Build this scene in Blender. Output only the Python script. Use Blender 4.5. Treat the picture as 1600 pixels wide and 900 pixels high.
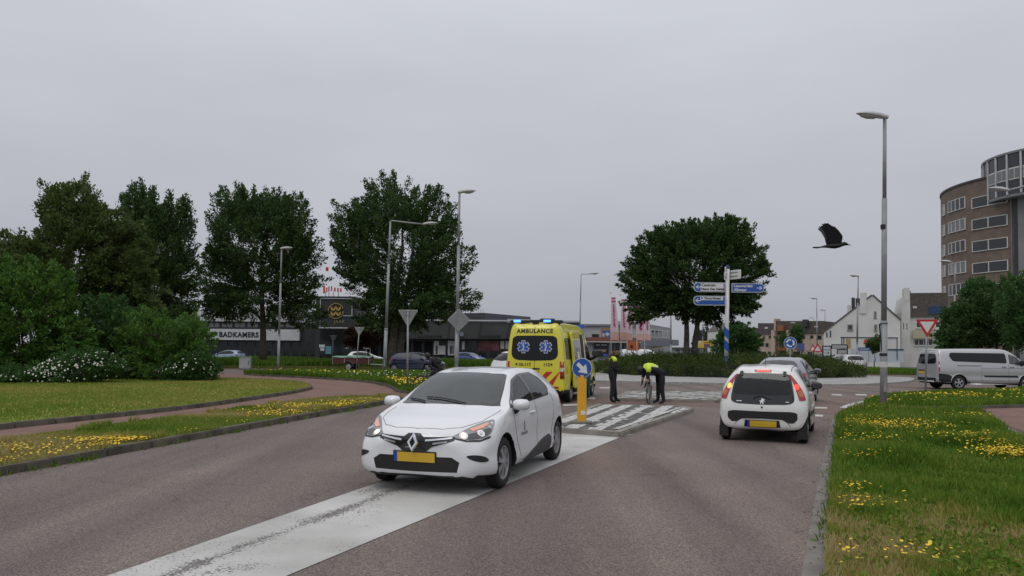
import bpy, bmesh, math, random
import numpy as np
from mathutils import Vector, Matrix
from mathutils.bvhtree import BVHTree
from mathutils.geometry import delaunay_2d_cdt, tessellate_polygon
random.seed(7); rng = np.random.default_rng(7)
for o in list(bpy.data.objects): bpy.data.objects.remove(o)
SC = bpy.context.scene
COL = SC.collection
R = math.radians
# ---------------- camera ----------------
FPX, PITCH, ROLL, SHIFT, CAMH = 1180.0, R(2.0), R(0.5), 56.3, 1.7
cam = bpy.data.cameras.new('camera'); camo = bpy.data.objects.new('camera', cam); COL.objects.link(camo)
cam.sensor_width = 36; cam.lens = FPX/1600*36; cam.shift_y = SHIFT/1600; cam.clip_end = 4000; cam.clip_start = .05
CAM_M = Matrix.Rotation(math.pi/2+PITCH, 3, 'X') @ Matrix.Rotation(ROLL, 3, 'Z')
camo.matrix_world = Matrix.Translation((0, 0, CAMH)) @ CAM_M.to_4x4()
SC.camera = camo
SC.render.resolution_x, SC.render.resolution_y = 1024, 576
# ---------------- sky and sun ----------------
SUN_EL, SUN_AZ = R(58), R(-150)      # behind and left of the camera, behind cloud
w = bpy.data.worlds.new('World'); SC.world = w; w.use_nodes = True
nt = w.node_tree; nt.nodes.clear()
out = nt.nodes.new('ShaderNodeOutputWorld'); bg = nt.nodes.new('ShaderNodeBackground')
sky = nt.nodes.new('ShaderNodeTexSky'); sky.sky_type = 'NISHITA'; sky.sun_disc = False
sky.sun_elevation = SUN_EL; sky.sun_rotation = SUN_AZ; sky.dust_density = 4
geo = nt.nodes.new('ShaderNodeTexCoord'); sep = nt.nodes.new('ShaderNodeSeparateXYZ')
nt.links.new(geo.outputs['Generated'], sep.inputs[0])
cr = nt.nodes.new('ShaderNodeValToRGB')        # overcast deck: brighter towards the zenith
els = cr.color_ramp.elements
els[0].position = 0; els[0].color = (.40,.412,.455,1); els[1].position = 1; els[1].color = (1.05,1.06,1.10,1)
for p, c in ((.10, (.445,.458,.505)), (.24, (.54,.555,.605)), (.42, (.63,.65,.71))):
    e = els.new(p); e.color = (*c, 1)
nt.links.new(sep.outputs['Z'], cr.inputs[0])
mp = nt.nodes.new('ShaderNodeMapping'); mp.inputs['Scale'].default_value = (1.2, 1.2, 4)
nz = nt.nodes.new('ShaderNodeTexNoise'); nz.inputs['Scale'].default_value = 1.6; nz.inputs['Detail'].default_value = 4
nt.links.new(geo.outputs['Generated'], mp.inputs[0]); nt.links.new(mp.outputs[0], nz.inputs[0])
mr = nt.nodes.new('ShaderNodeMapRange'); mr.inputs[1].default_value=.3; mr.inputs[2].default_value=.7; mr.inputs[3].default_value=.93; mr.inputs[4].default_value=1.06
nt.links.new(nz.outputs[0], mr.inputs[0])
mul = nt.nodes.new('ShaderNodeVectorMath'); mul.operation = 'SCALE'
nt.links.new(cr.outputs[0], mul.inputs[0]); nt.links.new(mr.outputs[0], mul.inputs['Scale'])
sk = nt.nodes.new('ShaderNodeVectorMath'); sk.operation = 'SCALE'; sk.inputs['Scale'].default_value = .10
nt.links.new(sky.outputs[0], sk.inputs[0])
mx = nt.nodes.new('ShaderNodeMixRGB'); mx.inputs[0].default_value = .94
nt.links.new(sk.outputs[0], mx.inputs[1]); nt.links.new(mul.outputs[0], mx.inputs[2])
nt.links.new(mx.outputs[0], bg.inputs[0]); bg.inputs[1].default_value = 1.0
nt.links.new(bg.outputs[0], out.inputs[0])
sun = bpy.data.lights.new('sun', 'SUN'); sun.energy = .55; sun.angle = R(28); sun.color = (1, .965, .92)
suno = bpy.data.objects.new('sun', sun); COL.objects.link(suno)
suno.rotation_euler = (math.pi/2-SUN_EL, 0, -SUN_AZ+math.pi)
SC.view_settings.view_transform = 'Standard'; SC.view_settings.look = 'None'
SC.view_settings.exposure = 0.0; SC.view_settings.gamma = 1; SC.view_settings.use_curve_mapping = False

# ---------------- helpers ----------------
def ray(x, y):
    return CAM_M @ Vector(((x-800)/FPX, (450-y+SHIFT)/FPX, -1))
def G(x, y, z=0.0):
    d = ray(x, y); k = (z-CAMH)/d.z; return (d.x*k, d.y*k)
def D(x, y, Y):
    d = ray(x, y); k = Y/d.y; return Vector((d.x*k, Y, CAMH+d.z*k))
def lin(c): return tuple(((v/255)/12.92 if v/255 <= .04045 else ((v/255+.055)/1.055)**2.4) for v in c)

MATS = {}
def M(name, col=(.5,.5,.5), rough=.6, metal=0, spec=.5, coat=0, var=None, bump=None, emit=None, world=False, attr=None, alt=None, trans=0):
    if name in MATS: return MATS[name]
    m = bpy.data.materials.new(name); m.use_nodes = True; MATS[name] = m
    n = m.node_tree; b = n.nodes['Principled BSDF']
    b.inputs['Base Color'].default_value = (*col, 1); b.inputs['Roughness'].default_value = rough
    b.inputs['Metallic'].default_value = metal; b.inputs['Specular IOR Level'].default_value = spec
    b.inputs['Coat Weight'].default_value = coat; b.inputs['Coat Roughness'].default_value = .04
    if emit: b.inputs['Emission Color'].default_value = (*emit[0], 1); b.inputs['Emission Strength'].default_value = emit[1]
    def coord():
        if world: return n.nodes.new('ShaderNodeNewGeometry').outputs['Position']
        return n.nodes.new('ShaderNodeTexCoord').outputs['Object']
    if attr:     # per-piece random value stored on the mesh picks between colours
        a = n.nodes.new('ShaderNodeAttribute'); a.attribute_name = attr
        r = n.nodes.new('ShaderNodeValToRGB'); cols = [col]+list(alt)
        r.color_ramp.elements[0].color = (*cols[0],1); r.color_ramp.elements[1].color = (*cols[-1],1)
        for i in range(1, len(cols)-1):
            e = r.color_ramp.elements.new(i/(len(cols)-1)); e.color = (*cols[i],1)
        n.links.new(a.outputs['Fac'], r.inputs[0]); n.links.new(r.outputs[0], b.inputs['Base Color'])
    if var:
        tx = n.nodes.new('ShaderNodeTexNoise'); tx.inputs['Scale'].default_value = var[0]; tx.inputs['Detail'].default_value = 6
        n.links.new(coord(), tx.inputs[0])
        r = n.nodes.new('ShaderNodeValToRGB'); c2 = alt[0] if (alt and not attr) else tuple(min(1, v*(1+var[1])) for v in col)
        c1 = col if (alt and not attr) else tuple(v*(1-var[1]) for v in col)
        r.color_ramp.elements[0].position = .32; r.color_ramp.elements[1].position = .68
        r.color_ramp.elements[0].color = (*c1,1); r.color_ramp.elements[1].color = (*c2,1)
        n.links.new(tx.outputs[0], r.inputs[0]); n.links.new(r.outputs[0], b.inputs['Base Color'])
    if bump:
        tx = n.nodes.new('ShaderNodeTexNoise'); tx.inputs['Scale'].default_value = bump[0]; tx.inputs['Detail'].default_value = 4
        n.links.new(coord(), tx.inputs[0])
        bp = n.nodes.new('ShaderNodeBump'); bp.inputs['Strength'].default_value = bump[1]; bp.inputs['Distance'].default_value = .02
        n.links.new(tx.outputs[0], bp.inputs['Height']); n.links.new(bp.outputs[0], b.inputs['Normal'])
    if trans:    # leaves let some light through
        t = n.nodes.new('ShaderNodeBsdfTranslucent'); mixs = n.nodes.new('ShaderNodeMixShader'); mixs.inputs[0].default_value = trans
        src = b.inputs['Base Color'].links[0].from_socket if b.inputs['Base Color'].links else None
        if src: n.links.new(src, t.inputs[0])
        else: t.inputs[0].default_value = (*col,1)
        o = n.nodes['Material Output']; n.links.new(b.outputs[0], mixs.inputs[1]); n.links.new(t.outputs[0], mixs.inputs[2]); n.links.new(mixs.outputs[0], o.inputs[0])
    return m

def link(o, parent=None):
    COL.objects.link(o)
    if parent: o.parent = parent
    return o
def mobj(name, me, mat=None, parent=None, smooth=False):
    o = bpy.data.objects.new(name, me); link(o, parent)
    if mat is not None:
        me.materials.clear()
        for m in (mat if isinstance(mat, (list, tuple)) else [mat]): me.materials.append(m)
    if smooth and len(me.polygons): me.polygons.foreach_set('use_smooth', [True]*len(me.polygons))
    return o
def pyd(name, v, f, mat, parent=None, smooth=False):
    me = bpy.data.meshes.new(name); me.from_pydata([tuple(p) for p in v], [], [tuple(p) for p in f]); me.update()
    return mobj(name, me, mat, parent, smooth)
def npmesh(name, V, Fc, mat, parent=None, attrs=None, smooth=False):
    V = np.asarray(V, dtype=np.float32); Fc = np.asarray(Fc, dtype=np.int32); k = Fc.shape[1]
    me = bpy.data.meshes.new(name); me.vertices.add(len(V)); me.vertices.foreach_set('co', V.ravel())
    me.loops.add(Fc.size); me.loops.foreach_set('vertex_index', Fc.ravel())
    me.polygons.add(len(Fc)); me.polygons.foreach_set('loop_start', np.arange(0, Fc.size, k, dtype=np.int32))
    me.update(calc_edges=True)
    for an, av in (attrs or {}).items():
        at = me.attributes.new(an, 'FLOAT', 'POINT'); at.data.foreach_set('value', np.asarray(av, dtype=np.float32))
    return mobj(name, me, mat, parent, smooth)
def tag(o, label, cat, group=None, kind=None):
    o['label'] = label
    if cat: o['category'] = cat
    if group: o['group'] = group
    if kind: o['kind'] = kind
    return o
def struct(o, label=None, cat=None):
    o['kind'] = 'structure'
    if label: o['label'] = label; o['category'] = cat or o.name.split('.')[0].replace('_', ' ')
    return o
def empty(name, loc=(0,0,0), rz=0, parent=None):
    o = bpy.data.objects.new(name, None); link(o, parent); o.location = loc; o.rotation_euler = (0,0,rz); o.empty_display_size = .3
    return o
def copy_tree(o, parent=None):
    c = o.copy(); COL.objects.link(c); c.parent = parent
    if parent: c.matrix_parent_inverse = o.matrix_parent_inverse.copy()
    for ch in o.children: copy_tree(ch, c)
    return c
class MB:
    """collects shapes into one mesh"""
    def __init__(s): s.v = []; s.f = []; s.m = []
    def add(s, v, f, mi=0):
        b = len(s.v); s.v += [tuple(p) for p in v]; s.f += [tuple(i+b for i in q) for q in f]; s.m += [mi]*len(f); return s
    def box(s, c, d, rz=0, mi=0, rot=None):
        x, y, z = d[0]/2, d[1]/2, d[2]/2
        q = [Vector(p) for p in ((-x,-y,-z),(x,-y,-z),(x,y,-z),(-x,y,-z),(-x,-y,z),(x,-y,z),(x,y,z),(-x,y,z))]
        mt = rot if rot is not None else Matrix.Rotation(rz, 3, 'Z')
        return s.add([mt @ p + Vector(c) for p in q], [(0,3,2,1),(4,5,6,7),(0,1,5,4),(1,2,6,5),(2,3,7,6),(3,0,4,7)], mi)
    def tube(s, pts, rad, n=8, mi=0, cap=True):
        pts = [Vector(p) for p in pts]; rad = rad if isinstance(rad, (list, tuple)) else [rad]*len(pts)
        v = []; f = []; up = None
        for i, p in enumerate(pts):
            t = (pts[min(i+1, len(pts)-1)]-pts[max(i-1, 0)]).normalized()
            if up is None: up = Vector((0,0,1)) if abs(t.z) < .9 else Vector((1,0,0))
            a = t.cross(up).normalized(); b = a.cross(t).normalized(); up = b
            v += [p+(a*math.cos(2*math.pi*k/n)+b*math.sin(2*math.pi*k/n))*rad[i] for k in range(n)]
        for i in range(len(pts)-1):
            for k in range(n): f.append((i*n+k, i*n+(k+1)%n, (i+1)*n+(k+1)%n, (i+1)*n+k))
        if cap: f.append(tuple(range(n-1, -1, -1))); f.append(tuple((len(pts)-1)*n+k for k in range(n)))
        return s.add(v, f, mi)
    def lathe(s, prof, n=16, mi=0, mt=None):     # profile (r, z) about local z
        v = []; f = []
        for r, z in prof: v += [Vector((r*math.cos(2*math.pi*k/n), r*math.sin(2*math.pi*k/n), z)) for k in range(n)]
        for i in range(len(prof)-1):
            for k in range(n): f.append((i*n+k, i*n+(k+1)%n, (i+1)*n+(k+1)%n, (i+1)*n+k))
        if mt is not None: v = [mt @ p for p in v]
        return s.add(v, f, mi)
    def prism(s, poly, z0, z1, mi=0, mt=None):   # 2D polygon extruded along local z
        n = len(poly)
        v = [Vector((p[0], p[1], z0)) for p in poly]+[Vector((p[0], p[1], z1)) for p in poly]
        f = [tuple(range(n-1, -1, -1)), tuple(range(n, 2*n))]+[(i, (i+1)%n, n+(i+1)%n, n+i) for i in range(n)]
        if mt is not None: v = [mt @ p for p in v]
        return s.add(v, f, mi)
    def obj(s, name, mat, parent=None, smooth=False, loc=None):
        me = bpy.data.meshes.new(name); me.from_pydata(s.v, [], s.f); me.update()
        o = mobj(name, me, mat, parent, smooth)
        if isinstance(mat, (list, tuple)): me.polygons.foreach_set('material_index', s.m)
        if loc: o.location = loc
        return o
def auto_smooth(o, ang=35):
    me = o.data; bm = bmesh.new(); bm.from_mesh(me)
    for fc in bm.faces: fc.smooth = True
    for e in bm.edges: e.smooth = len(e.link_faces) == 2 and e.calc_face_angle(9) < R(ang)
    bm.to_mesh(me); bm.free(); return o
def bevel(o, w=.01, seg=2):
    me = o.data; bm = bmesh.new(); bm.from_mesh(me)
    bmesh.ops.bevel(bm, geom=bm.edges[:], offset=w, segments=seg, affect='EDGES', clamp_overlap=True)
    bm.to_mesh(me); bm.free(); return o
def cr_curve(pts, n=6, closed=False):
    P = [Vector(p) for p in pts]; N = len(P); outp = []
    rngN = N if closed else N-1
    for i in range(rngN):
        p0 = P[(i-1)%N] if closed or i > 0 else P[0]*2-P[1]
        p1, p2 = P[i], P[(i+1)%N]
        p3 = P[(i+2)%N] if closed or i+2 < N else P[-1]*2-P[-2]
        for k in range(n):
            t = k/n
            outp.append(.5*((2*p1)+(p2-p0)*t+(2*p0-5*p1+4*p2-p3)*t*t+(3*p1-p0-3*p2+p3)*t**3))
    if not closed: outp.append(P[-1].copy())
    return outp
def rpoly(pts, r=.03, n=4):
    """round the corners of a 2D polygon; r may be per corner"""
    N = len(pts); o = []
    for i in range(N):
        p, a, b = Vector(pts[i][:2]), Vector(pts[i-1][:2]), Vector(pts[(i+1)%N][:2])
        rr = pts[i][2] if len(pts[i]) > 2 else r
        rr = min(rr, (a-p).length*.48, (b-p).length*.48)
        if rr < 1e-4: o.append(p); continue
        s, e = p+(a-p).normalized()*rr, p+(b-p).normalized()*rr
        for k in range(n+1):
            t = k/n; o.append(s*(1-t)**2+p*2*t*(1-t)+e*t*t)
    return o
def inpoly(P, poly):
    P = np.asarray(P); x, y = P[:,0], P[:,1]; c = np.zeros(len(P), bool); n = len(poly)
    for i in range(n):
        x1, y1 = poly[i][0], poly[i][1]; x2, y2 = poly[i-1][0], poly[i-1][1]
        if y1 == y2: continue
        c ^= ((y1 > y) != (y2 > y)) & (x < (x2-x1)*(y-y1)/(y2-y1)+x1)
    return c
def text_mesh(s, size=1.0, extrude=0.0, align='CENTER', bold=0.0, spacing=1.0):
    cu = bpy.data.curves.new('txt', 'FONT'); cu.body = s; cu.size = size; cu.extrude = extrude; cu.align_x = align; cu.align_y = 'CENTER'
    cu.offset = bold; cu.space_character = spacing; cu.resolution_u = 3
    o = bpy.data.objects.new('txt', cu); COL.objects.link(o)
    dg = bpy.context.evaluated_depsgraph_get(); dg.update()
    me = bpy.data.meshes.new_from_object(o.evaluated_get(dg)); bpy.data.objects.remove(o); bpy.data.curves.remove(cu)
    return me
def text_obj(name, s, size, mat, mtx, parent=None, extrude=.004, bold=0.0, align='CENTER', sx=1.0, spacing=1.0):
    """text lying in local xy, moved by the 4x4 matrix mtx (in the parent's space)"""
    me = text_mesh(s, size, extrude, align, bold, spacing); me.transform(Matrix.Diagonal((sx,1,1,1))); me.transform(mtx)
    return mobj(name, me, mat, parent)
def frame(o, xa, ya):
    """4x4 with local x along xa, local y along ya, at o"""
    xa = Vector(xa).normalized(); ya = Vector(ya); ya = (ya-xa*ya.dot(xa)).normalized(); za = xa.cross(ya)
    m = Matrix((xa, ya, za)).transposed().to_4x4(); m.translation = Vector(o); return m
# ================= GROUND, ROADS, KERBS =================
def sheet(name, poly, z, mat, label=None, cat=None, parent=None, kind='structure'):
    v = [(p[0], p[1], z) for p in poly]
    tri = tessellate_polygon([[Vector(p) for p in v]])
    f = []
    for t in tri:
        a, b, c = (Vector(v[i]) for i in t)
        f.append(t if (b-a).cross(c-a).z > 0 else t[::-1])
    o = pyd(name, v, f, mat, parent)
    if kind == 'structure' and not parent: struct(o, label, cat)
    return o
def raised(name, poly, z0, z1, mat, label, cat=None):
    v = [(p[0], p[1], z1) for p in poly]; n = len(v)
    tri = tessellate_polygon([[Vector(p) for p in v]]); f = []
    for t in tri:
        a, b, c = (Vector(v[i]) for i in t); f.append(tuple(t) if (b-a).cross(c-a).z > 0 else tuple(t[::-1]))
    area = sum(v[i-1][0]*v[i][1]-v[i][0]*v[i-1][1] for i in range(n))
    v += [(p[0], p[1], z0) for p in poly]
    for i in range(n):
        j = (i+1) % n; f.append((j, i, n+i, n+j) if area > 0 else (i, j, n+j, n+i))
    return struct(pyd(name, v, f, mat), label, cat)
def smooth2(pts, n=5, closed=False): return [(p.x, p.y) for p in cr_curve([(a[0], a[1], 0) for a in pts], n, closed)]
def strip_poly(pts, wdt):
    """2D polyline -> polygon of the given width"""
    P = [Vector(p[:2]) for p in pts]; L = []; Rr = []
    for i, p in enumerate(P):
        t = (P[min(i+1, len(P)-1)]-P[max(i-1, 0)]).normalized(); nrm = Vector((-t.y, t.x))*wdt/2
        L.append(p+nrm); Rr.append(p-nrm)
    return [tuple(q) for q in L]+[tuple(q) for q in Rr[::-1]]

def asphalt_mat():
    m = bpy.data.materials.new('asphalt'); m.use_nodes = True; n = m.node_tree; b = n.nodes['Principled BSDF']; L = n.links.new
    pos = n.nodes.new('ShaderNodeNewGeometry').outputs['Position']
    def noise(scale, detail=4, rot=None, sc=None):
        t = n.nodes.new('ShaderNodeTexNoise'); t.inputs['Scale'].default_value = scale; t.inputs['Detail'].default_value = detail
        if sc:
            mpn = n.nodes.new('ShaderNodeMapping'); mpn.inputs['Rotation'].default_value = (0,0,rot); mpn.inputs['Scale'].default_value = sc
            L(pos, mpn.inputs[0]); L(mpn.outputs[0], t.inputs[0])
        else: L(pos, t.inputs[0])
        return t.outputs[0]
    def ramp(src, p0, c0, p1, c1):
        r = n.nodes.new('ShaderNodeValToRGB'); r.color_ramp.elements[0].position = p0; r.color_ramp.elements[1].position = p1
        r.color_ramp.elements[0].color = (*c0,1); r.color_ramp.elements[1].color = (*c1,1); L(src, r.inputs[0]); return r.outputs[0]
    def mixc(a, c, fac, mode='MULTIPLY'):
        q = n.nodes.new('ShaderNodeMixRGB'); q.blend_type = mode
        if isinstance(fac, float): q.inputs[0].default_value = fac
        else: L(fac, q.inputs[0])
        L(a, q.inputs[1]); L(c, q.inputs[2]); return q.outputs[0]
    base = ramp(noise(.35, 5), .3, (.134,.114,.104), .7, (.172,.147,.134))
    streak = ramp(noise(1.0, 4, R(-20), (1.1,.06,1)), .36, (.70,.70,.72), .64, (1.12,1.09,1.07))   # wheel tracks along the road
    c = mixc(base, streak, .8)
    vor = n.nodes.new('ShaderNodeTexVoronoi'); vor.inputs['Scale'].default_value = 95; L(pos, vor.inputs[0])
    grain = ramp(vor.outputs['Color'], .1, (.45,.45,.46), .9, (1.75,1.68,1.64))
    c = mixc(c, grain, .9)
    g2 = ramp(noise(38, 3), .35, (.82,.82,.82), .65, (1.2,1.19,1.18)); c = mixc(c, g2, .8)
    pat = ramp(noise(.12, 3), .5, (1,1,1), .62, (1.12,1.0,.96)); c = mixc(c, pat, .8)
    cv = n.nodes.new('ShaderNodeTexVoronoi'); cv.feature = 'DISTANCE_TO_EDGE'; cv.inputs['Scale'].default_value = .16
    nzz = n.nodes.new('ShaderNodeTexNoise'); nzz.inputs['Scale'].default_value = 1.5; nzz.inputs['Detail'].default_value = 5; L(pos, nzz.inputs[0])
    wv = n.nodes.new('ShaderNodeVectorMath'); wv.operation = 'ADD'; L(pos, wv.inputs[0]); L(nzz.outputs['Color'], wv.inputs[1]); L(wv.outputs[0], cv.inputs[0])
    crack = ramp(cv.outputs['Distance'], .0005, (.55,.55,.55), .0022, (1,1,1)); c = mixc(c, crack, .6)
    L(c, b.inputs['Base Color']); b.inputs['Roughness'].default_value = .85; b.inputs['Specular IOR Level'].default_value = .3
    bp = n.nodes.new('ShaderNodeBump'); bp.inputs['Strength'].default_value = .5; bp.inputs['Distance'].default_value = .006
    L(vor.outputs['Distance'], bp.inputs['Height']); L(bp.outputs[0], b.inputs['Normal'])
    return m
def brick_mat(name, c1, c2, mortar, scale, rot=0.0):
    m = bpy.data.materials.new(name); m.use_nodes = True; n = m.node_tree; b = n.nodes['Principled BSDF']; L = n.links.new
    pos = n.nodes.new('ShaderNodeNewGeometry').outputs['Position']
    mp_ = n.nodes.new('ShaderNodeMapping'); mp_.inputs['Rotation'].default_value = (0,0,rot); L(pos, mp_.inputs[0])
    t = n.nodes.new('ShaderNodeTexBrick'); t.inputs['Scale'].default_value = scale; t.inputs['Mortar Size'].default_value = .012
    t.inputs['Color1'].default_value = (*c1,1); t.inputs['Color2'].default_value = (*c2,1); t.inputs['Mortar'].default_value = (*mortar,1)
    L(mp_.outputs[0], t.inputs[0])
    nz_ = n.nodes.new('ShaderNodeTexNoise'); nz_.inputs['Scale'].default_value = .9; nz_.inputs['Detail'].default_value = 6; L(pos, nz_.inputs[0])
    r = n.nodes.new('ShaderNodeValToRGB'); r.color_ramp.elements[0].position=.3; r.color_ramp.elements[1].position=.7
    r.color_ramp.elements[0].color=(.72,.72,.72,1); r.color_ramp.elements[1].color=(1.15,1.13,1.1,1); L(nz_.outputs[0], r.inputs[0])
    q = n.nodes.new('ShaderNodeMixRGB'); q.blend_type='MULTIPLY'; q.inputs[0].default_value=.9; L(t.outputs[0], q.inputs[1]); L(r.outputs[0], q.inputs[2])
    L(q.outputs[0], b.inputs['Base Color']); b.inputs['Roughness'].default_value=.9
    return m
def paint_mat(name, wear=.5, streak=None):
    """white road paint worn through to the asphalt; streak = (x0,y0,x1,y1) line of heavy wear"""
    m = bpy.data.materials.new(name); m.use_nodes = True; n = m.node_tree; b = n.nodes['Principled BSDF']; L = n.links.new
    pos = n.nodes.new('ShaderNodeNewGeometry').outputs['Position']
    def noise(s, d=6):
        t = n.nodes.new('ShaderNodeTexNoise'); t.inputs['Scale'].default_value = s; t.inputs['Detail'].default_value = d; L(pos, t.inputs[0]); return t.outputs[0]
    def math_(op, a, c):
        q = n.nodes.new('ShaderNodeMath'); q.operation = op
        for i, v in enumerate((a, c)):
            if isinstance(v, (int, float)): q.inputs[i].default_value = v
            else: L(v, q.inputs[i])
        return q.outputs[0]
    fine, coarse = noise(45, 3), noise(1.6, 5)
    k = math_('ADD', math_('MULTIPLY', fine, .55), math_('MULTIPLY', coarse, .45))      # about .5
    if streak:
        x0, y0, x1, y1 = streak; d = Vector((x1-x0, y1-y0)).normalized()
        sp = n.nodes.new('ShaderNodeSeparateXYZ'); L(pos, sp.inputs[0])
        dist = math_('ADD', math_('MULTIPLY', math_('SUBTRACT', sp.outputs[0], x0), -d.y), math_('MULTIPLY', math_('SUBTRACT', sp.outputs[1], y0), d.x))
        dist = math_('ADD', dist, math_('MULTIPLY', math_('SUBTRACT', noise(.8, 3), .5), .22))
        g = math_('SUBTRACT', 1.0, math_('MULTIPLY', math_('ABSOLUTE', dist, 0), 6.5)); g = math_('MAXIMUM', g, 0)
        fade = math_('MULTIPLY', noise(.5, 2), .30); k = math_('SUBTRACT', k, math_('MULTIPLY', g, fade))
    r = n.nodes.new('ShaderNodeValToRGB'); r.color_ramp.elements[0].position = .30+wear*.14; r.color_ramp.elements[1].position = .36+wear*.14
    r.color_ramp.elements[0].color = (.15,.135,.13,1); r.color_ramp.elements[1].color = (.53,.525,.505,1); L(k, r.inputs[0])
    dirt = n.nodes.new('ShaderNodeValToRGB'); dirt.color_ramp.elements[0].color = (.62,.61,.59,1); dirt.color_ramp.elements[1].color = (1.08,1.08,1.08,1)
    dirt.color_ramp.elements[0].position = .3; dirt.color_ramp.elements[1].position = .65; L(noise(.7, 6), dirt.inputs[0])
    q = n.nodes.new('ShaderNodeMixRGB'); q.blend_type = 'MULTIPLY'; q.inputs[0].default_value = .9; L(r.outputs[0], q.inputs[1]); L(dirt.outputs[0], q.inputs[2])
    L(q.outputs[0], b.inputs['Base Color']); b.inputs['Roughness'].default_value = .75
    return m
asphalt = asphalt_mat()
soil = M('grassy soil', (.065,.090,.018), .95, var=(.8,.3), alt=[(.15,.13,.048)], world=True, bump=(30,.6), spec=.1)
lawn_soil = M('lawn', (.15,.20,.04), .95, var=(.5,.25), alt=[(.27,.255,.075)], world=True, bump=(40,.6), spec=.1)
farground = M('far ground', (.10,.105,.06), .95, var=(.05,.3), alt=[(.16,.15,.12)], world=True, spec=.1)
redbrick = brick_mat('red clinker path', (.215,.118,.092), (.175,.098,.08), (.13,.09,.075), 4.5, R(20))
redasph = M('red asphalt', (.165,.112,.098), .9, var=(14,.25), alt=[(.205,.142,.125)], world=True, spec=.2, bump=(60,.4))
concrete = M('kerb concrete', (.16,.145,.125), .9, var=(3,.4), alt=[(.27,.25,.22)], world=True, bump=(50,.4), spec=.2)
dkerb = M('dark kerb concrete', (.075,.066,.055), .9, var=(2.2,.4), alt=[(.16,.145,.12)], world=True, bump=(50,.5), spec=.2)
apronm = brick_mat('apron setts', (.40,.395,.39), (.33,.325,.32), (.22,.21,.20), 3.0)

struct(pyd('ground', [(-1600,-300,-.06),(1600,-300,-.06),(1600,2500,-.06),(-1600,2500,-.06)], [(0,1,2,3)], farground), 'flat ground reaching to the horizon', 'ground')
sheet('road', [(-70,-25),(75,-25),(75,74),(-70,74)], 0.0, asphalt, 'grey brown asphalt road running up to the roundabout', 'road')

left_kerb = smooth2([(-11.3,-10),(-9.0,0),(-6.74,10.03),(-6.37,11.66),(-5.47,16.26),(-4.55,20.6),(-3.75,24.3),(-3.55,25.0)], 4)
vl_in = smooth2([(-3.7,25.4),(-5.0,26.0),(-6.2,24.8),(-6.95,22.3),(-7.6,18.0),(-8.4,14.8),(-9.0,12.6),(-11.8,0),(-14,-10)], 4)
verge_left = left_kerb+vl_in
lawn_edge = smooth2([(-16,-12),(-13.4,0),(-11.3,10.5),(-10.33,15.34),(-8.95,20.5),(-8.42,24.86),(-8.2,29.5),(-8.6,32.5),(-10.2,36.2),(-12.2,38.6),(-15.6,40.0),(-22,41.5),(-45,44)], 5)
lawn_poly = lawn_edge+[(-70,44),(-70,-12)]
strip_edge = smooth2([(-2.55,28.4),(-4.2,29.3),(-5.0,32.2),(-5.9,35.2),(-7.9,39.2),(-11.5,42.9),(-15.2,45.9),(-17.2,48.6),(-16.6,51.0),(-13.5,52.2),(-8,51.5),(-3,48),(0.2,42),(0.6,36),(-.6,31),(-1.6,28.8)], 5, True)
v1_road = smooth2([(-3.4,-8),(.05,0),(2.51,5.83),(4.01,9.27),(6.4,14.7),(8.85,20.2)], 4)
verge_right = v1_road+smooth2([(9.3,21.1),(10.3,21.6),(11.35,21.7),(12.2,21.2),(12.45,20.0),(11.2,17.4),(9.4,13.86),(5.4,6),(-1.5,-8)], 4)
verge_far = smooth2([(11.25,23.7),(11.5,24.7),(13.4,27.6),(16.1,30.6),(20.2,33.6),(26,34.6),(40,35.5),(40,31.2),(28,28.4),(20,25.9),(16.7,24.6),(12.9,23.25),(11.7,23.25)], 4, True)
# red cycle path on both sides and its crossing
sheet('cycle_path', [(-45,-12),(-11.5,-12),(-7,11.5),(-4.2,24),(-3.3,25.2),(-2.4,28.3),(-4.6,31),(-7.6,39.6),(-15,46.5),(-20,50),(-45,52)], .012, redbrick, 'red clinker cycle path beside the lawn', 'path')
sheet('cycle_path', [(2.5,-12),(6.5,4),(9.2,12),(11.4,17),(12.6,20),(12.1,21.4),(10.2,21.9),(11.2,23.3),(16.7,24.3),(28,28.2),(45,33),(45,25),(22,20),(14,10),(8,-12)], .012, redbrick, 'red clinker cycle path curving off beside the yield sign', 'path')
sheet('crossing_surface', [(-3.3,25.2),(1.2,24.8),(5.0,24.4),(8.6,21.6),(9.4,20.9),(10.2,22),(11.1,23.3),(9.0,24.6),(6.5,26.7),(3.6,27.2),(-2.4,28.3)], .004, redasph, 'reddish asphalt band of the cycle crossing between the two islands', 'road')
raised('verge', verge_left, -.02, .10, soil, 'flowering grass verge between the red cycle path and the road', 'verge')
raised('lawn', lawn_poly, -.02, .11, lawn_soil, 'mown lawn in front of the white flowering shrubs', 'lawn')
raised('verge', strip_edge, -.02, .11, soil, 'long green verge with yellow flowers around the lamp posts', 'verge')
raised('verge', verge_right, -.02, .07, soil, 'wild grass verge with the tall lamp post at its tip', 'verge')
raised('verge', verge_far, -.02, .09, soil, 'grass verge with the red and white yield sign', 'verge')
sheet('gutter', strip_poly([(x-.13, y+.05) for x, y in v1_road], .24), .005, M('gutter concrete', (.13,.118,.106), .9, var=(3.5,.3), alt=[(.22,.205,.185)], world=True, bump=(40,.4)), 'pale concrete gutter along the wild grass verge', 'gutter')

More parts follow.
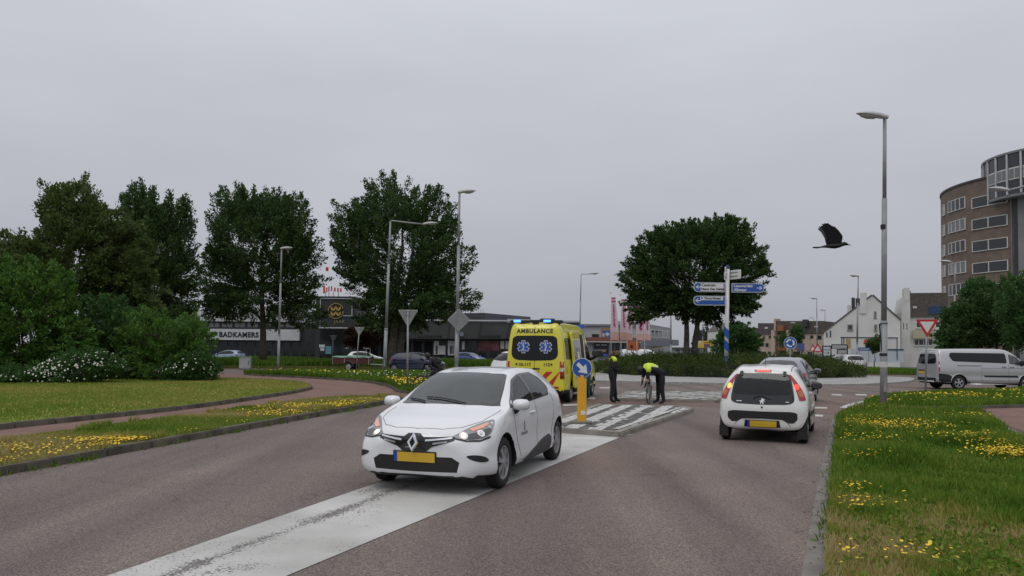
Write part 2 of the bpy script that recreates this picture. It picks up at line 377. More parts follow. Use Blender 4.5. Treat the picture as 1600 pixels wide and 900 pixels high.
# kerb stones, one object each
STONE = {}
def kerb(pts, hgt, wdt, mat, label, step=1.0, z0=-.03, name='kerb'):
    P = [Vector(p[:2]) for p in pts]; base = None
    o = sheet(name, strip_poly(pts, wdt*.7), .008, mat, label, 'kerb')
    key = (hgt, wdt, step, mat.name)
    if key not in STONE:
        mb = MB().box((0,0,(hgt+z0)/2), (step-.012, wdt, hgt-z0)); t = mb.obj('kerb_stone', mat); bevel(t, .018, 2); STONE[key] = t.data; bpy.data.objects.remove(t)
    seg = [(P[i+1]-P[i]).length for i in range(len(P)-1)]; tot = sum(seg); n = max(1, int(tot/step))
    def at(s):
        for i, q in enumerate(seg):
            if s <= q or i == len(seg)-1: return P[i]+(P[i+1]-P[i])*(s/q)
            s -= q
    for k in range(n):
        a, b = at(tot*k/n), at(tot*(k+1)/n); c = (a+b)/2; d = b-a
        s = bpy.data.objects.new('kerb_stone', STONE[key]); link(s, o); s.location = (c.x, c.y, random.uniform(-.006,.006))
        s.rotation_euler = (random.uniform(-.015,.015), 0, math.atan2(d.y, d.x)+random.uniform(-.006,.006)); s.scale = (d.length/step*.995, 1, 1)
    return o
kerb([p for p in left_kerb if p[1] > 2], .12, .16, dkerb, 'dark kerb where the flowering verge meets the road')
kerb([p for p in lawn_edge if 6 < p[1] and p[0] > -16], .13, .13, dkerb, 'low dark kerb edging the mown lawn')
kerb([p for p in strip_edge if p[1] < 48], .12, .13, dkerb, 'thin dark kerb around the verge with lamp posts')
kerb([p for p in v1_road if p[1] > 3.5], .072, .075, concrete, 'weathered flush kerb along the wild grass verge')
kerb(smooth2([(11.25,23.9),(11.45,23.35),(12.9,23.1),(16.7,24.45),(20,25.8),(28,28.3)], 4), .11, .12, dkerb, 'dark kerb below the yield sign verge')

# traffic islands with painted setts
sett_w = M('white painted setts', (.46,.455,.44), .85, var=(5,.3), alt=[(.60,.595,.58)], world=True, bump=(40,.5))
sett_g = M('grey setts', (.10,.095,.088), .9, var=(5,.3), alt=[(.17,.16,.15)], world=True, bump=(40,.5))
isl_k = M('island kerb', (.20,.18,.155), .9, var=(3,.3), alt=[(.31,.285,.25)], world=True, bump=(40,.4))
def island(px, label, z=.095, stripe_dir=(.33,1.0), stripe=(.30,.26), off=0.0):
    poly = [G(x, y, z) for x, y in px]
    raised('traffic_island', poly, -.02, z-.02, sett_g, label, 'traffic island').name = 'traffic_island'
    isl = [o for o in COL.objects if o.get('label') == label][0]
    # border stones
    P = [Vector(p) for p in poly]; n = len(P); cen = sum(P, Vector((0,0)))/n
    for i in range(n):
        a, b = P[i], P[(i+1)%n]; d = b-a; m = max(1, int(d.length/.9))
        for k in range(m):
            c = a+d*((k+.5)/m); nrm = Vector((-d.y, d.x)).normalized()
            if nrm.dot(cen-c) < 0: nrm = -nrm
            c = c+nrm*.07
            mb = MB().box((0,0,0), (d.length/m-.012, .2, z+.04)); s = mb.obj('kerb_stone', isl_k, isl); bevel(s, .025, 2)
            s.location = (c.x, c.y, (z+.04)/2-.03+random.uniform(-.004,.004)); s.rotation_euler = (0,0,math.atan2(d.y,d.x))
    u = Vector(stripe_dir).normalized(); v = Vector((u.y, -u.x))
    inner = [p+(cen-p).normalized()*.24 for p in P]; ip = [tuple(p) for p in inner]
    W, Gm = MB(), MB(); sx, sy = .20, .105
    for i in range(-60, 60):
        for j in range(-60, 60):
            c = cen+u*((i+.5*(j%2))*sx)+v*(j*sy)
            if not inpoly([tuple(c)], ip)[0]: continue
            s = (c-cen).dot(v)+off; white = (s % (stripe[0]+stripe[1])) < stripe[0]
            if random.random() < .018: white = not white
            h = random.uniform(-.006, .006)
            (W if white else Gm).box((c.x, c.y, z-.02+h), (sx-.014, sy-.012, .05), rz=math.atan2(u.y,u.x)+random.uniform(-.05,.05))
    for mb, nm, mt in ((W, 'white_setts', sett_w), (Gm, 'grey_setts', sett_g)):
        o = mb.obj(nm, mt, isl); o['kind'] = 'stuff'
    # white edge line
    return isl
ISL1 = island([(862,657),(871,669),(968,676),(1083,638),(1062,634),(934,631.5)], 'striped traffic island carrying the yellow bollard')
ISL2 = island([(956,622),(982,611),(1128,611.5),(1146,616),(1118,625.5),(1040,624)], 'striped traffic island nearer the roundabout, beyond the police officers', stripe_dir=(1,.9))

white1 = paint_mat('worn white hatch paint', .42, (-2.55,5.67,-.35,12.2))
white2 = paint_mat('white road paint', .28)
sheet('road_marking', [(-3.85,3),(-2.98,5.67),(-1.84,9.21),(.35,15.6),(1.0,16.1),(2.5,15.5),(2.2,15.1),(-1.66,5.71),(-2.75,3)], .006, white1, 'broad worn white median marking under the white hatchback', 'road marking')
def mark(px, label, grp='small white road dashes'):
    tag(sheet('road_marking', [G(*p) for p in px], .009, white2, label, 'road marking'), label, 'road marking', grp)
for px in ([(1268,636),(1292,636.5),(1293,639),(1268,638.6)], [(1268,648),(1286,648.6),(1286,651.6),(1268,651)],
           [(1299,616),(1314,616.2),(1317,618.5),(1300,618)], [(1336,616),(1352,616.2),(1356,618.4),(1338,618)]):
    mark(px, 'white dash on the asphalt between the white hatchback and the verge')
for px in ([(880,632),(905,631),(905,634),(880,635)], [(905,622),(929,621.6),(930,624),(905,624.4)], [(936,605.5),(952,605.3),(953,607),(937,607.2)]):
    mark(px, 'white dash on the asphalt beside the ambulance', 'dashes by the ambulance')
sheet('road_marking', strip_poly(smooth2([G(1318,637.5), G(1330,632.5), G(1352,627), G(1385,621.5), G(1425,615.5)], 4), .22), .009, white2, 'curved white edge line around the yield sign verge', 'road marking')
# white line along island edge
sheet('road_marking', strip_poly([G(962,670.5,.11), G(1064,636.5,.11)], .12), .116, white2, 'white line along the kerb of the striped island', 'road marking')

# roundabout apron
apron = smooth2([G(860,590), G(905,594.5), G(960,597.5), G(1140,601), G(1235,602.6), G(1330,602.5), G(1395,600), G(1426,596), G(1420,591.5), (25.6,55.0), (25,62), (20,69), (13,71), (5,67), (1,58)], 4, True)
raised('roundabout_apron', apron, -.02, .09, apronm, 'pale sett apron ringing the roundabout planting', 'apron')
gl = smooth2([(-70,62.5),(-30,62.5),(-12,63.5),(-5,66),(4,72),(4,80),(-70,84)], 3)
raised('grass_bank', gl, -.05, .25, soil, 'long green grass bank in front of the shops', 'bank')
sheet('car_park', [(-75,76),(120,74),(160,330),(-75,130)], -.02, M('far paving', (.17,.165,.16), .9, var=(.3,.2), world=True), 'grey paved forecourt before the shops and houses', 'pavement')
fr = smooth2([(27.5,60.5),(34,60),(46,57.5),(70,57.5),(70,74),(30,76)], 3)
raised('verge', fr, -.02, .12, soil, 'green grass verge beyond the silver crossover', 'verge')
rr_ = [(16.9,23.9),(22,21.5),(45,27),(60,31),(60,40),(44,36.5),(30,31)]
# ================= VEHICLE TOOLKIT =================
def glass_mat(name, tint, ior=1.75):
    m = bpy.data.materials.new(name); m.use_nodes = True; n = m.node_tree; n.nodes.clear()
    o = n.nodes.new('ShaderNodeOutputMaterial'); t = n.nodes.new('ShaderNodeBsdfTransparent'); g = n.nodes.new('ShaderNodeBsdfGlossy')
    fr = n.nodes.new('ShaderNodeFresnel'); fr.inputs[0].default_value = ior; mxs = n.nodes.new('ShaderNodeMixShader')
    t.inputs[0].default_value = (*tint, 1); g.inputs['Roughness'].default_value = .02; g.inputs[0].default_value = (.95,1,1,1)
    n.links.new(fr.outputs[0], mxs.inputs[0]); n.links.new(t.outputs[0], mxs.inputs[1]); n.links.new(g.outputs[0], mxs.inputs[2]); n.links.new(mxs.outputs[0], o.inputs[0])
    return m
glass_clear = glass_mat('tinted car glass', (.74,.80,.78), 1.85); glass_dark = glass_mat('privacy car glass', (.22,.25,.26), 1.5); glass_side = glass_mat('side car glass', (.60,.66,.65), 1.42)
lens_clear = glass_mat('clear lamp lens', (.93,.94,.95), 1.5)
glass_op = M('dark car glass', (.010,.012,.013), .05, spec=.35)
glass_gr = M('grey car glass', (.04,.045,.048), .05, spec=.8, coat=.3)
blk = M('black plastic', (.012,.012,.013), .5); blkg = M('gloss black trim', (.008,.008,.009), .15, coat=.4)
rubber = M('tyre rubber', (.016,.016,.016), .85, var=(9,.3)); seam = M('panel gap', (.03,.03,.032), .7)
inter = M('car interior', (.035,.036,.038), .8); seatm = M('seat cloth', (.06,.062,.068), .9)
alloy = M('wheel silver', (.42,.43,.44), .38, metal=.55); chrome = M('chrome', (.75,.76,.78), .12, metal=1)
redl = M('red lamp lens', (.36,.008,.010), .12, coat=.8); redd = M('dark red lens', (.16,.008,.010), .15, coat=.8)
redon = M('lit brake lamp', (.7,.03,.02), .2, emit=((1,.06,.03), 1.6)); oron = M('lit indicator', (.8,.3,.03), .2, emit=((1,.42,.06), 1.6))
orl = M('amber lens', (.50,.13,.02), .15, coat=.8); whl = M('clear lamp', (.62,.62,.62), .15, coat=.8, metal=.3)
headon = M('lit headlamp bulb', (.9,.8,.7), .2, emit=((1,.80,.58), 2.2)); plate_y = M('yellow plate', (.62,.40,.03), .4); plate_b = M('plate blue', (.02,.06,.35), .4)
def paint(name, col, rough=.32, metal=0.0): return M(name, col, rough, metal, coat=.9)
white_p = paint('white car paint', (.74,.755,.77))

def body_loft(S, ns=5, nr=5):
    rails = [[] for _ in range(7)]
    for (xl, xb, xr, xt, zb, zm, zbl, zre, zt, wb, wm, wbl, wre) in S:
        for k, p in enumerate(((xl,0,zb),(xl,wb,zb+.015),(xl,wm,zm),(xb,wbl,zbl),(xr,wre,zre),(xr+(xt-xr)*.7,wre*.55,zre+(zt-zre)*.82),(xt,0,zt))): rails[k].append(p)
    dense = [cr_curve(r, ns) for r in rails]; N = len(dense[0]); V = []; F = []
    for i in range(N):
        h = [dense[k][i] for k in range(7)]; mir = lambda p: Vector((p.x, -p.y, p.z))
        ext = [mir(h[1])]+h+[mir(h[5])]; half = []
        for k in range(1, 7):
            p0, p1, p2, p3 = ext[k-1], ext[k], ext[k+1], ext[k+2]
            for q in range(nr):
                t = q/nr; half.append(.5*((2*p1)+(p2-p0)*t+(2*p0-5*p1+4*p2-p3)*t*t+(3*p1-p0-3*p2+p3)*t**3))
        half.append(h[6]); half[0].y = 0; half[-1].y = 0
        V += half+[mir(p) for p in half[-2:0:-1]]
    m = len(V)//N
    for i in range(N-1):
        for k in range(m): F.append((i*m+k, (i+1)*m+k, (i+1)*m+(k+1)%m, i*m+(k+1)%m))
    F.append(tuple(range(m))); F.append(tuple((N-1)*m+k for k in range(m-1, -1, -1)))
    me = bpy.data.meshes.new('body'); me.from_pydata([tuple(p) for p in V], [], F)
    bm = bmesh.new(); bm.from_mesh(me); bmesh.ops.recalc_face_normals(bm, faces=bm.faces[:]); bm.to_mesh(me)
    bvh = BVHTree.FromBMesh(bm); bm.free(); me.update()
    return me, bvh
def boolean(o, cutters, op='DIFFERENCE'):
    for c in cutters:
        md = o.modifiers.new('b', 'BOOLEAN'); md.object = c; md.operation = op; md.solver = 'EXACT'
    dg = bpy.context.evaluated_depsgraph_get(); dg.update()
    me = bpy.data.meshes.new_from_object(o.evaluated_get(dg)); o.modifiers.clear(); o.data = me
    for c in cutters: bpy.data.objects.remove(c)
    return o
def ext(poly3, W, a, b, name='cut'):
    """prism from a planar outline swept from a to b along W"""
    W = Vector(W); n = len(poly3)
    v = [Vector(p)+W*a for p in poly3]+[Vector(p)+W*b for p in poly3]
    f = [tuple(range(n-1,-1,-1)), tuple(range(n,2*n))]+[(i,(i+1)%n,n+(i+1)%n,n+i) for i in range(n)]
    me = bpy.data.meshes.new(name); me.from_pydata([tuple(p) for p in v], [], f)
    bm = bmesh.new(); bm.from_mesh(me); bmesh.ops.recalc_face_normals(bm, faces=bm.faces[:]); bm.to_mesh(me); bm.free()
    o = bpy.data.objects.new(name, me); COL.objects.link(o); return o
def side2(p, s=1): return [Vector((a[0], s*3, a[1])) for a in p]
def front2(p): return [Vector((5, a[0], a[1])) for a in p]
def rear2(p): return [Vector((-6, a[0], a[1])) for a in p]
def top2(p): return [Vector((a[0], a[1], 5)) for a in p]
def mirp(p): return [(-a[0], *a[1:]) for a in p[::-1]]
def sym_y(half):   # (x, y) half outline with y>=0 ordered from centre to centre -> closed outline
    return list(half)+[(a[0], -a[1]) for a in half[::-1] if a[1] > 1e-6]
def sym_f(half):   # (y, z) half outline
    return list(half)+[(-a[0], a[1]) for a in half[::-1] if a[0] > 1e-6]
def patch(bvh, pts, W, name, mat, parent, off=.006, holes=(), step=.07, rim=.014, smooth=True):
    W = Vector(W).normalized(); U = W.cross(Vector((0,0,1)))
    U = Vector((0,1,0)) if U.length < .1 else U.normalized()
    V = W.cross(U); O = sum(pts, Vector())/len(pts); O = O-W*O.dot(W)
    def to2(p): return Vector(((p-O).dot(U), (p-O).dot(V)))
    loops = [[to2(Vector(p)) for p in l] for l in [pts]+[list(h) for h in holes]]
    v2 = []; ed = []
    for l in loops:
        st = len(v2); q = []
        for i in range(len(l)):
            a, b = l[i], l[(i+1)%len(l)]
            if (b-a).length < 1e-5: continue
            m = max(1, int(math.ceil((b-a).length/step))); q += [a+(b-a)*(k/m) for k in range(m)]
        v2 += q; ed += [(st+i, st+(i+1)%len(q)) for i in range(len(q))]
    A = np.array([(p.x, p.y) for p in loops[0]]); mn, mxx = A.min(0), A.max(0)
    gx = np.arange(mn[0]+step*.5, mxx[0], step); gy = np.arange(mn[1]+step*.5, mxx[1], step)
    if len(gx) and len(gy):
        gp = np.array([(x, y) for x in gx for y in gy]); gp = gp[inpoly(gp, A)]
        v2 += [Vector((float(x), float(y))) for x, y in gp]
    vo, eo, fo, *_ = delaunay_2d_cdt(v2, ed, [], 1, 1e-6)
    hl = [np.array([(p.x, p.y) for p in l]) for l in loops[1:]]
    if hl:
        cen = np.array([[sum(vo[i].x for i in f)/3, sum(vo[i].y for i in f)/3] for f in fo]); bad = np.zeros(len(cen), bool)
        for h in hl: bad |= inpoly(cen, h)
        fo = [f for f, b in zip(fo, bad) if not b]
    P = []; Nn = []
    for p in vo:
        s = O+U*p.x+V*p.y; hit = bvh.ray_cast(s+W*8, -W)
        if hit[0] is None: hit = bvh.find_nearest(s+W*1.0)
        nn = hit[1] if hit[1].dot(W) > 0 else W
        P.append(hit[0]); Nn.append(nn)
    vv = [p+n*off for p, n in zip(P, Nn)]; ff = []
    for f in fo:
        a, b, c = (vo[i] for i in f[:3]); ff.append(tuple(f) if (b-a).cross(c-a) > 0 else tuple(f[::-1]))
    cnt = {}
    for f in ff:
        for i in range(len(f)): cnt[(f[i], f[(i+1)%len(f)])] = 1
    bd = [e for e in cnt if (e[1], e[0]) not in cnt]; low = {}
    for a, b in bd:
        for q in (a, b):
            if q not in low: low[q] = len(vv); vv.append(P[q]+Nn[q]*(off-rim))
        ff.append((b, a, low[a], low[b]))
    used = sorted({i for f in ff for i in f}); mp_ = {i: k for k, i in enumerate(used)}
    o = pyd(name, [vv[i] for i in used], [tuple(mp_[i] for i in f) for f in ff], mat, parent)
    return auto_smooth(o, 45) if smooth else o
def seamline(bvh, pts, W, parent, wdt=.009, name='panel_gap', mat=None, off=.002):
    W = Vector(W); P = [Vector(p) for p in pts]; L = []; Rr = []
    for i, p in enumerate(P):
        t = (P[min(i+1,len(P)-1)]-P[max(i-1,0)]).normalized(); nrm = W.cross(t).normalized()*wdt/2; L.append(p+nrm); Rr.append(p-nrm)
    return patch(bvh, L+Rr[::-1], W, name, mat or seam, parent, off=off, step=.08, rim=.004)
def decal_text(bvh, s, size, O, U, V, W, mat, parent, name='lettering', off=.004, bold=0.0, sx=1.0, spacing=1.0):
    me = text_mesh(s, size, 0, 'CENTER', bold, spacing); O, U, V, W = Vector(O), Vector(U), Vector(V), Vector(W)
    for v in me.vertices:
        p = O+U*v.co.x*sx+V*v.co.y; hit = bvh.ray_cast(p+W*8, -W)
        v.co = hit[0]+W*off if hit[0] is not None else p
    return mobj(name, me, mat, parent)
WH = {}
def wheel(parent, x, y, Rw, wd, style='spoke7', rimm=None):
    key = (Rw, wd, style, rimm.name if rimm else '')
    Q = Matrix.Rotation(-math.pi/2, 3, 'X')     # local z -> +y
    if key not in WH:
        h = wd/2
        t = MB().lathe([(Rw*.60,-h+.03),(Rw*.68,-h),(Rw*.9,-h+.004),(Rw*.975,-h+.025),(Rw,-h+.055),(Rw,h-.055),(Rw*.975,h-.025),(Rw*.9,h-.004),(Rw*.72,h),(Rw*.66,h-.012),(Rw*.62,h-.03)], 28, mt=Q)
        to = t.obj('wheel', rubber); auto_smooth(to, 40)
        r = MB(); z0 = h-.02
        r.lathe([(Rw*.665,z0-.004),(Rw*.655,z0+.008),(Rw*.60,z0+.004),(Rw*.575,z0-.04)], 28, mt=Q)
        n = {'spoke7':7,'spoke5':5,'spoke9':9,'steel':0,'star10':10}[style]; lw = {'spoke7':.055,'spoke5':.07,'spoke9':.035,'star10':.03}.get(style, 0)
        for k in range(n):
            a = 2*math.pi*k/n; ca, sa = math.cos(a), math.sin(a)
            q = []
            for rr, hw, zz in ((.035, lw*.45, z0+.012), (Rw*.35, lw*.42, z0+.006), (Rw*.585, lw*.85, z0-.004)):
                for sgn in (-1, 1): q.append(Q @ Vector((rr*ca-sgn*hw*sa, rr*sa+sgn*hw*ca, zz)))
            q += [p-Vector((0,.03,0)) for p in q]
            r.add(q, [(0,1,3,2),(2,3,5,4),(0,2,8,6),(2,4,10,8),(1,7,9,3),(3,9,11,5)])
        r.lathe([(.065,z0-.01),(.06,z0+.016),(.03,z0+.022),(.001,z0+.022)], 16, mt=Q)
        if style == 'steel': r.lathe([(Rw*.575,z0-.03),(Rw*.45,z0-.02),(Rw*.3,z0-.005),(.05,z0-.01)], 24, mt=Q)
        ro = r.obj('rim', rimm or alloy); auto_smooth(ro, 35)
        b = MB().lathe([(Rw*.60,z0-.05),(.001,z0-.05)], 20, mt=Q).obj('brake_disc', blk)
        WH[key] = (to.data, ro.data, b.data)
        for o in (to, ro, b): bpy.data.objects.remove(o)
    td, rd, bd = WH[key]
    o = bpy.data.objects.new('wheel', td); link(o, parent); o.location = (x, y, Rw)
    if y < 0: o.rotation_euler = (0,0,math.pi)
    o.rotation_euler.y = random.uniform(0,.8) if y > 0 else -random.uniform(0,.8)
    for nm, d in (('rim', rd), ('brake_disc', bd)): link(bpy.data.objects.new(nm, d), o)
    return o
def car_base(name, label, cat, S, pmat, wb, Rw, track, loc, rz, wstyle='spoke7', wwd=.19, arch=.05, hollow=None, group=None, rimm=None, zmin_black=None, ns=5, nr=5):
    root = empty(name, (loc[0], loc[1], 0), rz); tag(root, label, cat, group)
    me, bvh = body_loft(S, ns, nr); bo = mobj('body', me, [pmat, blk, inter], root)
    bpy.context.view_layer.update()
    bo.parent = None
    cut = []
    for x in (wb/2, -wb/2):
        for s in (1, -1):
            mb = MB(); Q = Matrix.Rotation(-math.pi/2, 3, 'X'); n = 30
            mb.prism([((Rw+arch)*math.cos(2*math.pi*k/n), (Rw+arch)*math.sin(2*math.pi*k/n)) for k in range(n)], -.16, .30, mt=Q)
            c = mb.obj('cut', None); c.location = (x, s*(track/2-.02+.0), Rw+.01)
            cut.append(c)
    if hollow:
        inn = me.copy(); bm = bmesh.new(); bm.from_mesh(inn); bm.normal_update()
        for v in bm.verts: v.co -= v.normal*.045
        bm.to_mesh(inn); bm.free(); io = bpy.data.objects.new('inn', inn); COL.objects.link(io)
        bx = MB().box(((hollow['x0']+hollow['x1'])/2, 0, (hollow['z']+2)/2), (hollow['x1']-hollow['x0'], 3, 2-hollow['z'])).obj('bx', None)
        boolean(io, [bx], 'INTERSECT'); cut.append(io)
        for pts, W, a, b in hollow['open']: cut.append(ext(pts, W, a, b))
    boolean(bo, cut); bo.parent = root; me = bo.data
    if len(me.materials) < 3:
        me.materials.clear()
        for m_ in (pmat, blk, inter): me.materials.append(m_)
    else:
        for i, m_ in enumerate((pmat, blk, inter)): me.materials[i] = m_
    for p in me.polygons:
        c = p.center; near = bvh.find_nearest(c); d = near[3]; mi = 0
        if d > .006: mi = 2 if (hollow and c.z > hollow['z']-.05 and abs(c.x) < 9) else 1
        elif zmin_black and c.z < zmin_black(c): mi = 1
        p.material_index = mi
    auto_smooth(bo, 38)
    for x in (wb/2, -wb/2):
        for s in (1, -1): wheel(root, x, s*(track/2), Rw, wwd, wstyle, rimm)
    return root, bvh, bo
def mirror_part(root, x, y, z, s, capm, sc=1.0, glassm=None):
    """door mirror: shell, foot and glass"""
    mb = MB(); n = 12; V = []; prof = [(-.085,.25),(-.06,.75),(-.01,1),(.05,.92),(.085,.55),(.10,.15)]
    for px, k in prof:
        for a in range(n):
            t = 2*math.pi*a/n; V.append((px*sc, (math.copysign(abs(math.cos(t))**.7, math.cos(t)))*.115*k*sc, (math.copysign(abs(math.sin(t))**.7, math.sin(t)))*.075*k*sc))
    F = [(i*n+k, i*n+(k+1)%n, (i+1)*n+(k+1)%n, (i+1)*n+k) for i in range(len(prof)-1) for k in range(n)]+[tuple(range(n-1,-1,-1)), tuple((len(prof)-1)*n+k for k in range(n))]
    mb.add(V, F); o = mb.obj('door_mirror', capm, root, True); o.location = (x, y+s*.12*sc, z)
    g = MB().box((-.088*sc,0,0), (.008,.17*sc,.10*sc)).obj('mirror_glass', glass_gr, o); bevel(g, .003, 1)
    f = MB().tube([(0,-s*.14*sc,-.12*sc),(0,-s*.06*sc,-.08*sc),(0,-s*.02,-.03*sc)], [.035*sc,.03*sc,.025*sc], 8).obj('mirror_foot', blk, o, True)
    return o
def seats(root, xs, z=.5, ys=(.36,-.36), wdt=.46, hh=.62):
    for x in xs:
        for y in ys:
            mb = MB().box((x-.02,y,z), (.48,wdt,.16)).box((x-.30,y,z+.36), (.13,wdt,hh), rot=Matrix.Rotation(R(-12),3,'Y')).box((x-.38,y,z+.78), (.09,.26,.17))
            o = mb.obj('seat', seatm, root); bevel(o, .03, 2)
def prismbox(root, name, mat, c, d, bev=.01, rot=None):
    o = MB().box((0,0,0), d, rot=rot).obj(name, mat, root); o.location = c
    if bev: bevel(o, bev, 2)
    return o
# ================= TREES AND SHRUBS =================
bark = M('bark', (.055,.046,.036), .95, var=(5,.4), bump=(18,.8)); bark_l = M('pale bark', (.10,.092,.075), .95, var=(5,.4), bump=(18,.8))
def leafmat(name, cols): return M(name, cols[0], .55, spec=.25, attr='rnd', alt=cols[1:], trans=.35)
leaf_dark = leafmat('dark elm leaves', [(.028,.058,.016),(.050,.098,.026),(.095,.155,.042)])
leaf_birch = leafmat('olive leaves', [(.052,.090,.022),(.082,.125,.032),(.120,.160,.046)])
leaf_fresh = leafmat('fresh green leaves', [(.052,.125,.022),(.088,.190,.034),(.145,.265,.055)])
leaf_mid = leafmat('mid green leaves', [(.033,.083,.022),(.055,.131,.033),(.091,.182,.051)])
leaf_jun = leafmat('juniper needles', [(.034,.060,.014),(.066,.102,.022),(.125,.155,.040)])
leaf_red = leafmat('copper leaves', [(.045,.018,.010),(.075,.030,.015),(.06,.05,.02)])
def unit(a): return a/np.maximum(np.linalg.norm(a, axis=-1, keepdims=True), 1e-9)
def leaves(P, Dn, size, asp=.55, up=.35):
    """one rhombic folded leaf spray per point; returns verts, quads, random value"""
    n = len(P); d = unit(Dn+rng.normal(0,.55,(n,3))); nrm = unit(rng.normal(0,1,(n,3))+np.array([0,0,up]))
    s = unit(np.cross(d, nrm)); L = size*rng.uniform(.6,1.35,(n,1)); Wd = L*asp*rng.uniform(.7,1.2,(n,1)); nn = np.cross(s, d)
    a = P; b = P+d*L*.5+s*Wd*.5+nn*L*.08; c = P+d*L; e = P+d*L*.5-s*Wd*.5+nn*L*.08
    V = np.stack([a,b,c,e],1).reshape(-1,3); F = np.arange(n*4).reshape(n,4); r = np.repeat(rng.uniform(0,1,n),4)
    return V, F, r
def branch_tubes(mb, pts, r0, r1, n=5):
    k = len(pts); mb.tube(pts, [r0+(r1-r0)*i/(k-1) for i in range(k)], n)
def make_tree(name, label, base, H, crown, leafm, trunk_r=.3, n_shoot=420, per=70, lsize=.26, barkm=None, group=None, shoot=(1.0,2.0), up=.55, trunks=((0,0),), spread=.32, fork=.25, flat=0.0, cat='tree', droop=0.0, lean=(0,0)):
    """crown = list of ellipsoids (dx,dy,z,rx,ry,rz) in metres relative to base"""
    barkm = barkm or bark
    root = empty(name, (base[0], base[1], base[2] if len(base) > 2 else 0)); tag(root, label, cat, group)
    vol = np.array([c[3]*c[4]*c[5] for c in crown]); pr = vol**.8/np.sum(vol**.8)
    zlow = min(c[2]-c[5] for c in crown); cx = np.sum([c[0]*p for c, p in zip(crown, pr)]); cy = np.sum([c[1]*p for c, p in zip(crown, pr)])
    mb = MB(); nodes = []
    for tx, ty in trunks:
        pts = [Vector((tx,ty,-.1))]; nz_ = 7; top = H*.72
        for i in range(1, nz_):
            t = i/(nz_-1); pts.append(Vector((tx*(1+t)+cx*t+random.uniform(-.12,.12)*t*2+lean[0]*t, ty*(1+t)+cy*t+random.uniform(-.12,.12)*t*2+lean[1]*t, top*t)))
        rr = [trunk_r*(1.25 if i == 0 else 1-.82*i/(nz_-1)) for i in range(nz_)]; mb.tube(pts, rr, 9)
        for i in range(2, nz_): nodes.append((pts[i], rr[i]))
    nodesP = np.array([tuple(p[0]) for p in nodes])
    # main limbs to points inside the crown
    limb_pts = []
    for k in range(26):
        c = crown[rng.choice(len(crown), p=pr)]; v = unit(rng.normal(0,1,3)); q = np.array([c[0],c[1],c[2]])+v*np.array(c[3:6])*.72
        cand = np.where(nodesP[:,2] < q[2]+.3)[0]
        j = cand[np.argmin(np.linalg.norm(nodesP[cand]-q, axis=1)+nodesP[cand,2]*.15)] if len(cand) else 0
        a = Vector(nodesP[j]); b = Vector(q); m = a.lerp(b,.5)+Vector((0,0,-.08*(b-a).length if q[2] < a.z+1 else .06*(b-a).length))
        pts = [a, a.lerp(m,.5)+Vector((0,0,.05)), m, m.lerp(b,.55), b]; r0 = min(nodes[j][1]*.6, .05+.022*(b-a).length)
        branch_tubes(mb, pts, r0, .025, 6); limb_pts += [tuple(p) for p in pts[1:]]
    LP = np.array(limb_pts)
    # shoots
    ci = rng.choice(len(crown), n_shoot, p=pr); C = np.array([c[:3] for c in crown])[ci]; Rr = np.array([c[3:6] for c in crown])[ci]
    v = unit(rng.normal(0,1,(n_shoot,3))); rad = rng.uniform(.30,1.0,(n_shoot,1))**.50
    S0 = C+v*Rr*rad*.94; zc = zlow+.35*(H-zlow)
    outd = unit(S0-np.array([cx,cy,zc])); dirs = unit(outd+np.array([0,0,up])+rng.normal(0,.22,(n_shoot,3)))
    if droop: dirs[:,2] -= droop*rng.uniform(.3,1,n_shoot); dirs = unit(dirs)
    Ls = rng.uniform(shoot[0], shoot[1], (n_shoot,1))
    S0 = S0-dirs*Ls*.35
    for i in range(0, n_shoot, 2):
        j = np.argmin(np.linalg.norm(LP-S0[i], axis=1)); a = Vector(LP[j]); b = Vector(S0[i]); e = Vector(S0[i]+dirs[i]*Ls[i]*.8)
        mb.tube([a, a.lerp(b,.6)+Vector((0,0,.05)), b, e], [.03,.022,.016,.006], 3, cap=False)
    t = rng.uniform(0,1,(n_shoot,per,1))**.8
    spr = spread*(1.05-t*.8)
    P = S0[:,None,:]+dirs[:,None,:]*Ls[:,None,:]*t+rng.normal(0,1,(n_shoot,per,3))*spr*np.array([1,1,.8])
    Dn = np.repeat(dirs[:,None,:], per, 1)
    tone = np.clip(rng.normal(.5,.2,(n_shoot,1)),0,1)
    V, F, r = leaves(P.reshape(-1,3), Dn.reshape(-1,3), lsize)
    r = np.clip(.55*r+.45*np.repeat(np.repeat(tone, per, 1).ravel(), 4),0,1)
    mb.obj('trunk', barkm, root, True); npmesh('crown', V, F, leafm, root, {'rnd': r})
    return root
def E_at(px, py, Y, rx, rz, base, ry=None):
    """ellipsoid whose centre is seen at pixel px,py at depth Y; radii given in pixels"""
    c = D(px, py, Y); k = Y/FPX; return (c.x-base[0], Y-base[1], c.z-(base[2] if len(base) > 2 else 0), rx*k, (ry if ry else rx)*k*1.0, rz*k)
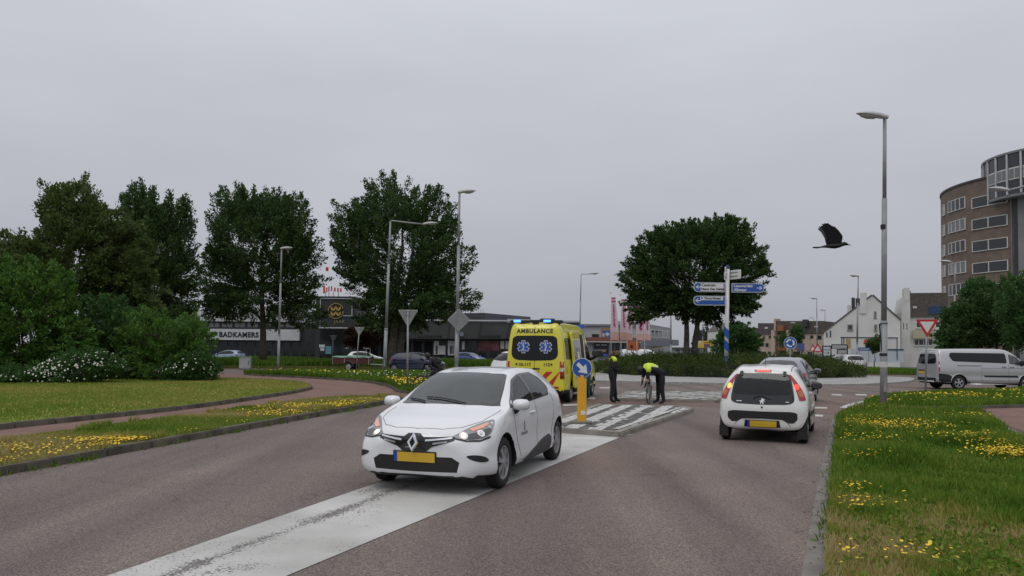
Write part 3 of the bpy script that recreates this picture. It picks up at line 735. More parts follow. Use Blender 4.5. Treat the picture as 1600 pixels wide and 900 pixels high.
# street trees in front of the shops
bC = (D(411,556,67).x, 67, .2)
make_tree('elm_tree', 'broad dark street tree whose trunk stands before the bathroom shop sign', bC, 15.8,
    [E_at(408,390,67,82,80,bC), E_at(360,440,67,52,62,bC), E_at(455,430,67,48,80,bC), E_at(405,340,67,62,42,bC), E_at(360,345,67,30,45,bC,40), E_at(455,350,67,34,45,bC,40), E_at(405,470,67,80,32,bC), E_at(345,478,67,36,20,bC), E_at(475,490,67,34,24,bC)], leaf_dark, .34, 740, 110, .22, bark_l, 'street trees before the shops')
bD = (D(611,556,66).x, 66, .2)
make_tree('elm_tree', 'large dark street tree behind the curved arm lamp post', bD, 17,
    [E_at(625,385,66,95,85,bD), E_at(575,405,66,46,70,bD), E_at(690,420,66,50,60,bD), E_at(610,325,66,50,45,bD,45), E_at(672,350,66,42,52,bD,45), E_at(550,370,66,32,55,bD,40), E_at(640,470,66,85,28,bD), E_at(562,425,66,28,20,bD), E_at(615,490,66,60,28,bD), E_at(690,470,66,55,26,bD)], leaf_dark, .42, 840, 110, .22, bark_l, 'street trees before the shops', trunks=((0,0),(.5,.3)))
bB = (D(262,556,60).x, 60, .2)
make_tree('elm_tree', 'dark street tree rising behind the left shrubs', bB, 14.5,
    [E_at(248,400,60,52,70,bB), E_at(240,345,60,42,42,bB), E_at(272,440,60,34,60,bB), E_at(215,330,60,26,36,bB), E_at(280,350,60,20,40,bB), E_at(255,490,60,45,30,bB)], leaf_dark, .32, 470, 100, .21, bark_l, 'street trees before the shops')
bA = (D(120,590,44).x, 44, .1)
make_tree('birch_tree', 'airy olive green tree towering over the shrubs on the lawn', bA, 11.2,
    [E_at(120,410,44,78,80,bA), E_at(58,430,44,50,55,bA), E_at(185,420,44,52,85,bA), E_at(112,328,44,44,44,bA,50), E_at(165,368,44,34,40,bA,45), E_at(20,420,44,45,60,bA), E_at(-40,450,44,60,70,bA), E_at(195,480,44,50,60,bA)], leaf_birch, .2, 1150, 100, .18, bark, None, (.7,1.5), .25, ((0,0),(.6,.2),(-.7,.1)), .26, droop=.45)
bT = (D(1075,556,57).x, 57, .15)
make_tree('elm_tree', 'wind shaped spreading tree with twin trunk on the roundabout', bT, 12,
    [E_at(1088,430,57,84,58,bT), E_at(1008,440,57,34,34,bT), E_at(1165,422,57,34,44,bT), E_at(1085,378,57,64,26,bT,70), E_at(1130,378,57,48,30,bT,60), E_at(1030,405,57,40,40,bT), E_at(1095,475,57,78,24,bT), E_at(1010,480,57,30,22,bT), E_at(1150,470,57,36,26,bT)], leaf_dark, .27, 1150, 110, .19, bark_l, None, (.7,1.5), .28, ((-.25,0),(.35,.15)), .2)
# shrubs on the lawn
def shrub(name, label, px, Y, ell, leafm, n=260, per=70, ls=.13, group=None, **k):
    b = (D(px,590,Y).x, Y, .1); H = max((D(e[0], e[1]-e[3], Y+(e[4] if len(e) > 4 else 0)).z) for e in ell)
    return make_tree(name, label, b, H, [E_at(e[0], e[1], Y+(e[4] if len(e) > 4 else 0), e[2], e[3], b) for e in ell], leafm, .07, n, per, ls, None, group, (.35,.8), .4, ((0,0),(.2,.1),(-.2,.1)), .15, cat='shrub', **k)
shrub('shrub', 'tall fresh green shrub at the edge of the lawn', 40, 35.5, [(40,500,75,75),(-20,480,60,90),(70,460,45,55),(95,540,50,50),(20,560,70,40)], leaf_fresh, 620, 85, .16)
shrub('shrub', 'rounded green shrub beside the red cycle path', 270, 37.5, [(260,530,60,42),(300,545,34,40),(225,540,45,50),(270,570,60,28)], leaf_fresh, 380, 75, .13)
shrub('shrub', 'dark green shrub between the two brighter ones', 165, 38.5, [(165,520,55,55),(130,560,60,40),(200,560,50,40)], leaf_mid, 480, 80, .15)
# flowering roses
flower_w = M('white rose petals', (.72,.71,.62), .7)
def rose(label, px, Y, ell, nf):
    r_ = shrub('rose_bush', label, px, Y, ell, leaf_mid, 230, 70, .10, 'white flowering rose bushes')
    b = r_.location; V = []; F = []
    for i in range(nf):
        e = ell[rng.integers(len(ell))]; c = E_at(e[0], e[1], Y, e[2], e[3], (b.x,b.y,b.z)); v = unit(rng.normal(0,1,3)); v[1] = -abs(v[1]) if rng.uniform() < .8 else v[1]; v[2] = abs(v[2])*.9+.0 if rng.uniform() < .75 else v[2]
        p = np.array(c[:3])+v*np.array(c[3:6])*rng.uniform(1.0,1.12); s = rng.uniform(.025,.05); k = len(V); n_ = unit(v+np.array([0,-.4,.4])); t1 = unit(np.cross(n_, [0,0,1])); t2 = np.cross(n_, t1)
        V += [tuple(p+(t1*math.cos(a)+t2*math.sin(a))*s) for a in [2*math.pi*q/5 for q in range(5)]]+[tuple(p+n_*s*.5)]
        F += [(k+q, k+(q+1)%5, k+5) for q in range(5)]
    o = pyd('blossoms', V, F, flower_w, r_); o['kind'] = 'stuff'
rose('broad rose bush dotted with white flowers in front of the shrubs', 115, 33.6, [(120,578,50,24),(75,588,40,16),(160,572,30,24)], 330)
rose('rose bush with white flowers at the corner of the cycle path', 305, 36.6, [(305,578,30,24),(280,582,26,20),(322,586,12,14)], 150)
rose('low rose bush with scattered white flowers under the tall fresh shrub', 15, 33.0, [(15,592,45,14),(-30,590,30,16)], 80)
# dark trees behind the van, right
for (px, Y, ell, lb) in ((1555,52,[(1555,500,48,45),(1590,480,40,45),(1525,520,30,32)], 'dark bushy tree behind the silver van under the round tower'), (1505,55,[(1505,515,28,38),(1530,470,26,28),(1490,535,20,25)], 'loose grey green tree beside the leaning street lamp by the tower'), (1620,47,[(1620,490,55,62),(1660,500,50,60)], 'dense dark tree at the front end of the silver van')):
    b = (D(px,580,Y).x, Y, 0); make_tree('broadleaf_tree', lb, b, 6.2, [E_at(e[0],e[1],Y,e[2],e[3],b) for e in ell], leaf_mid if px != 1555 else leaf_dark, .16, 300, 70, .2, None, 'trees behind the van', (.6,1.2), .4, ((0,0),), .24)
# round garden tree and small trees by the houses
b = (D(1150,550,112).x, 112, 0); make_tree('garden_tree', 'round green tree in front of the white gable far away', b, 6, [E_at(1150,530,112,24,24,b), E_at(1168,538,112,18,18,b), E_at(1130,540,112,12,16,b)], leaf_mid, .2, 200, 60, .36, None, None, (.8,1.5), .3, ((0,0),), .35)
b = (D(1243,550,106).x, 106, 0); make_tree('garden_tree', 'slim young tree before the pink terraced houses', b, 5.6, [E_at(1243,525,106,8,14,b), E_at(1225,530,106,8,10,b)], leaf_mid, .1, 70, 50, .26, None, None, (.6,1.2), .5, ((0,0),), .25)
b = (D(1365,555,78).x, 78, 0); make_tree('garden_tree', 'small tree in front of the white fence with the red logo', b, 3, [E_at(1367,540,78,10,9,b)], leaf_birch, .07, 60, 50, .2, None, None, (.4,.9), .4, ((0,0),), .2)
b = (D(575,556,74).x, 74, .2); make_tree('small_tree', 'low copper leaved tree between the street trees', b, 5, [E_at(585,520,74,26,18,b), E_at(560,528,74,16,16,b)], leaf_red, .12, 130, 60, .24, None, None, (.6,1.2), .4, ((0,0),), .25)
# poplars far off; distance haze is painted into their pale leaf colour
for i, (px, h) in enumerate(((1086,22),(1092,30),(1098,34),(1104,36),(1110,26),(1116,36),(1121,30),(1128,24))):
    Y = 260+8*(i%3); b = (D(px,545,Y).x, Y, 0); c = D(px, 548-h*.55, Y)
    make_tree('poplar_tree', ('tall thin haze tinted poplar' if h > 30 else 'shorter thin haze tinted poplar')+' in the distant row beyond the roundabout', b, 9, [(0,0,c.z, 2.4*Y/FPX, 2.4*Y/FPX, h*.6*Y/FPX)], leafmat('haze tinted poplar leaves', [(.10,.115,.10),(.14,.155,.135)]), .12, 60, 30, .5, None, 'distant poplars', (.8,1.6), 1.2, ((0,0),), .3)
# planting of the roundabout: dense low juniper
def ground_cover():
    n = 1500; a = rng.uniform(0,2*math.pi,n); rr = 9.3*np.sqrt(rng.uniform(0,1,n)); P = np.stack([15.9+rr*np.cos(a)*1.02, 57+rr*np.sin(a), np.zeros(n)],1)
    h = 1.15*(1-(rr/9.6)**5)*rng.uniform(.75,1.15,n)+.15; per = 60
    d = unit(np.stack([np.cos(a)*.7, np.sin(a)*.7, np.full(n,.5)],1)+rng.normal(0,.45,(n,3)))
    t = rng.uniform(0,1,(n,per,1)); base = P.copy(); base[:,2] = h*.75
    Q = base[:,None,:]+d[:,None,:]*t*.55+rng.normal(0,.16,(n,per,3)); Q[:,:,2] = np.maximum(Q[:,:,2], .1)
    V, F, r = leaves(Q.reshape(-1,3), np.repeat(d[:,None,:],per,1).reshape(-1,3), .19, .3); tone = np.repeat(np.repeat(np.clip(rng.normal(.5,.22,(n,1)),0,1),per,1).ravel(),4)
    o = npmesh('ground_cover', V, F, leaf_jun, None, {'rnd': np.clip(.5*r+.5*tone,0,1)}); tag(o, 'dense dark green juniper planting covering the roundabout island', 'ground cover', kind='stuff')
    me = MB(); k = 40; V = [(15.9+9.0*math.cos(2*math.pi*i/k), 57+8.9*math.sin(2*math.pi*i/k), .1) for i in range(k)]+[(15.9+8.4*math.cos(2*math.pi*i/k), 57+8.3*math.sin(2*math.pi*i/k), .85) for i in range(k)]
    me.add(V, [(i,(i+1)%k,k+(i+1)%k,k+i) for i in range(k)]+[tuple(range(k,2*k))]); s = me.obj('planting_bed', M('shaded soil', (.012,.016,.008), 1)); struct(s, 'planting bed in painted shade under the juniper of the roundabout', 'planting bed')  # near-black soil colour carries the shade beneath the juniper
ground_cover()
# ================= BUILDINGS =================
class Facade:
    """vertical plane through P0 and P1 (plan points); features are placed on it by where the photo shows them"""
    def __init__(s, root, P0, P1):
        s.root = root; s.o = Vector((P0[0], P0[1], 0)); d = Vector((P1[0]-P0[0], P1[1]-P0[1], 0)); s.u = d.normalized()
        n = Vector((s.u.y, -s.u.x, 0)); s.n = n if n.dot(-s.o) > 0 else -n
    def at(s, px, py, off=0.0):
        r = ray(px, py); c = Vector((0,0,CAMH)); o = s.o+s.n*off; k = (o-c).dot(s.n)/r.dot(s.n); return c+r*k
    def uv(s, p): return (Vector(p)-s.o).dot(s.u), p[2]
    def pt(s, u, z, off=0.0): return s.o+s.u*u+s.n*off+Vector((0,0,z))-s.root.location
    def slab(s, name, px, mat, off0=-.02, off1=.05, parent=None, raw=None):
        """polygon (pixels, or raw (u,z) pairs) standing off the wall"""
        q = raw if raw else [s.uv(s.at(*p)) for p in px]; n = len(q)
        v = [s.pt(a, b, off0) for a, b in q]+[s.pt(a, b, off1) for a, b in q]
        f = [tuple(range(n)), tuple(range(2*n-1, n-1, -1))]+[(i, n+i, n+(i+1)%n, (i+1)%n) for i in range(n)]
        o = pyd(name, v, f, mat, parent or s.root)
        bm = bmesh.new(); bm.from_mesh(o.data); bmesh.ops.recalc_face_normals(bm, faces=bm.faces[:]); bm.to_mesh(o.data); bm.free()
        return o
    def rect(s, name, x0, y0, x1, y1, mat, off0=-.02, off1=.05, parent=None):
        xm = (x0+x1)/2; z1 = s.at(xm, y0).z; z0 = s.at(xm, y1).z; u0 = s.uv(s.at(x0, y0))[0]; u1 = s.uv(s.at(x1, y0))[0]
        return s.slab(name, None, mat, off0, off1, parent, [(u0,z0),(u1,z0),(u1,z1),(u0,z1)])
    def window(s, x0, y0, x1, y1, fm, gm, nv=1, nh=1, fw=.07, sill=True):
        xm = (x0+x1)/2; z1 = s.at(xm, y0).z; z0 = s.at(xm, y1).z; u0 = s.uv(s.at(x0, y0))[0]; u1 = s.uv(s.at(x1, y0))[0]
        return s.window_uv(u0, z0, u1, z1, fm, gm, nv, nh, fw, sill)
    def window_uv(s, u0, z0, u1, z1, fm, gm, nv=1, nh=1, fw=.07, sill=True):
        if u0 > u1: u0, u1 = u1, u0
        mb = MB()
        def bar(a, b, c, d):
            v = [s.pt(a,b,-.02),s.pt(c,b,-.02),s.pt(c,d,-.02),s.pt(a,d,-.02),s.pt(a,b,.06),s.pt(c,b,.06),s.pt(c,d,.06),s.pt(a,d,.06)]
            mb.add(v, [(4,5,6,7),(0,1,5,4),(1,2,6,5),(2,3,7,6),(3,0,4,7)])
        bar(u0,z0,u1,z0+fw); bar(u0,z1-fw,u1,z1); bar(u0,z0+fw,u0+fw,z1-fw); bar(u1-fw,z0+fw,u1,z1-fw)
        for k in range(1, nv): m = u0+(u1-u0)*k/nv; bar(m-fw/2, z0+fw, m+fw/2, z1-fw)
        for k in range(1, nh): m = z0+(z1-z0)*k/nh; bar(u0+fw, m-fw/2, u1-fw, m+fw/2)
        w_ = mb.obj('window', fm, s.root); s.slab('pane', None, gm, -.03, .02, w_, [(u0+.01,z0+.01),(u1-.01,z0+.01),(u1-.01,z1-.01),(u0+.01,z1-.01)])
        if sill: s.slab('sill', None, fm, -.02, .12, w_, [(u0-.05,z0-.08),(u1+.05,z0-.08),(u1+.05,z0-.004),(u0-.05,z0-.004)])
        return w_
    def mass(s, name, x0, x1, ytop, mat, depth=14, z0=-.1, raw=None, inset=0.0):
        u0 = s.uv(s.at(x0, ytop))[0]; u1 = s.uv(s.at(x1, ytop))[0]; z1 = s.at((x0+x1)/2, ytop).z
        return s.slab(name, None, mat, -depth, -inset, None, raw or [(u0,z0),(u1,z0),(u1,z1),(u0,z1)])
def building(name, label, px0, px1, Y0, Y1=None, cat='building'):
    Y1 = Y1 or Y0; a = D(px0, 550, Y0); b = D(px1, 550, Y1); root = empty(name, ((a.x+b.x)/2, (a.y+b.y)/2, 0)); tag(root, label, cat)
    return Facade(root, (a.x,a.y), (b.x,b.y))
w_white = M('white render', (.62,.615,.59), .85, var=(.6,.08), world=True); w_off = M('white fascia', (.52,.53,.54), .6, var=(.8,.1)); w_cream = M('pale pink brick', (.47,.375,.31), .9, var=(1.2,.12))
w_dark = M('dark grey cladding', (.030,.031,.034), .6, var=(.7,.15)); w_dk2 = M('charcoal metal cladding', (.055,.058,.066), .5, var=(.5,.15)); w_grey = M('grey cladding', (.20,.21,.22), .6, var=(.6,.12))
tile = M('brown roof tiles', (.095,.080,.070), .85, var=(3,.25), bump=(14,.8)); tile2 = M('grey brown tiles', (.085,.077,.072), .85, var=(3,.25), bump=(14,.8))
wglass = M('building glass', (.025,.03,.034), .08, spec=.7); wglass2 = M('curtained glass', (.16,.165,.165), .2, spec=.7); wframe = M('white frames', (.62,.62,.60), .5); dframe = M('dark frames', (.04,.042,.045), .5)
shopg = M('shop window glass', (.016,.017,.02), .08, spec=.5); rbrick = M('tower brick', (.175,.132,.106), .9, var=(1.1,.18), bump=(9,.5)); gold = M('gold emblem', (.55,.40,.12), .35, metal=.5); postr = M('poster white', (.5,.5,.5), .6); pinkp = M('poster red pink', (.16,.05,.06), .6, var=(.8,.6))
# bathroom shop
f = building('shop_building', 'long shop with white sign band reading BADKAMERS', 190, 500, 92)
f.mass('wall', 190, 500, 503, w_dark, 18); f.rect('roof_fascia', 190, 485, 452, 502, w_off, -17, .5); f.rect('sign_band', 322, 514.5, 470, 531.5, w_off, -.02, .6)
for x in range(306, 450, 20): f.window(x, 503.5, x+18, 512, dframe, wglass2, 2, 1, .06, False)
for x in range(330, 500, 14): f.window(x, 533.5, x+12, 558, dframe, shopg, 1, 1, .08, False)
for x in range(318, 450, 30): f.rect('fascia_joint', x, 486, x+.7, 501, w_grey, .5, .52)
p = f.pt(*f.uv(f.at(376,523.5)), .62); text_obj('lettering', 'BADKAMERS', .86, M('black sign letters', (.02,.02,.022), .5), frame(p, f.u if f.u.x > 0 else -f.u, (0,0,1)), f.root, .02, .03, sx=.92, spacing=1.1)
p = f.pt(*f.uv(f.at(311,523.5)), .62); f.rect('sign_band', 300, 514.5, 317, 531.5, w_off, -.02, .6)
text_obj('lettering', 'E', 1.15, MATS['black sign letters'], frame(p, f.u if f.u.x > 0 else -f.u, (0,0,1)), f.root, .02, .03)
# emblem tower
f = building('shop_tower', 'dark shop entrance tower with round gold emblem and JAAR lettering', 492, 560, 90)
f.mass('wall', 494, 556, 463, w_dark, 10)
for (a, b, c, d) in ((500.5,466,551,467),(500.5,466,501.5,512),(550,466,551,493),(536,493,551,494),(497,511.5,548,513)): f.rect('white_trim', a, b, c, d, w_off, -.02, .12)
def ringp(cx, cy, r0, r1, a0, a1, n=26):
    A = [a0+(a1-a0)*k/n for k in range(n+1)]; return [(cx+r1*math.cos(a), cy-r1*math.sin(a)) for a in A]+[(cx+r0*math.cos(a), cy-r0*math.sin(a)) for a in A[::-1]]
f.slab('gold_ring', ringp(525,486,11.2,12.2,R(20),R(380)-R(21)), gold, -.02, .14)
for k in range(2):
    for j in range(2):
        for sx in (-1, 1):
            cx, cy = 521.3+8*k-.3, 482+8*j
            leafp = [(cx+.2*sx,cy+4),(cx+.2*sx,cy+.5),(cx+2.2*sx,cy-1.8),(cx+4.0*sx-.2*sx,cy-3.8),(cx+3.9*sx,cy+.2),(cx+2.4*sx,cy+2.8)]
            f.slab('gold_leaf', leafp, gold, -.02, .16)
p = f.pt(*f.uv(f.at(530.5,503)), .1); text_obj('lettering', 'JAAR', .60, M('dull gold letters', (.22,.19,.12), .5), frame(p, f.u if f.u.x > 0 else -f.u, (0,0,1)), f.root, .02, .0)
redm = M('red sign letters', (.55,.03,.03), .4)
for (x, y0, y1, wq) in ((504,446,458,2.4),(508.5,449,456,1.6),(512,447,455,1.4),(516,447,454.5,1.6),(521,449,455,2),(526,449.5,455.5,2),(530.5,450,456,2),(508,417,423,4)):
    f.rect('red_letter_stroke', x, y0, x+wq, y1, redm, -.5, -.3)
for x in (507,512,519,527): f.rect('sign_support', x, 455, x+.6, 464, dframe, -.6, -.5)
f.rect('entrance', 500, 515, 548, 560, shopg, -.02, .05)
for x0, y0, x1, y1, m in ((499,538.5,508,543,w_off),(501,544,507,548,w_off),(509,541,518,553,M('teal poster', (.10,.25,.30), .5)),(540,540,545,545,w_grey)): f.rect('notice', x0, y0, x1, y1, m, .05, .1)
# long dark shop
f = building('shop_building', 'long charcoal shop with sloping canopy and posters in its windows', 550, 905, 100, 100)
f.mass('wall', 550, 905, 505, w_dark, 20); f.slab('upper_storey', [(640,488),(756,486.5),(756,504),(640,504)], w_dk2, -16, -4); f.slab('upper_storey', [(756,486.5),(830,493),(830,504),(756,504)], w_grey if False else M('blue grey cladding', (.075,.082,.098), .5, var=(.5,.1)), -16, -4)
f.slab('canopy', [(552,504),(905,504.5),(905,529.5),(552,529.5)], M('dark canopy', (.050,.051,.050), .6, var=(.4,.2)), -.02, 1.2); f.rect('white_trim', 550, 500.2, 905, 502.2, w_off, -.02, 1.4); f.rect('white_trim', 792, 497, 832, 503.5, w_off, -3.9, -3.6)
for x in (598,648,700,748,792,838): f.slab('canopy_rib', [(x+4,505),(x+6,505),(x+1.5,529),(x-.5,529)], w_dark, 1.2, 1.28)
for x0, x1 in ((655,693),(716,728),(750,784),(628,638)):
    n = int((x1-x0)/3.6)
    for k in range(n): xx = x0+(x1-x0)*k/n; f.rect('sign_stroke', xx, 524.3+random.uniform(-.2,.2), xx+2.4, 527.8, blk, 1.2, 1.26)
for x in range(560, 900, 17): f.window(x, 532, x+15.5, 560, dframe, shopg, 1, 1, .1, False)
for (x0,y0,x1,y1,m) in ((678,532.5,686,554,postr),(686,540,696,554,postr),(700,532.5,711,555,postr),(748,533,780,548,pinkp),(782,533,788,545,postr),(722,533,726,546,postr),(790,533,796,545,postr)): f.rect('poster', x0, y0, x1, y1, m, .07, .1)
for x0, x1 in ((681,684),(703,706),(707,709)): f.rect('poster_figure', x0, 540, x1, 553, w_dark, .1, .12)
for x in (743,747,751): f.rect('roof_mast', x, 478, x+.5, 488, dframe, -8, -7.9)
# white shop beyond the ambulance
f = building('shop_building', 'white shop block with red brown band, mural and dark banner', 862, 1000, 108)
f.mass('wall', 862, 1000, 509, M('pale grey wall', (.40,.41,.42), .7, var=(.5,.1)), 22); f.rect('roof_edge', 862, 506.5, 1002, 509.5, w_grey, -22, .3); f.rect('red_band', 915, 527.5, 1000, 534, M('red brown fascia', (.21,.085,.065), .7), -.02, .8); f.rect('white_trim', 915, 533.8, 1000, 535.2, w_off, -.02, .9)
f.rect('dark_upper', 860, 497, 885, 507, w_dk2, -18, -8); f.rect('dark_upper', 848, 494, 872, 507, w_dk2, -16, -8)
for x0, x1 in ((905,912),(925,936)): f.window(x0, 522, x1, 527, dframe, wglass, 1, 1, .08, False)
f.rect('mural', 939, 513, 969, 527.4, M('orange panel', (.50,.20,.06), .6), -.02, .06); f.rect('mural_field', 941, 516, 954, 526.5, M('mural blue', (.05,.14,.33), .6), .06, .08); f.slab('mural_shape', [(945,522),(949,519),(953,522),(949,525.5)], w_off, .08, .1); f.rect('mural_shape', 941.5, 521, 944.5, 526, w_off, .08, .1); f.rect('mural_field', 962, 514, 968, 527, M('mural green', (.15,.26,.16), .6), .06, .08); f.slab('mural_shape', [(964,524),(968,520),(968,527),(963,527)], M('mural dark blue', (.03,.05,.14), .6), .08, .1)
f.rect('banner', 928, 536.5, 951, 557, M('navy banner', (.012,.014,.03), .5), .2, .25)
for k, (y, x0, x1, m) in enumerate(((538.2,931,937,w_off),(538.2,939,948,w_off),(546.2,930,947,M('yellow print', (.50,.36,.10), .6)),(548.3,930,946,MATS['yellow print']),(553,930,933,w_off),(553,940,949,M('blue print', (.05,.12,.45), .6)))): f.rect('banner_print', x0, y, x1, y+1.4+(2 if k == 5 else 0), m, .25, .27)
for x in range(953, 1000, 8): f.window(x, 536.5, x+7, 558, dframe, shopg, 1, 2, .1, False)
f = building('office_building', 'grey two storey office with tall white mullions behind the flags', 985, 1048, 111, 142)
f.mass('wall', 985, 1048, 507, M('light grey panels', (.30,.31,.325), .7, var=(.4,.1)), 3)
for i, x in enumerate(range(987, 1046, 6)):
    f.window(x, 512+ (x-987)*.09, x+5, 526+(x-987)*.05, wframe, wglass, 1, 1, .12, False)
f.slab('canopy', [(985,529),(1048,531),(1048,540),(985,541)], M('blue grey canopy', (.17,.19,.22), .6), -.02, 1.5); f.slab('ground_glazing', [(985,541.5),(1048,541),(1048,556),(985,558)], shopg, -.02, .06)
# ---- houses ----
def gable(f, px, mat, depth, roofm, ridge_i, name='wall', over=.25):
    """gable outline (pixels) extruded back; roof slabs over the edges either side of the ridge vertex"""
    q = [f.uv(f.at(*p)) for p in px]; f.slab(name, None, mat, -depth, 0, None, q)
    for a, b in ((ridge_i-1, ridge_i), (ridge_i, ridge_i+1)):
        (u0,z0), (u1,z1) = q[a], q[b]; L = math.hypot(u1-u0, z1-z0); nx, nz = -(z1-z0)/L, (u1-u0)/L
        if nz < 0: nx, nz = -nx, -nz
        t = .16; f.slab('roof', None, roofm, -depth-over, over*.4, None, [(u0+nx*.004,z0+nz*.004),(u1+nx*.004,z1+nz*.004),(u1+nx*t,z1+nz*t),(u0+nx*t,z0+nz*t)])
f = building('house', 'white house with a big asymmetric gable and dark chimneys', 1283, 1412, 97.2, 93, 'house')
gable(f, [(1286,580),(1286,521),(1342,477.5),(1362,460),(1408,502),(1408,580)], w_white, 14, tile, 3) if False else None
q = [(1287,578),(1287,520),(1363,461.5),(1407,501),(1407,578)]; gable(f, q, w_white, 13, tile, 2)
f.rect('gable_stub', 1343.5, 457.5, 1354, 490, w_white, -1.2, .12)
for (x0,y0,x1,y1) in ((1329,463,1334,481),(1335.5,464,1342.5,475),(1360,460.5,1364,467)): f.rect('chimney', x0, y0, x1, y1, dframe, -4, -2.5)
f.rect('chimney', 1323, 475.5, 1327.5, 487, w_white, -3, -1.5)
for (x0,y0,x1,y1) in ((1324,507,1332.5,516),(1365.5,486.5,1369.5,496.5),(1366,507,1370.5,517)): f.window(x0, y0, x1, y1, M('grey frames', (.22,.22,.21), .6), wglass, 1, 1, .12)
for x in (1291,1296.5): f.window(x, 517+ (1296-x)*.5, x+2, 527, dframe, wglass, 1, 1, .08, False)
f = building('house', 'white house with a brown tiled roof, dormer and balcony next to the round tower', 1407, 1482, 99, 97, 'house')
f.mass('wall', 1420, 1482, 495, w_white, 10); f.slab('roof', [(1414,470),(1420,458),(1480,457.5),(1482,495),(1421,495.5)], tile, -.02, .25); f.slab('gable_wall', [(1407,575),(1408,488),(1413,463),(1421,450),(1422,495),(1422,575)], w_white, -9, .28)
f.rect('chimney', 1412.5, 450, 1421, 470, w_white, -2, .32); f.rect('chimney_pipe', 1420, 454, 1423, 462, dframe, -1, -.2)
f.rect('skylight', 1450.5, 479, 1472.5, 490.5, M('solar blue', (.02,.05,.14), .2), .25, .34); f.rect('skylight', 1426, 478.5, 1432, 482, w_off, .25, .32)
for (x0,y0,x1,y1,nv) in ((1461,502,1477,512.5,2),(1431,502.5,1440,512.5,1),(1462,525,1475,533,2),(1428,530,1458,540,4)): f.window(x0, y0, x1, y1, wframe, wglass, nv, 1, .09)
f.rect('balcony_front', 1459, 513, 1480, 521, w_white, .3, .9); f.rect('balcony_slab', 1459, 521.2, 1480, 522.5, dframe, .3, 1.0); f.rect('awning', 1425, 516, 1457, 529, M('cream awning', (.46,.41,.30), .8), .3, .7)
for x in (1411,1416): f.rect('slit_window', x, 505, x+1.2, 515, wglass, .28, .3)
f = building('terraced_houses', 'pale pink terraced houses with brown roofs and orange balconies', 1184, 1290, 128, 121, 'house')
f.mass('wall', 1186, 1290, 522, w_cream, 12)
f.slab('roof', [(1185,505),(1209,505),(1209.5,522),(1185,522)], tile2, -6, .2); f.slab('roof', [(1213,501.5),(1287,501.5),(1289,521.5),(1213,521.5)], tile, -6, .15); f.rect('chimney', 1210, 498, 1213, 521, w_cream, -2, .3)
f.rect('skylight', 1195.5, 511, 1200.5, 514, w_off, .2, .28); f.rect('skylight', 1236, 503.5, 1243, 505, w_off, .15, .22); f.rect('skylight', 1273, 509.5, 1279, 511.5, w_off, .15, .22); f.rect('chimney', 1257.5, 499.5, 1264.5, 511, dframe, .1, 1.2)
f.rect('dormer', 1217, 508, 1227, 517.5, M('orange wood', (.26,.11,.045), .7), .1, .9); f.window(1220, 511, 1226, 516, wframe, wglass, 1, 1, .08, False)
for (x0,y0,x1,y1) in ((1192,524,1194.5,529),(1201,524.5,1206,529),(1196,536,1201,542),(1253,524,1258,530),(1266,524,1271,529),(1277,524,1284,530.5),(1217,524,1222,529),(1226,524,1231,529)): f.window(x0, y0, x1, y1, M('brown frames', (.12,.085,.06), .6), wglass, 1, 1, .09, False)
for x0, x1, y in ((1217,1233,543),(1217,1233,531),(1246,1256,543)): f.rect('balcony_front', x0, y, x1, y+4.5, MATS['orange wood'], .05, 1.0)
f.rect('party_wall', 1209.5, 516, 1215, 558, w_cream, -.02, 1.4); f.rect('party_wall', 1233.5, 516, 1236, 558, w_cream, -.02, 1.4)
for x in (1187,1200,1218,1240,1262): f.rect('garage_door', x, 549.5, x+10, 557, dframe, -.02, .08)
f.rect('blue_plaque', 1187.5, 537, 1194, 541, M('blue plaque', (.06,.10,.30), .5), .0, .06)
f = building('house', 'white gabled house half hidden by the round green tree', 1146, 1192, 138, 138, 'house')
gable(f, [(1141,556),(1141,516),(1155,503),(1184,522),(1184,556)], w_white, 16, tile, 2); f.rect('chimney', 1163, 505, 1166, 512, dframe, -4, -3)
for x, y in ((1174,526),(1174,538),(1160,520)): f.window(x, y, x+4, y+5, dframe, wglass, 1, 1, .1, False)
f = building('house', 'low brown roofed houses between the gabled house and the terrace', 1176, 1192, 150, 150, 'house')
f.mass('wall', 1172, 1196, 524, w_cream, 10); f.rect('roof', 1170, 512.5, 1196, 524, tile2, -8, .2); f.window(1181, 530, 1186, 537, dframe, wglass, 1, 1, .1, False)
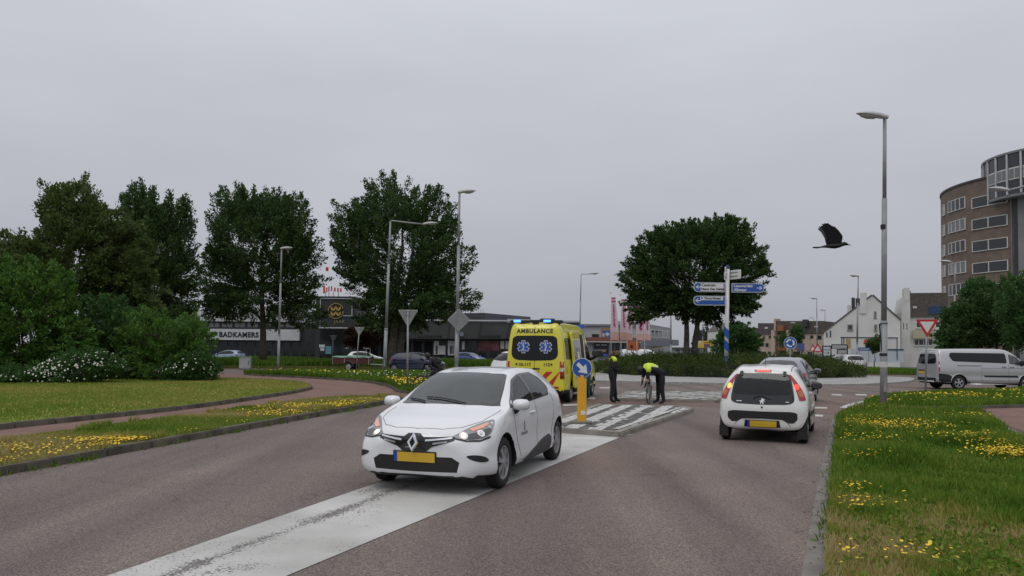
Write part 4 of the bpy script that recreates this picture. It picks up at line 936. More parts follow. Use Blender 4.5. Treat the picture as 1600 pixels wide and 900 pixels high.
# ---- round brick tower ----
TC = Vector((125*math.sin(R(36.1)), 125*math.cos(R(36.1)))); TR = 14.0
tw = empty('apartment_tower', (TC.x, TC.y, 0)); tag(tw, 'round brown brick apartment tower with glazed top drum', 'building')
def cyl(px, py, Rr=TR):
    r = ray(px, py); a = r.x**2+r.y**2; b = -2*(r.x*TC.x+r.y*TC.y); c = TC.length_squared-Rr**2; disc_ = b*b-4*a*c
    if disc_ < 0: disc_ = 0
    k = (-b-math.sqrt(disc_))/(2*a); p = Vector((r.x*k, r.y*k, CAMH+r.z*k)); return math.atan2(p.y-TC.y, p.x-TC.x) % (2*math.pi), p.z
def drum(Rr, z0, z1, name, mat, par=tw, n=72): 
    o = MB().lathe([(0,z1),(Rr,z1),(Rr,z0)], n).obj(name, mat, par); return auto_smooth(o, 30)
def curved(name, a0, a1, z0, z1, R0, R1, mat, par=tw, n=6):
    V = []; 
    for k in range(n+1):
        a = a0+(a1-a0)*k/n
        for rr in (R0, R1):
            for z in (z0, z1): V.append((rr*math.cos(a), rr*math.sin(a), z))
    F = []
    for k in range(n):
        b = 4*k; F += [(b+2,b+6,b+7,b+3),(b+3,b+7,b+5,b+1),(b,b+4,b+6,b+2)]
    F += [(0,2,3,1),(4*n,4*n+1,4*n+3,4*n+2)]
    o = pyd(name, V, F, mat, par); bm = bmesh.new(); bm.from_mesh(o.data); bmesh.ops.recalc_face_normals(bm, faces=bm.faces[:]); bm.to_mesh(o.data); bm.free(); return o
ztop = cyl(1500,290)[1]; drum(TR, -.2, ztop, 'wall', rbrick); drum(TR+.12, ztop-.02, ztop+.25, 'parapet', dframe)
def cwin(x0, x1, zt, zb, npan, fm, gm):
    a0, a1 = cyl(x0, 340)[0], cyl(x1, 340)[0]; w_ = curved('window', a0, a1, zb, zt, TR-.1, TR+.06, gm)
    for z in (zb, zt-.08): curved('frame_bar', a0, a1, z, z+.08, TR, TR+.12, fm, w_)
    for k in range(npan+1):
        a = a0+(a1-a0)*k/npan; curved('frame_bar', a-.0038, a+.0038, zb+.01, zt-.01, TR, TR+.11, fm, w_, 1)
za, zb_ = cyl(1495,311)[1], cyl(1495,329)[1]; st_h = cyl(1495,311)[1]-cyl(1495,344)[1]; zc_, zd_ = cyl(1547,304)[1], cyl(1547,321)[1]
for k in range(8):
    cwin(1482.5, 1508.5, za-k*st_h, zb_-k*st_h, 4, wframe, wglass2 if k%2 else wglass)
    cwin(1519.5, 1574, zc_-k*st_h, zd_-k*st_h, 2, wframe, wglass)
    cwin(1473.2, 1476.5, za-k*st_h, zb_-k*st_h, 1, wframe, wglass2)
    if k == 2: a0, a1 = cyl(1521,340)[0], cyl(1572,340)[0]
a0, a1 = cyl(1584,340)[0], cyl(1592,340)[0]; curved('stair_recess', a0, a1, 0, ztop-.4, TR-.1, TR+.05, dframe); a2 = cyl(1606,340)[0]; curved('concrete_pier', a1+.002*(a2-a1), a2, 0, ztop-.6, TR-.1, TR+.35, w_grey)
curved('drain_pipe', cyl(1580.5,340)[0], cyl(1581.7,340)[0], 0, ztop-.2, TR, TR+.2, w_grey)
UR = 9.4; zu0, zu1 = ztop-1.6, ztop+4.4; drum(UR+5.2, zu0, zu1, 'top_drum', M('dark blue panels', (.022,.025,.035), .25, spec=.7)) if False else None
UC = TC+Vector((-.588,-.809))*8.2; ud = empty('x', (0,0,0)); bpy.data.objects.remove(ud)
def udrum(z0, z1, rr, name, mat, a0=0, a1=2*math.pi, n=48):
    o = curved(name, a0, a1, z0, z1, rr-.3, rr, mat, tw, n); o.location = (UC.x-TC.x, UC.y-TC.y, 0); return o
def uhit(px, py, Rr):
    r = ray(px, py); a = r.x**2+r.y**2; b = -2*(r.x*UC.x+r.y*UC.y); c = UC.length_squared-Rr**2; dd = max(0, b*b-4*a*c); k = (-b-math.sqrt(dd))/(2*a); return math.atan2(r.y*k-UC.y, r.x*k-UC.x), CAMH+r.z*k
UR = UC.length*math.sin(abs(math.atan2(UC.x, UC.y)-math.atan((1538.5-800)/FPX)))
zt_, zb2 = uhit(1600,232,UR)[1], uhit(1600,300,UR)[1]; dpan = M('dark blue panels', (.022,.025,.035), .25, spec=.7)
udrum(zb2, zt_, UR, 'top_drum', dpan); cap = MB().lathe([(0,zt_+.01),(UR+.15,zt_+.01),(UR+.15,zt_-.25),(UR,zt_-.25)], 60).obj('top_rim', w_grey, tw); cap.location = (UC.x-TC.x, UC.y-TC.y, 0)
cap = MB().lathe([(0,zb2-.01),(UR+.05,zb2-.01),(UR+.05,zb2-.3),(0,zb2-.3)], 60).obj('drum_floor', w_grey, tw); cap.location = (UC.x-TC.x, UC.y-TC.y, 0)
hh_ = zt_-zb2; nb = 30
for k in range(nb):
    a = 2*math.pi*k/nb+.05; udrum(zb2, zt_-.26, UR+.14, 'mullion', w_off, a-.012, a+.012, 1)
    wq = udrum(zb2+.34*hh_, zb2+.62*hh_, UR+.05, 'window', wframe, a+.025, a+2*math.pi/nb-.025, 2)
    for q in (0, 1): aa = a+.035+q*(math.pi/nb-.02); udrum(zb2+.37*hh_, zb2+.59*hh_, UR+.09, 'pane', wglass2, aa, aa+math.pi/nb-.035, 1)
# low white fence with navy cap and boards near the houses
f = building('fence', 'white panel fence with navy cap before the big white gable', 1312, 1409, 84, 84, 'fence')
f.rect('panel', 1318, 529, 1402, 545, w_white, -.1, 0); f.rect('cap_rail', 1314, 526.8, 1403, 528.6, M('navy rail', (.035,.05,.09), .5), -.12, .05); f.rect('cap_rail', 1370, 545.2, 1412, 547, MATS['navy rail'], -.1, .05); f.rect('panel', 1330, 545.5, 1412, 566, M('pale blue render', (.46,.50,.55), .8), -.1, -.02)
for x in (1315,1318,1401): f.rect('post', x, 528, x+1, 562, MATS['navy rail'], -.1, .06)
f.rect('wood_panel', 1322, 529, 1329, 545, M('tan wood', (.40,.28,.13), .7), 0, .05); f.slab('leaf_logo', [(1349,537),(1350,531),(1353,529.5),(1356,531),(1356.5,536),(1353,539)], M('logo red', (.55,.08,.03), .5), .0, .05); f.rect('logo_field', 1347.5, 528.7, 1358, 541, w_white, -.01, .02)
f = building('information_board', 'black framed information boards near the silver crossover', 1284, 1326, 82, 82, 'sign board')
for (x0,y0,x1,y1) in ((1285.5,540,1298.5,552),(1299.5,538,1324,545),(1308,545.5,1324,553)):
    b_ = f.rect('board_frame', x0, y0, x1, y1, blk, -.1, 0); f.rect('board_face', x0+1, y0+1.8, x1-1, y1-.8, w_off, 0, .03, b_)
    f.rect('board_print', x0+1.5, (y0+y1)/2, x1-1.5, (y0+y1)/2+1, w_grey, .03, .05, b_)
for x in (1285,1298.3,1324): f.rect('leg', x, 540, x+.8, 564, blk, -.1, .02)
f = building('street_name_sign', 'blue street sign on two posts beside the silver crossover', 1340, 1360, 74, 74, 'sign')
f.rect('panel', 1340, 543, 1360, 548, M('sign blue', (.02,.07,.30), .4), -.03, 0); f.rect('lettering_bar', 1342, 544.8, 1358, 546.2, w_off, 0, .01)
for x in (1343,1357): f.rect('leg', x, 548, x+.7, 567, w_grey, -.03, 0)
f = building('billboard', 'yellow billboard with a purple picture beyond the roundabout', 1090, 1118, 150, 150, 'billboard')
f.rect('panel', 1091, 532.5, 1116.5, 543.5, M('billboard yellow', (.62,.46,.06), .5), -.3, 0); f.rect('picture', 1100, 537.5, 1109, 543, M('picture purple', (.14,.09,.16), .5), 0, .03); f.rect('picture', 1092, 533, 1096, 538, w_off, 0, .03); f.rect('print', 1100, 534.5, 1114, 536, M('brown print', (.25,.13,.03), .5), 0, .03)
for x in (1095,1112): f.rect('leg', x, 543, x+1, 556, w_grey, -.2, -.1)
f = building('distant_building', 'low grey buildings on the far street beyond the poplars', 1040, 1135, 230, 230)
f.mass('wall', 1050, 1140, 545, w_grey, 20); f.rect('roof', 1050, 543, 1140, 545.2, tile, -20, .4)
for x in range(1056, 1134, 10): f.window(x, 546.2, x+6, 549, dframe, wglass, 1, 1, .15, False)
f = building('distant_building', 'grey sheds behind the left trees', 150, 320, 180, 180); f.mass('wall', 150, 330, 497, w_grey, 20); f.rect('roof', 150, 493, 330, 497.3, w_off, -20, .4)
# ================= WHITE HATCHBACK (facing the camera) =================
CLIO = [
 (2.085,2.09,2.10,2.12,.34,.42,.50,.54,.56,.28,.32,.28,.22),
 (2.055,2.06,2.08,2.135,.25,.42,.58,.63,.655,.50,.57,.52,.40),
 (1.955,1.88,1.93,2.065,.20,.48,.675,.72,.745,.68,.765,.735,.56),
 (1.72,1.62,1.66,1.78,.18,.50,.765,.825,.865,.79,.845,.81,.66),
 (1.45,1.44,1.44,1.50,.18,.53,.835,.885,.925,.80,.862,.83,.70),
 (1.14,1.12,1.05,1.215,.18,.55,.905,.965,1.005,.81,.864,.834,.735),
 (.72,.72,.68,.84,.18,.55,.93,1.16,1.20,.808,.858,.828,.672),
 (.30,.30,.26,.44,.18,.55,.945,1.33,1.372,.80,.853,.826,.595),
 (-.15,-.15,-.15,-.15,.18,.55,.96,1.39,1.440,.80,.852,.826,.578),
 (-.75,-.75,-.75,-.75,.18,.56,.985,1.388,1.446,.80,.857,.828,.572),
 (-1.28,-1.28,-1.27,-1.38,.20,.58,1.005,1.335,1.398,.79,.870,.832,.562),
 (-1.56,-1.54,-1.61,-1.69,.24,.58,.99,1.135,1.155,.75,.846,.795,.60),
 (-1.70,-1.71,-1.74,-1.80,.27,.57,.86,.915,.93,.69,.79,.73,.58),
 (-1.81,-1.84,-1.87,-1.905,.30,.52,.66,.68,.70,.58,.68,.62,.50),
 (-1.86,-1.88,-1.89,-1.91,.36,.47,.56,.585,.60,.38,.45,.40,.32)]
heading = Vector((-.309,-.951)).normalized()
fw = rpoly([(.88,.985),(.36,1.272),(.04,1.347,.05),(-.04,1.012)], .025)
rw = rpoly([(-.13,1.016),(-.06,1.352,.04),(-.52,1.360),(-.80,1.275),(-.93,1.155),(-.84,1.06)], .05)
ws_top = sym_y([(1.165,0),(1.145,.30),(1.06,.54),(.985,.66),(.68,.606),(.315,.520),(.355,.28),(.38,0)])
ws_top = [tuple(p) for p in rpoly(ws_top, .06)]
rg = sym_f([(0,1.36),(.40,1.34),(.53,1.265),(.60,1.10),(.50,1.075),(0,1.075)])
rg = [tuple(p) for p in rpoly(rg, .05)]
OPEN = []
for s in (1, -1):
    OPEN += [(side2(fw, s), (0,s,0), -2.75, -2.0), (side2(rw, s), (0,s,0), -2.75, -2.0)]
OPEN += [(top2(ws_top), (0,0,1), -4.25, -3.4), (rear2(rg), (-1,0,0), -4.85, -4.2)]
clio, cb, cbo = car_base('hatchback', 'white hatchback with lit headlamps and diamond badge driving over the white median', 'car', CLIO, white_p, 2.589, .316, 1.51,
    (-.48,10.885), math.atan2(heading.y, heading.x), 'spoke7', .185, .045, dict(x0=-1.72, x1=1.24, z=.62, open=OPEN), zmin_black=lambda c: .235)
for s in (1, -1):
    W = (0,s,0)
    hull = rpoly([(1.01,.962,.01),(.37,1.298),(.04,1.372,.3),(-.55,1.385),(-.85,1.295),(-1.0,1.15,.06),(-.86,1.035)], .05)
    patch(cb, side2(hull, s), W, 'window_frame', blkg, clio, .004, [side2(fw, s), side2(rw, s)])
    g1 = patch(cb, side2(fw, s), W, 'side_window', glass_side, clio, .001, rim=.004); patch(cb, side2(rw, s), W, 'side_window', glass_dark, clio, .001, rim=.004)
    sm = lambda pts: [Vector((x, s*3, z)) for x, z in pts]
    seamline(cb, sm([(.93,.945),(.93,.84),(.86,.62),(.76,.38),(.68,.24)]), W, clio)
    seamline(cb, sm([(-.08,1.005),(-.11,.80),(-.11,.55),(-.08,.24)]), W, clio)
    seamline(cb, sm([(-.95,1.06),(-1.0,.95),(-.98,.80),(-.92,.60),(-.82,.42),(-.76,.25)]), W, clio)
    patch(cb, side2(rpoly([(.66,.255),(-.72,.255),(-.80,.40),(-.70,.475),(-.30,.435),(.10,.36)], .05), s), W, 'sill_guard', M('grey plastic', (.05,.05,.052), .55), clio, .012)
    for hx, hz in ((.10,.85),):
        h = MB().tube([(hx+.10,0,0),(hx+.06,.028*s,.008),(hx-.06,.03*s,.008),(hx-.10,0,.0)], [.010,.014,.014,.010], 8).obj('door_handle', white_p, clio, True); h.location = (0, s*.846, hz)
    # headlamp: dark housing, reflectors, bulbs, clear lens
    hp = [(2.015,.45,.680),(1.955,.585,.640),(1.85,.70,.640),(1.73,.78,.680),(1.63,.80,.750),(1.52,.79,.855),(1.60,.745,.860),(1.80,.61,.800),(1.955,.49,.722)]
    hp = [Vector((x, y*s, z)) for x, y, z in hp]; Wh = Vector((.72,.62*s,.30)).normalized()
    hl = patch(cb, cr_curve(hp, 3, True), Wh, 'headlight', M('headlamp housing', (.30,.305,.31), .25, metal=.6), clio, .004, step=.05)
    dk = [(1.965,.565,.655),(1.87,.685,.650),(1.75,.765,.685),(1.66,.79,.745),(1.70,.76,.765),(1.80,.68,.725),(1.91,.585,.700)]
    patch(cb, cr_curve([Vector((x,y*s,z)) for x,y,z in dk], 3, True), Wh, 'lamp_bezel', M('headlamp dark', (.045,.047,.05), .2, coat=.6), hl, .009, step=.05)
    am = [(1.86,.60,.770),(1.74,.68,.800),(1.63,.745,.833),(1.64,.762,.812),(1.74,.71,.768),(1.85,.625,.738)]
    patch(cb, [Vector((x,y*s,z)) for x,y,z in am], Wh, 'indicator', M('orange reflector', (.62,.30,.20), .25, coat=.6, emit=((1,.45,.28),.15)), hl, .010, step=.04)
    def disc(c, r, nm, mt, off, par=hl):
        c = Vector((c[0], c[1]*s, c[2])); u = Wh.cross(Vector((0,0,1))).normalized(); v = Wh.cross(u)
        patch(cb, [c+u*r*math.cos(a*math.pi/8)+v*r*math.sin(a*math.pi/8) for a in range(16)], Wh, nm, mt, par, off, step=.04)
    disc((1.945,.545,.690), .052, 'reflector', M('reflector silver', (.7,.66,.6), .15, metal=.9), .012); disc((1.945,.545,.690), .027, 'bulb', headon, .02)
    disc((1.80,.70,.705), .045, 'reflector', chrome, .012); disc((1.80,.70,.705), .02, 'bulb', whl, .02)
    # black lower bezel of the lamp
    lb = [(2.035,.42,.668),(1.97,.58,.622),(1.86,.705,.612),(1.74,.79,.648),(1.70,.80,.68),(1.73,.782,.672),(1.85,.702,.630),(1.955,.587,.632),(2.015,.45,.672)]
    patch(cb, [Vector((x,y*s,z)) for x,y,z in lb], Wh, 'lamp_surround', blk, clio, .007, step=.05)
    fg = [(2.0,.60,.475),(1.93,.69,.485),(1.84,.775,.455),(1.80,.80,.41),(1.88,.755,.40),(1.97,.655,.43)]
    patch(cb, cr_curve([Vector((x, y*s, z)) for x, y, z in fg], 3, True), Vector((.75,.6*s,0)), 'fog_recess', blk, clio, .005, step=.05)
    mirror_part(clio, .86, s*.80, 1.0, s, white_p, 1.0)
    tl = [(-1.44,.80,1.02),(-1.62,.80,.99),(-1.74,.72,.93),(-1.78,.62,.86),(-1.76,.70,.78),(-1.60,.83,.84),(-1.48,.84,.93)]
    patch(cb, [Vector((x,y*s,z)) for x,y,z in tl], Vector((-.6,.75*s,.1)), 'tail_light', redl, clio, .006, step=.05)
    patch(cb, [Vector((x, s*3, z)) for x, z in ((1.29-.33,.40),(1.29-.30,.56))+((1.29-.29,.56),(1.29-.32,.40))], W, 'panel_gap', seam, clio, .002, rim=.004)
# front details
gr = sym_f([(0,.722),(.075,.72),(.125,.682),(.47,.69),(.48,.645),(.33,.602),(.22,.57),(.16,.52),(0,.508)])
patch(cb, front2(gr), (1,0,0), 'grille', blkg, clio, .006, step=.05)
for s in (1, -1):
    patch(cb, front2([(s*.15,.655),(s*.45,.680),(s*.45,.664),(s*.15,.635)]), (1,0,0), 'chrome_strip', chrome, clio, .014, step=.05)
    patch(cb, front2([(s*.24,.622),(s*.40,.640),(s*.40,.625),(s*.24,.605)]), (1,0,0), 'running_light', M('clear strip', (.45,.46,.47), .3, metal=.5), clio, .014, step=.05)
dm = MB(); o_, i_ = [(0,.115),(.075,0),(0,-.115),(-.075,0)], [(0,.058),(.034,0),(0,-.058),(-.034,0)]
V = [(0.0, a, b) for a, b in o_]+[(.022, a*.86, b*.86) for a, b in o_]+[(.022, a*1.1, b*1.1) for a, b in i_]+[(0, a, b) for a, b in i_]
dm.add(V, [(k, (k+1)%4, 4+(k+1)%4, 4+k) for k in range(4)]+[(4+k, 4+(k+1)%4, 8+(k+1)%4, 8+k) for k in range(4)]+[(8+k, 8+(k+1)%4, 12+(k+1)%4, 12+k) for k in range(4)])
h = cb.ray_cast(Vector((5,0,.635)), Vector((-1,0,0)))[0]
e = dm.obj('diamond_badge', chrome, clio); e.location = (h.x+.008, 0, .620); e.rotation_euler = (0, R(-12), 0)
patch(cb, front2(sym_f([(0,.455),(.46,.455),(.55,.40),(.52,.285),(0,.275)])), (1,0,0), 'lower_intake', blk, clio, .005, step=.06)
patch(cb, front2(rpoly([(-.26,.50),(.26,.50),(.26,.39),(-.26,.39)], .008, 2)), (1,0,0), 'number_plate', plate_y, clio, .016, step=.08)
patch(cb, front2(rpoly([(-.275,.513),(.275,.513),(.275,.377),(-.275,.377)], .01, 2)), (1,0,0), 'plate_frame', blk, clio, .012, step=.08)
patch(cb, front2([(-.26,.50),(-.22,.50),(-.22,.39),(-.26,.39)]), (1,0,0), 'plate_band', plate_b, clio, .019, step=.08)
seamline(cb, [Vector((x,y,5)) for x, y in ((2.02,-.02),(1.98,.30),(1.86,.50),(1.62,.665),(1.45,.70),(1.25,.725),(1.12,.73))], (0,0,1), clio, .006)
seamline(cb, [Vector((x,y,5)) for x, y in ((2.02,.02),(1.98,-.30),(1.86,-.50),(1.62,-.665),(1.45,-.70),(1.25,-.725),(1.12,-.73))], (0,0,1), clio, .006)
band = top2([tuple(p) for p in rpoly(sym_y([(1.215,0),(1.19,.32),(1.10,.58),(1.02,.70),(.985,.672),(.67,.62),(.29,.533),(.33,.30),(.355,0)]), .04)])
patch(cb, band, (0,0,1), 'windscreen_frame', blkg, clio, .003, [top2(ws_top)], step=.06)
patch(cb, top2(ws_top), (0,0,1), 'windscreen', glass_clear, clio, .002, rim=.004)
patch(cb, rear2(rg), (-1,0,0), 'rear_window', glass_dark, clio, .003, rim=.004)
patch(cb, top2([tuple(p) for p in rpoly(sym_y([(-.25,0),(-.25,.33),(-.66,.36),(-.72,0)]), .05)]), (0,0,1), 'roof_sign', M('roof number grey', (.20,.215,.24), .5), clio, .004)
patch(cb, rear2(rpoly([(-.26,.74),(.26,.74),(.26,.63),(-.26,.63)], .008, 2)), (-1,0,0), 'number_plate', plate_y, clio, .014)
for x0, y0, x1, y1 in ((1.19,.28,1.06,-.32),(1.16,-.30,1.0,-.58)):     # wipers
    pts = []
    for k in range(7):
        t = k/6; hh = cb.ray_cast(Vector((x0+(x1-x0)*t, y0+(y1-y0)*t, 4)), Vector((0,0,-1)))[0]; pts.append(hh+Vector((0,0,.02)))
    MB().tube(pts, .009, 6).obj('wiper', blk, clio)
# interior
prismbox(clio, 'dashboard', inter, (.96,0,.775), (.42,1.36,.26), .06)
seats(clio, (.26,), .46); seats(clio, (-.85,), .48, (.38,0,-.38), .44, .56)
st = MB(); stp = [Vector((.66,.36,.86))+Vector((math.sin(R(25))*.17*math.sin(a),.18*math.cos(a),.17*math.sin(a)*math.cos(R(25)))) for a in [2*math.pi*k/20 for k in range(21)]]
st.tube(stp, .015, 6); st.obj('steering_wheel', blk, clio, True)
prismbox(clio, 'dash_paper', M('paper', (.62,.72,.70), .8), (.98,-.42,.915), (.12,.22,.012), 0)
prismbox(clio, 'rear_mirror', blk, (.46,0,1.27), (.03,.2,.06), .01)
# door emblem and lettering, on both flanks
grey_l = M('grey lettering', (.10,.105,.11), .5)
for s in (1, -1):
    U = (-s, 0, 0)
    decal_text(cb, 'DEN HELDER', .058, (.50, s*3, .60), U, (0,0,1), (0,s,0), grey_l, clio, off=.003, bold=.0012, sx=.85)
    em = MB()
    for (z0, z1, wq) in ((.640,.660,.060),(.665,.685,.048),(.688,.720,.036),(.723,.747,.040),(.751,.769,.022)):
        em.add([(.50-wq/2,s*.852,z0),(.50+wq/2,s*.852,z0),(.50+wq*.42,s*.852,z1),(.50-wq*.42,s*.852,z1)], [(0,1,2,3)])
    eo = em.obj('lighthouse_emblem', grey_l, clio)
    for v in eo.data.vertices:
        hh = cb.ray_cast(Vector((v.co.x, s*3, v.co.z)), Vector((0,-s,0)))[0]; v.co.y = hh.y+s*.003
# ================= SMALL WHITE HATCHBACK SEEN FROM BEHIND =================
P107 = [
 (1.80,1.80,1.81,1.82,.34,.42,.52,.56,.58,.28,.32,.28,.22),
 (1.76,1.76,1.78,1.83,.25,.44,.62,.68,.71,.50,.58,.52,.40),
 (1.66,1.60,1.63,1.73,.20,.48,.72,.80,.84,.66,.74,.70,.54),
 (1.45,1.40,1.42,1.50,.18,.50,.80,.90,.95,.74,.80,.76,.62),
 (1.10,1.08,1.10,1.14,.18,.54,.88,.98,1.02,.76,.815,.785,.66),
 (.78,.76,.72,.84,.18,.55,.93,1.03,1.08,.76,.812,.785,.69),
 (.38,.38,.34,.48,.18,.55,.95,1.21,1.26,.755,.806,.78,.63),
 (-.02,-.02,-.06,.10,.18,.55,.97,1.375,1.42,.75,.803,.78,.565),
 (-.40,-.40,-.40,-.40,.18,.55,.98,1.41,1.465,.75,.803,.78,.55),
 (-.80,-.80,-.80,-.80,.18,.56,1.0,1.40,1.455,.75,.806,.78,.54),
 (-1.12,-1.14,-1.18,-1.24,.20,.57,1.02,1.35,1.405,.75,.814,.77,.525),
 (-1.32,-1.33,-1.345,-1.365,.22,.57,1.0,1.24,1.29,.735,.81,.735,.52),
 (-1.42,-1.44,-1.455,-1.475,.24,.56,.88,1.0,1.02,.70,.79,.715,.55),
 (-1.50,-1.52,-1.535,-1.545,.26,.53,.70,.76,.77,.64,.735,.68,.53),
 (-1.54,-1.555,-1.56,-1.57,.30,.47,.60,.645,.66,.56,.65,.58,.45),
 (-1.555,-1.565,-1.57,-1.575,.36,.46,.54,.57,.58,.36,.42,.38,.30)]
hd = Vector((.41,.912)).normalized(); c107 = Vector((4.73,14.3))+hd*1.57
rgl = [tuple(p) for p in rpoly(sym_f([(0,1.290),(.34,1.282),(.455,1.262),(.50,1.12),(.535,.90),(0,.885)]), .05)]
sfw = rpoly([(.56,1.0),(.06,1.31),(-.34,1.372,.05),(-.36,1.03)], .03); srw = rpoly([(-.46,1.035),(-.44,1.368,.05),(-.78,1.352),(-.98,1.22),(-.99,1.10),(-.9,1.06)], .05)
wsp = [tuple(p) for p in rpoly(sym_y([(.80,0),(.77,.28),(.66,.58),(.34,.555),(.0,.475),(.03,.26),(.05,0)]), .05)]
OPEN = [(rear2(rgl), (-1,0,0), -4.95, -4.2), (top2(wsp), (0,0,1), -4.25, -3.4)]
for s in (1, -1): OPEN += [(side2(sfw, s), (0,s,0), -2.75, -2.1), (side2(srw, s), (0,s,0), -2.75, -2.1)]
p107, pb, pbo = car_base('small_hatchback', 'small white hatchback with lit brake light and yellow plate approaching the roundabout', 'car', P107, paint('cream white paint', (.73,.735,.715)), 2.34, .29, 1.43,
    c107, math.atan2(hd.y, hd.x), 'spoke9', .165, .04, dict(x0=-1.42, x1=.85, z=.66, open=OPEN), zmin_black=lambda c: .205)
W = (-1,0,0)
hatch = [tuple(p) for p in rpoly(sym_f([(0,1.310),(.36,1.302),(.485,1.28),(.53,1.12),(.575,.86),(.565,.765),(.46,.728),(0,.715)]), .06)]
patch(pb, rear2(hatch), W, 'tailgate_panel', blkg, p107, .005, [rear2(rgl)], step=.05)
patch(pb, rear2(rgl), W, 'rear_window', glass_dark, p107, .003, rim=.004)
for s in (1, -1):
    tp = [(.498,1.290),(.545,1.275),(.635,1.13),(.722,.96),(.772,.815),(.600,.802),(.585,.90),(.548,1.12)]
    tl = patch(pb, [Vector((-1.4, s*a, b)) for a, b in rpoly(tp, .02, 2)], Vector((-.85,.5*s,0)), 'tail_light', redl, p107, .010, step=.05)
    def disc(yc, zc, r, nm, mt): patch(pb, [Vector((-1.4, s*yc+r*math.cos(a*math.pi/7), zc+r*1.15*math.sin(a*math.pi/7))) for a in range(14)], Vector((-.85,.5*s,0)), nm, mt, tl, .016, step=.04)
    if s > 0: disc(.600,1.055,.046,'indicator_lamp',oron); disc(.655,.93,.05,'reverse_lamp',orl)
    else: disc(.600,1.055,.046,'brake_lamp',redon); disc(.655,.93,.055,'indicator_lamp',orl)
    patch(pb, rear2(rpoly([(s*.36,1.335),(s*.42,1.33),(s*.425,1.245),(s*.37,1.245)], .012, 2)), W, 'hinge_cover', blk, p107, .022, rim=.03, step=.04)
    Ws = (0,s,0); hull = rpoly([(.66,.978,.01),(.06,1.335),(-.36,1.398,.3),(-.80,1.378),(-1.03,1.24),(-1.05,1.08,.06),(-.92,1.04)], .05)
    patch(pb, side2(hull, s), Ws, 'window_frame', blkg, p107, .004, [side2(sfw, s), side2(srw, s)])
    patch(pb, side2(sfw, s), Ws, 'side_window', glass_side, p107, .001, rim=.004); patch(pb, side2(srw, s), Ws, 'side_window', glass_dark, p107, .001, rim=.004)
    sm = lambda pts: [Vector((x, s*3, z)) for x, z in pts]
    seamline(pb, sm([(.70,.96),(.72,.80),(.66,.5),(.55,.24)]), Ws, p107); seamline(pb, sm([(-.41,1.02),(-.42,.8),(-.40,.24)]), Ws, p107); seamline(pb, sm([(-1.0,1.06),(-.95,.9),(-.80,.7),(-.68,.45),(-.62,.25)]), Ws, p107)
    patch(pb, side2(rpoly([(.60,.52),(-.62,.54),(-.70,.50),(-.66,.46),(.62,.44)], .02), s), Ws, 'rub_strip', blk, p107, .012)
    h_ = MB().tube([(-.22,0,0),(-.25,.028*s,0),(-.36,.028*s,0),(-.39,0,0)], .011, 8).obj('door_handle', white_p, p107, True); h_.location = (0, s*.795, .90)
    mirror_part(p107, .52, s*.765, 1.02, s, blk, .95)
    patch(pb, [Vector((x,y*s,z)) for x, y, z in ((1.70,.50,.80),(1.62,.66,.74),(1.44,.74,.80),(1.36,.70,.92),(1.55,.58,.88))], Vector((.7,.5*s,.4)), 'headlight', whl, p107, .005)
    # rear bumper corner crease
    seamline(pb, [Vector((-6, s*y, z)) for y, z in ((.38,.44),(.44,.40),(.50,.33),(.54,.27))], W, p107)
patch(pb, rear2([tuple(p) for p in rpoly(sym_f([(0,.590),(.52,.598),(.625,.575),(.63,.46),(.56,.385),(.47,.385),(.38,.445),(0,.455)]), .03)]), W, 'bumper_strip', M('dark grey plastic', (.018,.018,.02), .5), p107, .008, step=.05)
patch(pb, rear2(sym_f([(0,.425),(.31,.425),(.33,.295),(0,.295)])), W, 'plate_recess', blk, p107, .005, step=.06)
patch(pb, rear2(rpoly([(-.26,.412),(.26,.412),(.26,.304),(-.26,.304)], .006, 2)), W, 'number_plate', plate_y, p107, .016, step=.08)
patch(pb, rear2(rpoly([(-.275,.425),(.275,.425),(.275,.292),(-.275,.292)], .01, 2)), W, 'plate_frame', blk, p107, .011, step=.08)
patch(pb, rear2([(.22,.412),(.26,.412),(.26,.304),(.22,.304)]), W, 'plate_band', plate_b, p107, .019, step=.08)
patch(pb, rear2(rpoly([(-.155,1.365),(.155,1.365),(.155,1.325),(-.155,1.325)], .015, 2)), W, 'brake_light_housing', redd, p107, .010, step=.05)
patch(pb, rear2(rpoly([(-.115,1.358),(.115,1.358),(.115,1.333),(-.115,1.333)], .008, 2)), W, 'high_brake_light', redon, p107, .015, step=.05)
patch(pb, top2(wsp), (0,0,1), 'windscreen', glass_clear, p107, .003, rim=.004)
pts = []
for k in range(9):
    t = k/8; y = .17-.34*t; z = .835+.05*math.sin(math.pi*min(1,t*1.15)) ; hh = pb.ray_cast(Vector((-6,y,z)), Vector((1,0,0)))[0]; pts.append(hh+Vector((-.025,0,0)))
MB().tube(pts, [.012]*8+[.006], 6).obj('rear_wiper', blk, p107)
